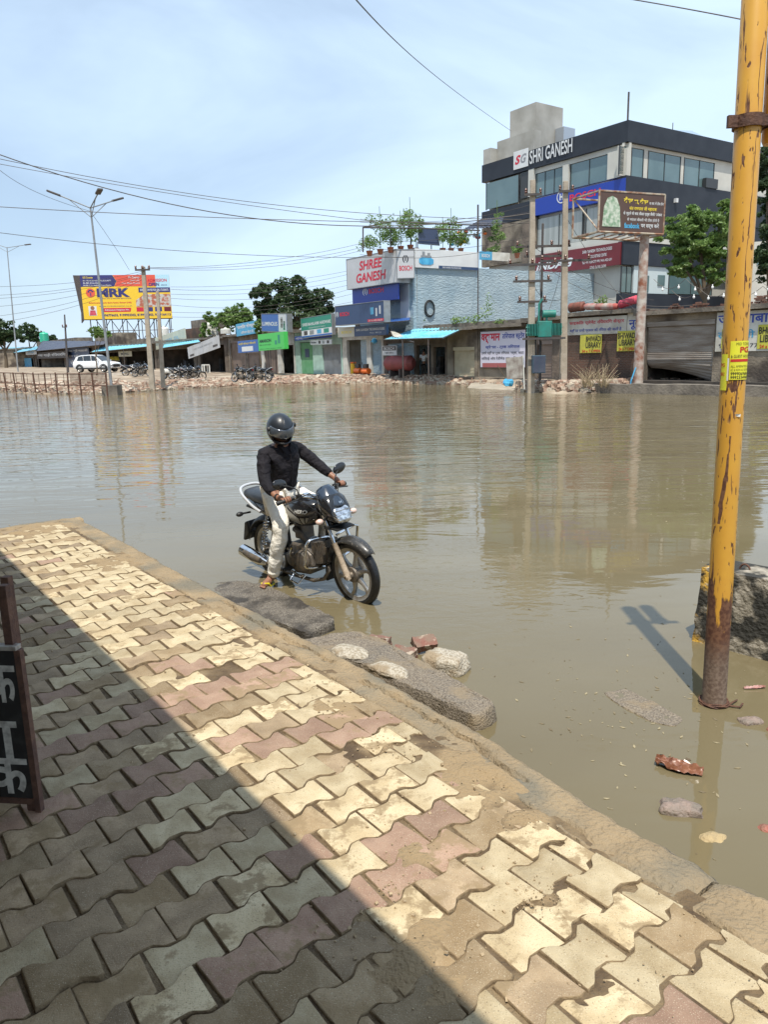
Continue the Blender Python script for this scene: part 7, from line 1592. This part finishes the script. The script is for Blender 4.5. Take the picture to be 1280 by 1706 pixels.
def upole(bpx, Y, tpx, tpy, lab, r0=.16, r1=.1, cross=(), mt=None, z0=FARZ):
    b = P0(bpx, Y, z0); tp = W(tpx, tpy, Y); t = Th('utility_pole', lab, 'utility pole', M=Matrix.Translation(b)); mb = t.mb(); d = tp-b; rs_ = []
    for k, (p, r_) in enumerate(((Vector((0, 0, -.4)), r0), (d*.5, (r0+r1)/2), (d, r1))): rs_.append([tuple(p+Vector((x*r_, y*r_*.8, 0))) for x, y in ((-1, -1), (1, -1), (1, 1), (-1, 1))])
    mb.loft(rs_); t.part('post', mb, mt or m_pole, bev=.02)
    for fz, w_, n_ in cross:
        c2 = d*fz; mb = t.mb(); mb.box(c2.x-w_, c2.x+w_, c2.y-.2, c2.y-.12, c2.z-.05, c2.z+.05); ca = t.part('crossarm', mb, m_steel)
        for k in range(n_):
            x = c2.x-w_+2*w_*(k+.1)/(n_-.8); mb = t.mb(); mb.lathe([(.03, c2.z+.05), (.07, c2.z+.1), (.05, c2.z+.15), (.07, c2.z+.2), (.03, c2.z+.27)], 10, c=(x, c2.y-.16, 0)); t.part('insulator', mb, mat('insulator_brown', (.12, .05, .035), rough=.25), parent=ca, smooth=True)
    return t
upole(253, 48, 238, 444, 'taller cement utility pole with crossarm before the billboard', .16, .11, [(.97, .45, 3)], z0=.3)
upole(271, 50, 262, 485, 'shorter bare cement utility pole right beside the taller one', .13, .09, z0=.3)
upole(113, 80, 107, 524, 'thin dark leaning pole on the far left roofs', .12, .06, [(.8, .25, 2)], mt=m_steel)
PA_ = G(886, 642, FARZ).y
upole(885, PA_, 888, 300, 'cement utility pole with crossarms left of the transformer pair', .17, .11, [(.60, 1.15, 3), (.93, .4, 2), (.52, .9, 2), (.42, .7, 2)])
upole(939, PA_+.3, 943, 302, 'cement utility pole right of the transformer', .17, .11, [(.62, 1.2, 3), (.95, .35, 2)])
upole(900, PA_+.8, 905, 372, 'thin dark steel pole between the two cement poles', .06, .05, [(.86, 1.3, 4), (.8, .9, 2)], mt=m_steel)
# transformer: finned tank, drum conservator, bushings, cabinet below
tc0 = P0(905, PA_-.3); TF = Matrix.Translation((tc0.x, tc0.y, 0)); m_tg = mat('transformer_green', (.02, .22, .18), (.03, .16, .13), scale=3, rough=.5)
zt0 = W(905, 562, PA_-.3).z; zt1 = W(905, 538, PA_-.3).z
t = Th('transformer', 'green finned pole transformer with round ends hung between the two poles', 'transformer', M=TF, base=(0, 0, zt0)); hh = zt1-zt0
mb = t.mb(); mb.box(-.32, .32, -.3, .3, zt0, zt1+.08); t.part('tank', mb, m_tg, bev=.03)
for sg in (-1, 1):
    mb = t.mb()
    for k in range(7): x = sg*(.36+.07*k); mb.box(x-.015, x+.015, -.32+.02*k, .32-.02*k, zt0+.08, zt1-.04)
    mb.tube([(sg*.32, 0, zt0+.2), (sg*.85, 0, zt0+.2)], .05, 6); mb.tube([(sg*.32, 0, zt1-.2), (sg*.85, 0, zt1-.2)], .05, 6); t.part('cooling_fins', mb, m_tg, kind='stuff')
mb = t.mb(); zc4 = W(912, 523, PA_-.3).z; mb.tube([(-.1, -.1, zc4), (.5, -.1, zc4)], .17, 14); mb.tube([(.1, -.1, zt1), (.1, -.1, zc4)], .05, 6); mb.tube([(-.25, 0, zt1), (-.25, 0, zc4+.45), (-.1, 0, zc4+.7)], .05, 6); t.part('conservator', mb, m_tg, smooth=True)
for k in range(3): mb = t.mb(); x = -.25+.2*k; mb.lathe([(.03, zt1+.08), (.06, zt1+.15), (.04, zt1+.2), (.06, zt1+.27), (.02, zt1+.36)], 8, c=(x, .15, 0)); t.part('bushing', mb, m_rdrum, smooth=True)
mb = t.mb(); mb.box(-.95, .95, -.35, -.25, zt0-.1, zt0-.01); mb.box(-.95, .95, .2, .3, zt0-.1, zt0-.01); t.part('bracket', mb, m_steel, kind='stuff')
cb0 = P0(897, PA_-.4); zcb0, zcb1 = W(897, 622, PA_-.4).z, W(897, 592, PA_-.4).z; mb = MB(); mb.box(-.3, .3, -.2, .2, 0, zcb1-zcb0); t = Th('switch_box', 'blue grey electric switch box under the transformer', 'cabinet', M=Matrix.Translation((cb0.x, cb0.y, zcb0))); t.part('cabinet', mb, mat('box_blue_grey', (.05, .09, .13), rough=.5), bev=.02); mb = MB(); mb.tube([(-.1, .1, zcb1-zcb0), (-.1, .3, 1.7), (0, .3, 2.2)], .03, 6); mb.tube([(.1, .1, zcb1-zcb0), (.12, .3, 1.7), (.1, .3, 2.2)], .03, 6); t.part('cable', mb, m_rubber)
mb = MB(); mb.box(-.27, -.01, -.215, -.203, .05, zcb1-zcb0-.05); mb.box(.01, .27, -.215, -.203, .05, zcb1-zcb0-.05); t.part('door', mb, m_tarpd, kind='stuff')
# small advertising board leaning at the foot of the left pole
lb = G(860, 643, FARZ); t = Th('leaning_board', 'small faded poster board leaning at the foot of the left utility pole', 'board', M=at((lb.x, lb.y, FARZ), .15, -.06)); zt5 = W(855, 595, lb.y).z-FARZ; mb = t.mb(); mb.box(-.42, .38, 0, .05, .35, zt5); t.part('panel', mb, mat('faded_poster', (.42, .40, .36), (.20, .16, .14), scale=3, rough=.7)); mb = t.mb()
mb.box(.40, .45, .0, .05, -.2, zt5+.05); t.part('leg', mb, m_wt)
lb2 = G(848, 641, FARZ); t = Th('blue_scrap', 'bright blue plastic scrap with a stick on the rubble by the ramp', 'litter', M=Matrix.Translation((lb2.x, lb2.y, FARZ))); mb = MB(); mb.ell((0, 0, .1), (.28, .2, .2), 8, 6); roughen(mb, .12, 4, 2); t.part('scrap', mb, m_comp); mb = MB(); mb.tube([(0, 0, .1), (-.55, .1, .95)], .02, 5); t.part('stick', mb, m_bark)

# ---------------------------------------------------------------- brown hoarding on a rusting post
hp = G(1063, 651, WATER); HT = W(1075, 392, hp.y)
m_rpost = mat('rusty_white_post', (.50, .45, .40), (.24, .085, .045), scale=3.2, rough=.8, lo=.38, hi=.68, bump=.3, bscale=30)
hd = Th('hoarding', 'brown Hindi hoarding in a boxed steel frame on a rusty post', 'hoarding', M=Matrix.Translation(hp)); d = HT-hp; mb = hd.mb(); mb.tube([(0, 0, -.4), d*.5, d], [.24, .22, .2], 20); hd.part('post', mb, m_rpost, smooth=True)
mb = hd.mb(); mb.tube([(-.5, -.3, -.2), (-.42, -.28, .5), (-.2, -.2, 1.1)], .03, 6); hd.part('blue_rope', mb, m_comp)
HF = Fac((hp.x, hp.y), (.93, .37)); TH = hd.e.matrix_world.inverted() @ HF.M
def hmb(): return MB(TH.copy())
hu0, hu1, hz0, hz1 = HF.rect(1000, 311, 1107, 392, -.4); hz0 = HF.uv(1055, 387, -.4)[1]; hz1 = HF.uv(1055, 322, -.4)[1]
m_hbrown = mat('hoarding_brown', (.10, .055, .04), (.08, .045, .035), scale=1, rough=.5); m_hfr = mat('hoarding_frame', (.42, .36, .28), (.25, .12, .07), scale=3, rough=.7, lo=.45, hi=.6)
mb = hmb(); mb.box(hu0, hu1, -.4, -.34, hz0, hz1); hpn = hd.part('panel', mb, m_hbrown)
mb = hmb(); fr_ = [(hu0-.03, hz0-.03), (hu1+.03, hz0-.03), (hu1+.03, hz1+.03), (hu0-.03, hz1+.03)]
uw = hu0-.1; dd = 1.5
for y in (-.38, dd):
    for i in range(4): a, b = fr_[i], fr_[(i+1) % 4]; mb.tube([(a[0], y, a[1]), (b[0], y, b[1])], .05, 5)
for a in fr_: mb.tube([(a[0], -.38, a[1]), (a[0], dd, a[1])], .05, 5)
for k in range(7): x = hu0+(hu1-hu0)*k/6; mb.tube([(x, -.38, hz0-.03), (x+.3, dd, hz0-.03)], .035, 5)
mb.tube([(hu0, -.38, hz0), (hu0, dd, hz1)], .035, 5); hd.part('steel_frame', mb, m_hfr, kind='stuff')
w_, h_ = hu1-hu0, hz1-hz0
mb = hmb(); el_ = [(hu0+w_*(.04+.27*(.5+.5*math.cos(a))), hz0+h_*(.12+.42*(1 if False else 1))) for a in []]
pp = [(hu0+.04*w_, hz0+.12*h_), (hu0+.32*w_, hz0+.12*h_), (hu0+.30*w_, hz0+.62*h_), (hu0+.25*w_, hz0+.84*h_), (hu0+.18*w_, hz0+.90*h_), (hu0+.11*w_, hz0+.84*h_), (hu0+.06*w_, hz0+.62*h_)]
mb.prism(pp, 'y', -.42, -.405); hd.part('picture', mb, mat('picture_pale', (.55, .60, .50), (.22, .34, .22), scale=6, rough=.6, lo=.4, hi=.6), parent=hpn)
for tx, a0, a1, b0_, b1_, mt, bo in (('कैंसर', .36, .50, .74, .90, m_yell, .03), ('था, कैंसर', .52, .74, .72, .88, m_yell, .03), ('का बाद भी ठीक होना', .76, .99, .72, .82, m_wsign, .01), ('संत रामपाल जी महाराज', .45, .88, .56, .68, m_yell, .02), ('से जुड़ने के बाद कैंसर एड्स जैसी भयंकर', .36, .97, .42, .54, m_wsign, .02), ('से भयंकर बीमारी भी ठीक होती है', .42, .93, .28, .38, m_wsign, .01), ('facebook', .38, .62, .10, .24, m_comp, .03), ('पर सर्च करें', .64, .93, .10, .26, m_wsign, .02)):
    mb = hmb(); puttext(mb, tx, hu0+a0*w_, hu0+a1*w_, hz0+b0_*h_, hz0+b1_*h_, -.41, bo); hd.part('lettering', mb, mt, parent=hpn)

# ---------------------------------------------------------------- car, motorcycles, railing
def car(M, lab):
    t = Th('parked_car', lab, 'car', M=M); m_cw = mat('white_car_paint', (.78, .79, .80), rough=.2, coat=.8); m_cg = mat('car_glass', (.02, .025, .03), rough=.05, spec=.9)
    # stations along x (front +x): x, z low, z belt, half width
    st = [(-2.1, .45, .95, .74), (-2.0, .36, 1.02, .84), (-1.5, .30, 1.03, .88), (0, .28, 1.0, .90), (1.0, .28, .98, .90), (1.45, .30, .94, .88), (1.9, .34, .84, .84), (2.08, .42, .74, .72)]
    mb = t.mb(); rs_ = []
    for x, zl, zb, hw in st: rs_.append([(x, -hw*.92, zl), (x, -hw, zl+.2), (x, -hw, zb-.2), (x, -hw*.93, zb), (x, 0, zb+.04), (x, hw*.93, zb), (x, hw, zb-.2), (x, hw, zl+.2), (x, hw*.92, zl), (x, 0, zl-.02)])
    mb.loft(rs_); body = t.part('body', mb, m_cw, smooth=True, ang=40)
    rf = [(-2.0, 1.02, .70), (-1.75, 1.45, .62), (-1.3, 1.58, .64), (-.3, 1.62, .66), (.3, 1.56, .66), (1.05, 1.03, .74)]
    mb = t.mb(); mb.loft([[(x, -.80 if z < 1.1 else -hw-.06, min(z, 1.0)), (x, -hw, z-.03), (x, -hw*.6, z), (x, hw*.6, z), (x, hw, z-.03), (x, .80 if z < 1.1 else hw+.06, min(z, 1.0))] for x, z, hw in rf]); t.part('cabin', mb, m_cw, smooth=True, ang=40)
    for sg in (-1, 1):
        for pts_ in ([(-1.62, 1.08), (-1.45, 1.44), (-1.0, 1.50), (-.95, 1.07)], [(-.88, 1.07), (-.93, 1.50), (-.15, 1.53), (-.1, 1.06)], [(-.02, 1.06), (-.07, 1.53), (.28, 1.48), (.72, 1.06)]):
            mb = t.mb(); mb.prism(pts_, 'y', sg*.735-.02, sg*.735+.02); mb.v = [(x, y-(z-1.05)*.16*sg, z) for x, y, z in mb.v]; t.part('side_window', mb, m_cg)
        for x in (-1.28, 1.28):
            mb = t.mb(); mb.lathe([(.33, sg*.68), (.35, sg*.70), (.35, sg*.88), (.33, sg*.905), (.24, sg*.905)], 26, c=(x, 0, .34), ax='y'); w_ = t.part('wheel', mb, m_tyre, smooth=True); mb = t.mb(); mb.lathe([(.24, sg*.90), (.22, sg*.88), (.10, sg*.91), (.02, sg*.915)], 20, c=(x, 0, .34), ax='y'); t.part('rim', mb, m_alloy, smooth=True, parent=w_)
            mb = t.mb(); mb.tube([(x+.40*math.cos(a), sg*.88, .34+.40*math.sin(a)) for a in [math.pi*i/10 for i in range(11)]], .035, 6); t.part('arch_trim', mb, m_plast)
        mb = t.mb(); mb.box(1.80, 1.99, sg*.62-.14, sg*.62+.14, .66, .78); t.part('headlight', mb, m_clearlens, bev=.02); mb = t.mb(); mb.box(.72, .84, sg*.97-.09, sg*.97+.09, 1.0, 1.13); t.part('mirror', mb, m_cw, bev=.02)
        mb = t.mb(); mb.box(-1.6, 1.5, sg*.90-.02, sg*.90+.015, .30, .42); t.part('sill', mb, m_plast)
    mb = t.mb(); mb.add([(.36, -.62, 1.52), (.36, .62, 1.52), (1.05, .70, 1.07), (1.05, -.70, 1.07)], [(0, 1, 2, 3)]); t.part('windscreen', mb, m_cg)
    mb = t.mb(); mb.box(2.0, 2.10, -.5, .5, .45, .70); t.part('grille', mb, m_plast, bev=.02)
    mb = t.mb(); mb.box(-2.0, -1.95, -.8, -.55, .8, 1.0); t.part('tail_light', mb, m_redpaint)
    return t
cp = P0(163, 76, .35); car(Matrix.Translation((cp.x, cp.y, ground_z(cp.x, cp.y)+.0)) @ Matrix.Rotation(R(-16), 4, 'Z') @ Matrix.Scale(1.06, 4), 'white compact SUV parked side on before the left shops')
mk = [(222, 62, 20, 'motorcycle parked left end of the row right of the white car'), (238, 61, -10, 'second parked motorcycle, half behind the cement pole'), (300, 58, 15, 'parked motorcycle beside the white scooter'), (312, 58, -5, 'parked motorcycle third from the white stool'), (323, 57.5, 10, 'silver fronted motorcycle nearest the white stool'), (430, 50, 150, 'dark motorcycle parked in shade under the green sign'), (462, 50, 160, 'dark motorcycle parked in shade right of the sign legs')]
for px, Y, a, lab in mk:
    p = P0(px, Y, .2); z = max(ground_z(p.x, p.y), FARZ); dup(bk.e, Matrix.Translation((p.x-.6, p.y, z)) @ Matrix.Rotation(R(a), 4, 'Z') @ Matrix.Rotation(.12, 4, 'X'), lab, 'motorcycles parked along the far shops')
p = P0(285, 58, .2); t = Th('scooter', 'white scooter parked between the motorcycles', 'scooter', M=Matrix.Translation((p.x, p.y, ground_z(p.x, p.y))) @ Matrix.Rotation(R(15), 4, 'Z'))
mb = t.mb(); mb.loft([sup(-.75, .62, .10, .08), sup(-.5, .62, .2, .2), sup(-.1, .60, .22, .2), sup(.05, .5, .15, .15)]); t.part('rear_body', mb, m_wt, smooth=True, ang=60)
mb = t.mb(); mb.loft([[(.40, y, .35), (.46, y, .35), (.66, y*.7, 1.0), (.60, y*.7, 1.0)] for y in (-.2, .2)]); mb.box(-.05, .45, -.18, .18, .30, .36); t.part('leg_shield', mb, m_wt, bev=.02)
mb = t.mb(); mb.loft([sup(-.7, .84, .1, .03), sup(-.3, .82, .15, .05), sup(.05, .82, .1, .04)]); t.part('seat', mb, m_seat, smooth=True)
for x in (-.5, .75): mb = t.mb(); mb.lathe([(.16, -.05), (.24, -.05), (.26, 0), (.24, .05), (.16, .05)], 24, c=(x, 0, .26), ax='y', ring=True); w_ = t.part('wheel', mb, m_tyre, smooth=True); mb = t.mb(); mb.lathe([(.16, -.03), (.16, .03), (.02, .05)], 18, c=(x, 0, .26), ax='y'); t.part('rim', mb, m_alloy, parent=w_)
mb = t.mb(); mb.tube([(.6, -.33, 1.02), (.64, 0, 1.0), (.6, .33, 1.02)], .02, 6); mb.tube([(.62, 0, 1.0), (.75, 0, .3)], .03, 6); t.part('handlebar', mb, m_plast)
# rusty railing
ra0, ra1 = G(-60, 642, FARZ), G(178, 650, FARZ); rl = Th('railing', 'rusty iron railing along the left bank ending at the street lamp', 'railing', M=Matrix.Translation(ra0)); dv = ra1-ra0; zt6 = .92
for i in range(15):
    p = dv*i/14; mb = MB(); lean = rnd.gauss(0, .04); mb.box(p.x-.035, p.x+.035, p.y-.035, p.y+.035, -.4, zt6+.06); mb.v = [(x+(z*lean), y, z) for x, y, z in mb.v]; rl.part('post', mb, m_clamp)
for zz in (.25, zt6): mb = MB(); mb.tube([Vector((0, 0, zz)), dv*.3+Vector((0, 0, zz+.05)), dv*.6+Vector((0, 0, zz-.04)), dv+Vector((0, 0, zz))], .035, 6); rl.part('rail', mb, m_clamp)
mb0 = MB(); mb0.box(-.012, .012, -.012, .012, .25, zt6); bar = mb0.mesh('bar', m_clamp)
for i in range(150):
    if i < 120 and i % 6: continue
    o = bpy.data.objects.new('bar', bar); C.objects.link(o); o.parent = rl.e; o.matrix_local = Matrix.Translation(dv*(i+.5)/150)
# kerb wall before the right shops and paved ramp
ka, kb2 = G(960, 641, FARZ), G(1330, 647, FARZ); mb = MB(); dk = (kb2-ka).normalized(); nk = Vector((-dk.y, dk.x, 0))
n_ = 60; rs_ = []
for i in range(n_+1):
    p = ka+(kb2-ka)*i/n_; j = noise.noise(p)*.05; rs_.append([tuple(p+nk*a+Vector((0, 0, z+j))) for a, z in ((0, -.6), (0, .06), (.3, .08), (.32, -.6))])
mb.loft(rs_); solo('far_kerb', 'low mossy concrete kerb before the right shops', None, mb, m_conc, kind='structure')
rp = [G(x, y, FARZ) for x, y in ((772, 640), (850, 643), (876, 625), (800, 622))]; mb = MB(); mb.add([(p.x, p.y, WATER-.12 if i < 2 else FARZ+.12) for i, p in enumerate(rp)], [(0, 1, 2, 3)]); solo('ramp', 'pale paved ramp sloping into the water by the poster', None, mb, mat('ramp_paving', (.38, .33, .26), (.30, .26, .2), scale=2, rough=.9, bump=.4, bscale=6), kind='structure')
# ---------------------------------------------------------------- rubble along the far shore
m_rub = mat('rubble', (.33, .225, .165), (.44, .38, .30), scale=2.6, rough=.95, lo=.44, hi=.56, detail=1, col3=(.24, .15, .11), scale3=3.3, lo3=.52, hi3=.60)
mb = MB(); rnd = random.Random(11)
for k in range(7500):
    px = rnd.uniform(-60, 1330) if k % 4 else rnd.uniform(190, 760); az = math.atan2(*(lambda d: (d.x, d.y))(ray(px, 600))); rs2 = shore(az)
    if 770 < px < 868 and rnd.random() < .8: continue
    w_ = (3.0 if px < 780 else 1.3) if px > 200 else 6; r_ = rs2+.1+abs(rnd.gauss(0, w_*.55)); x, y = r_*math.sin(az), r_*math.cos(az); z = ground_z(x, y)
    if z < WATER-.15: continue
    s_ = rnd.choice((.05, .07, .09, .12, .16)); M = Matrix.Translation((x, y, z+s_*.35)) @ Matrix.Rotation(rnd.random()*6.3, 4, 'Z') @ Matrix.Rotation(rnd.gauss(0, .4), 4, 'X')
    mb.box(-s_*1.2, s_*rnd.uniform(.8, 1.5), -s_, s_*rnd.uniform(.6, 1), -s_*.5, s_*rnd.uniform(.4, .8), M)
solo('rubble', 'pinkish brick rubble and broken concrete heaped along the far shore', None, mb, m_rub, kind='stuff', base=(0, 0, 0))
for i, (px, py, a, b, h, lab) in enumerate([(912, 640, .55, .3, .35, 'flat tilted concrete piece at the foot of the right utility pole'), (950, 643, .4, .3, .35, 'reddish rock right of the right utility pole'), (925, 646, .35, .25, .28, 'brown rock at the water between the poles'), (985, 647, .35, .22, .25, 'pale rock among the dry stalks'), (905, 648, .3, .2, .22, 'small pink rock at the water below the transformer'), (1025, 648, .35, .2, .2, 'low rock just left of the rusty post'), (1100, 650, .5, .22, .2, 'low brown rock in the water right of the rusty post'), (1112, 648, .22, .2, .32, 'upright rock in the water right of the rusty post'), (865, 646, .3, .2, .25, 'rock beside the leaning poster board')]):
    solo('rock', lab, 'rock', stone(px, py, WATER-.02, a, b, h+.12, rnd.random(), 30+i, .25, True, n=1), m_rub, smooth=True, ang=40)
for i, (px, h) in enumerate(((975, .8), (985, 1.1), (1003, 1.15), (1010, .8))):
    b = G(px, 646, FARZ-.1); t = Th('dry_bush', ('leftmost dry stalk clump, right of the right utility pole', 'tall dry stalk clump second from the right utility pole', 'tall dry stalk clump nearer the rusty sign post', 'short dry stalk clump closest to the rusty sign post')[i], 'bush', M=Matrix.Translation(b), group='dry bushes beside the rusty sign post'); mb = MB()
    for _ in range(26):
        a = rnd.gauss(0, .55); c2 = rnd.gauss(0, .4); l = h*rnd.uniform(.5, 1); mb.tube([(0, 0, 0), (a*l*.5, c2*l*.5, l*.6), (a*l+rnd.gauss(0, .1), c2*l, l)], [.012, .009, .005], 3)
    t.part('stalks', mb, m_straw, kind='stuff')
# ---------------------------------------------------------------- trees
def bl(px, py, Y, rw, rh): p = W(px, py, Y); return ((p.x, p.y, p.z), (rw*Y/1250, rw*Y/1250*.8, rh*Y/1250))
def tb(px, Y): p = P0(px, Y); return (p.x, p.y, FARZ)
tree('dense dark broad tree rising behind the LUMINOUS and green signs', tb(490, 95), [bl(440, 498, 95, 24, 25), bl(485, 490, 95, 28, 34), bl(530, 505, 95, 26, 25), bl(500, 525, 95, 50, 22), bl(497, 470, 95, 14, 12), bl(540, 520, 95, 16, 20), bl(445, 520, 95, 20, 18)], .34, 7500, m_leaf, .35, 3)
tree('bright green young tree behind the white roof tank', tb(390, 85), [bl(395, 525, 85, 20, 18), bl(375, 535, 85, 24, 16), bl(405, 535, 85, 18, 18), bl(348, 528, 85, 9, 9), bl(340, 552, 85, 8, 14)], .28, 2600, m_leafl, .2, 4)
tree('green yellow bush between the blue Hindi sign and the LUMINOUS sign', tb(433, 70), [bl(433, 545, 70, 9, 12)], .2, 400, m_leafl, .1, 5, name='bush', cat='bush')
tree('round dark tree at the left edge behind the shops', tb(10, 150), [bl(5, 548, 150, 20, 16), bl(25, 560, 150, 16, 12), bl(-10, 560, 150, 20, 18)], .55, 1800, m_leaf, .4, 6)
tree('lower dark tree right of the left edge tree', tb(55, 170), [bl(45, 553, 170, 18, 12), bl(65, 562, 170, 14, 9), bl(85, 566, 170, 12, 7)], .55, 1400, m_leaf, .3, 7)
tree('small shrub under the MRK billboard truss', tb(160, 66), [bl(158, 552, 66, 10, 9), bl(172, 555, 66, 12, 7)], .2, 500, m_leafl, .08, 8, name='shrub', cat='shrub')
tree('feathery bright green tree before the office block', tb(1150, 46), [bl(1130, 385, 46, 34, 22), bl(1165, 365, 46, 22, 24), bl(1200, 375, 46, 28, 34), bl(1165, 410, 46, 40, 22), bl(1125, 425, 46, 24, 14), bl(1200, 425, 46, 30, 22), bl(1175, 450, 46, 26, 12), bl(1208, 345, 46, 14, 10), bl(1140, 445, 46, 30, 14), bl(1195, 462, 46, 26, 12)], .17, 11000, m_leafl, .22, 9)
tree('dark tall tree partly hidden behind the yellow pole', tb(1285, 52), [bl(1278, 270, 52, 16, 30), bl(1282, 320, 52, 20, 30), bl(1284, 370, 52, 24, 30), bl(1275, 420, 52, 20, 22), bl(1290, 450, 52, 26, 22)], .2, 5000, m_leaf, .25, 10)
# pale building glimpsed right of the pole
bp_ = P0(1300, 60); t = Th('pale_building', 'cream building glimpsed behind the tree right of the yellow pole', 'building', M=at((bp_.x, bp_.y, 0), -.3)); mb = t.mb(); mb.box(-3, 8, 0, 8, 0, W(1290, 400, 60).z); t.part('wall', mb, m_offw); mb = t.mb()
mb.box(-2.2, -.8, -.05, .05, W(1290, 440, 60).z, W(1290, 420, 60).z); t.part('window', mb, m_glass)
# distant low roofs that close the horizon behind the row
for i, (x0, x1, yt, Y, mt) in enumerate([(-80, 70, 583, 165, m_wallg), (70, 160, 580, 150, m_conc), (160, 300, 578, 130, m_wallg), (300, 420, 576, 110, m_wallb), (-400, -80, 575, 180, m_wallg)]):
    a, b = P0(x0, Y), P0(x1, Y); z = W((x0+x1)/2, yt, Y).z; t = Th('far_house', ('plain far house at the left edge', 'grey far house behind the navy tarp shops', 'far house behind the billboard', 'brown far house behind the white roof tank', 'far house beyond the left edge')[i], 'house', M=Matrix.Translation(((a.x+b.x)/2, Y, 0))); w_ = (b.x-a.x)/2; mb = MB(); mb.box(-w_, w_, 0, 10, -.5, z); t.part('wall', mb, mt); mb = MB(); mb.box(-w_-.2, w_+.2, -.3, 10.2, z+.002, z+.25); t.part('roof', mb, m_conc)

# ---------------------------------------------------------------- overhead wires
wc = [0]
def wire(lab, pts_, r_=.02, group=None):
    """pts_: three (px, py, depth) the wire passes through; a hanging curve between them"""
    P = [W(*p) for p in pts_]; t1 = (P[1]-P[0]).length/((P[1]-P[0]).length+(P[2]-P[1]).length)
    c = (P[1]-P[0]*(1-t1)**2-P[2]*t1**2)/(2*t1*(1-t1)); mb = MB(); n = 28; r_ *= .82
    mb.tube([P[0]*(1-t)**2+c*2*t*(1-t)+P[2]*t*t for t in [i/n for i in range(n+1)]], r_, 5); solo('wire', lab, 'wire', mb, m_steel, group=group)
wire('thick dark cable sagging from the upper left to the office block', [(-60, 236, 34), (424, 364, 38), (888, 355, 39)], .027)
wire('upper of two thin wires beside the thick sagging cable', [(-60, 252, 36), (430, 338, 40), (890, 366, 39)], .018)
wire('lower of two thin wires beside the thick sagging cable', [(-60, 262, 36), (300, 325, 38), (640, 371, 39)], .016)
wire('long level wire crossing behind the triple lamp head', [(-60, 341, 40), (300, 360, 42), (885, 372, 39)], .022)
wire('long level wire crossing the sky below the lamp heads', [(-60, 380, 40), (300, 418, 45), (690, 428, 50)], .018)
wire('single thin wire dropping from the top of the sky to the office block roof', [(585, -10, 14), (700, 105, 30), (852, 218, 64)], .016)
wire('short wire at the top right running into the yellow pole', [(1010, -8, 26), (1140, 14, 24), (1340, 54, 21)], .02)
wire('thin wire looping down from the upper left to the triple lamp', [(-40, 225, 30), (60, 320, 38), (150, 352, 42)], .012)
wire('thin wire from the triple lamp down to the taller cement pole', [(152, 355, 42), (180, 395, 44), (215, 450, 48)], .012)
for i, (y0, y1, y2) in enumerate(((446, 436, 404), (446, 441, 411), (447, 446, 416))): wire('%s wire of three running from the cement pole crossarm to the roof garden' % ('top', 'middle', 'lowest')[i], [(245, y0, 48), (430, y1, 50), (608, y2, 52)], .014, 'wires between the cement pole and the roof garden')
for i, (y0, y2) in enumerate(((452, 478), (455, 494), (457, 500), (460, 515), (462, 533), (466, 545))): wire('%s of the wires leaving the cement pole leftwards past the billboard' % ('topmost', 'second', 'third', 'fourth', 'fifth', 'lowest')[i], [(236, y0, 48), (120, (y0+y2)/2+6, 55), (-60, y2, 62)], .014, 'wires leaving the cement pole to the left')
for i, (y0, y1, y2) in enumerate(((478, 472, 447), (482, 480, 452), (490, 487, 462), (497, 497, 470), (508, 510, 476), (520, 516, 486), (528, 524, 500))): wire('%s far wire crossing behind the dark tree' % ('topmost', 'second highest', 'third highest', 'middle', 'third lowest', 'second lowest', 'lowest')[i], [(284, y0, 75), (440, y1, 80), (600, y2, 85)], .018, 'far wires behind the dark tree')
for i, (y0, y1, y2) in enumerate(((370, 372, 352), (365, 368, 340), (400, 398, 366), (412, 416, 392), (424, 428, 400))): wire('wire from roof garden to left transformer pole, %s' % ('above the solar panel', 'ending highest', 'crossing the middle of the terrace', 'below the solar panel', 'lowest of the fan')[i], [(600, y0, 50), (740, y1, 45), (888, y2, 39.5)], .014, 'wires from the roof garden to the utility poles')
for i, (a, b, c2) in enumerate(((( 888, 410, 39), (960, 455, 40), (1090, 500, 42)), ((943, 360, 39), (1000, 450, 40), (1064, 520, 36)), ((905, 440, 39), (990, 490, 38), (1180, 505, 36)), ((888, 470, 39), (915, 500, 39), (943, 495, 39)), ((888, 430, 39), (915, 455, 39), (943, 440, 39)), ((905, 400, 39), (900, 470, 39), (905, 525, 38.5)), ((943, 380, 39), (930, 470, 39), (912, 525, 38.5)))): wire(('slack wire from the left pole to the far right roof', 'slack wire from the right pole to the low roof by the rusty post', 'low wire from the thin pole to the right shops', 'short lower loop between the cement poles', 'short upper loop between the cement poles', 'wire dropping from the thin pole to the transformer', 'wire dropping from the right pole to the transformer')[i], [a, b, c2], .014, 'service wires round the transformer')
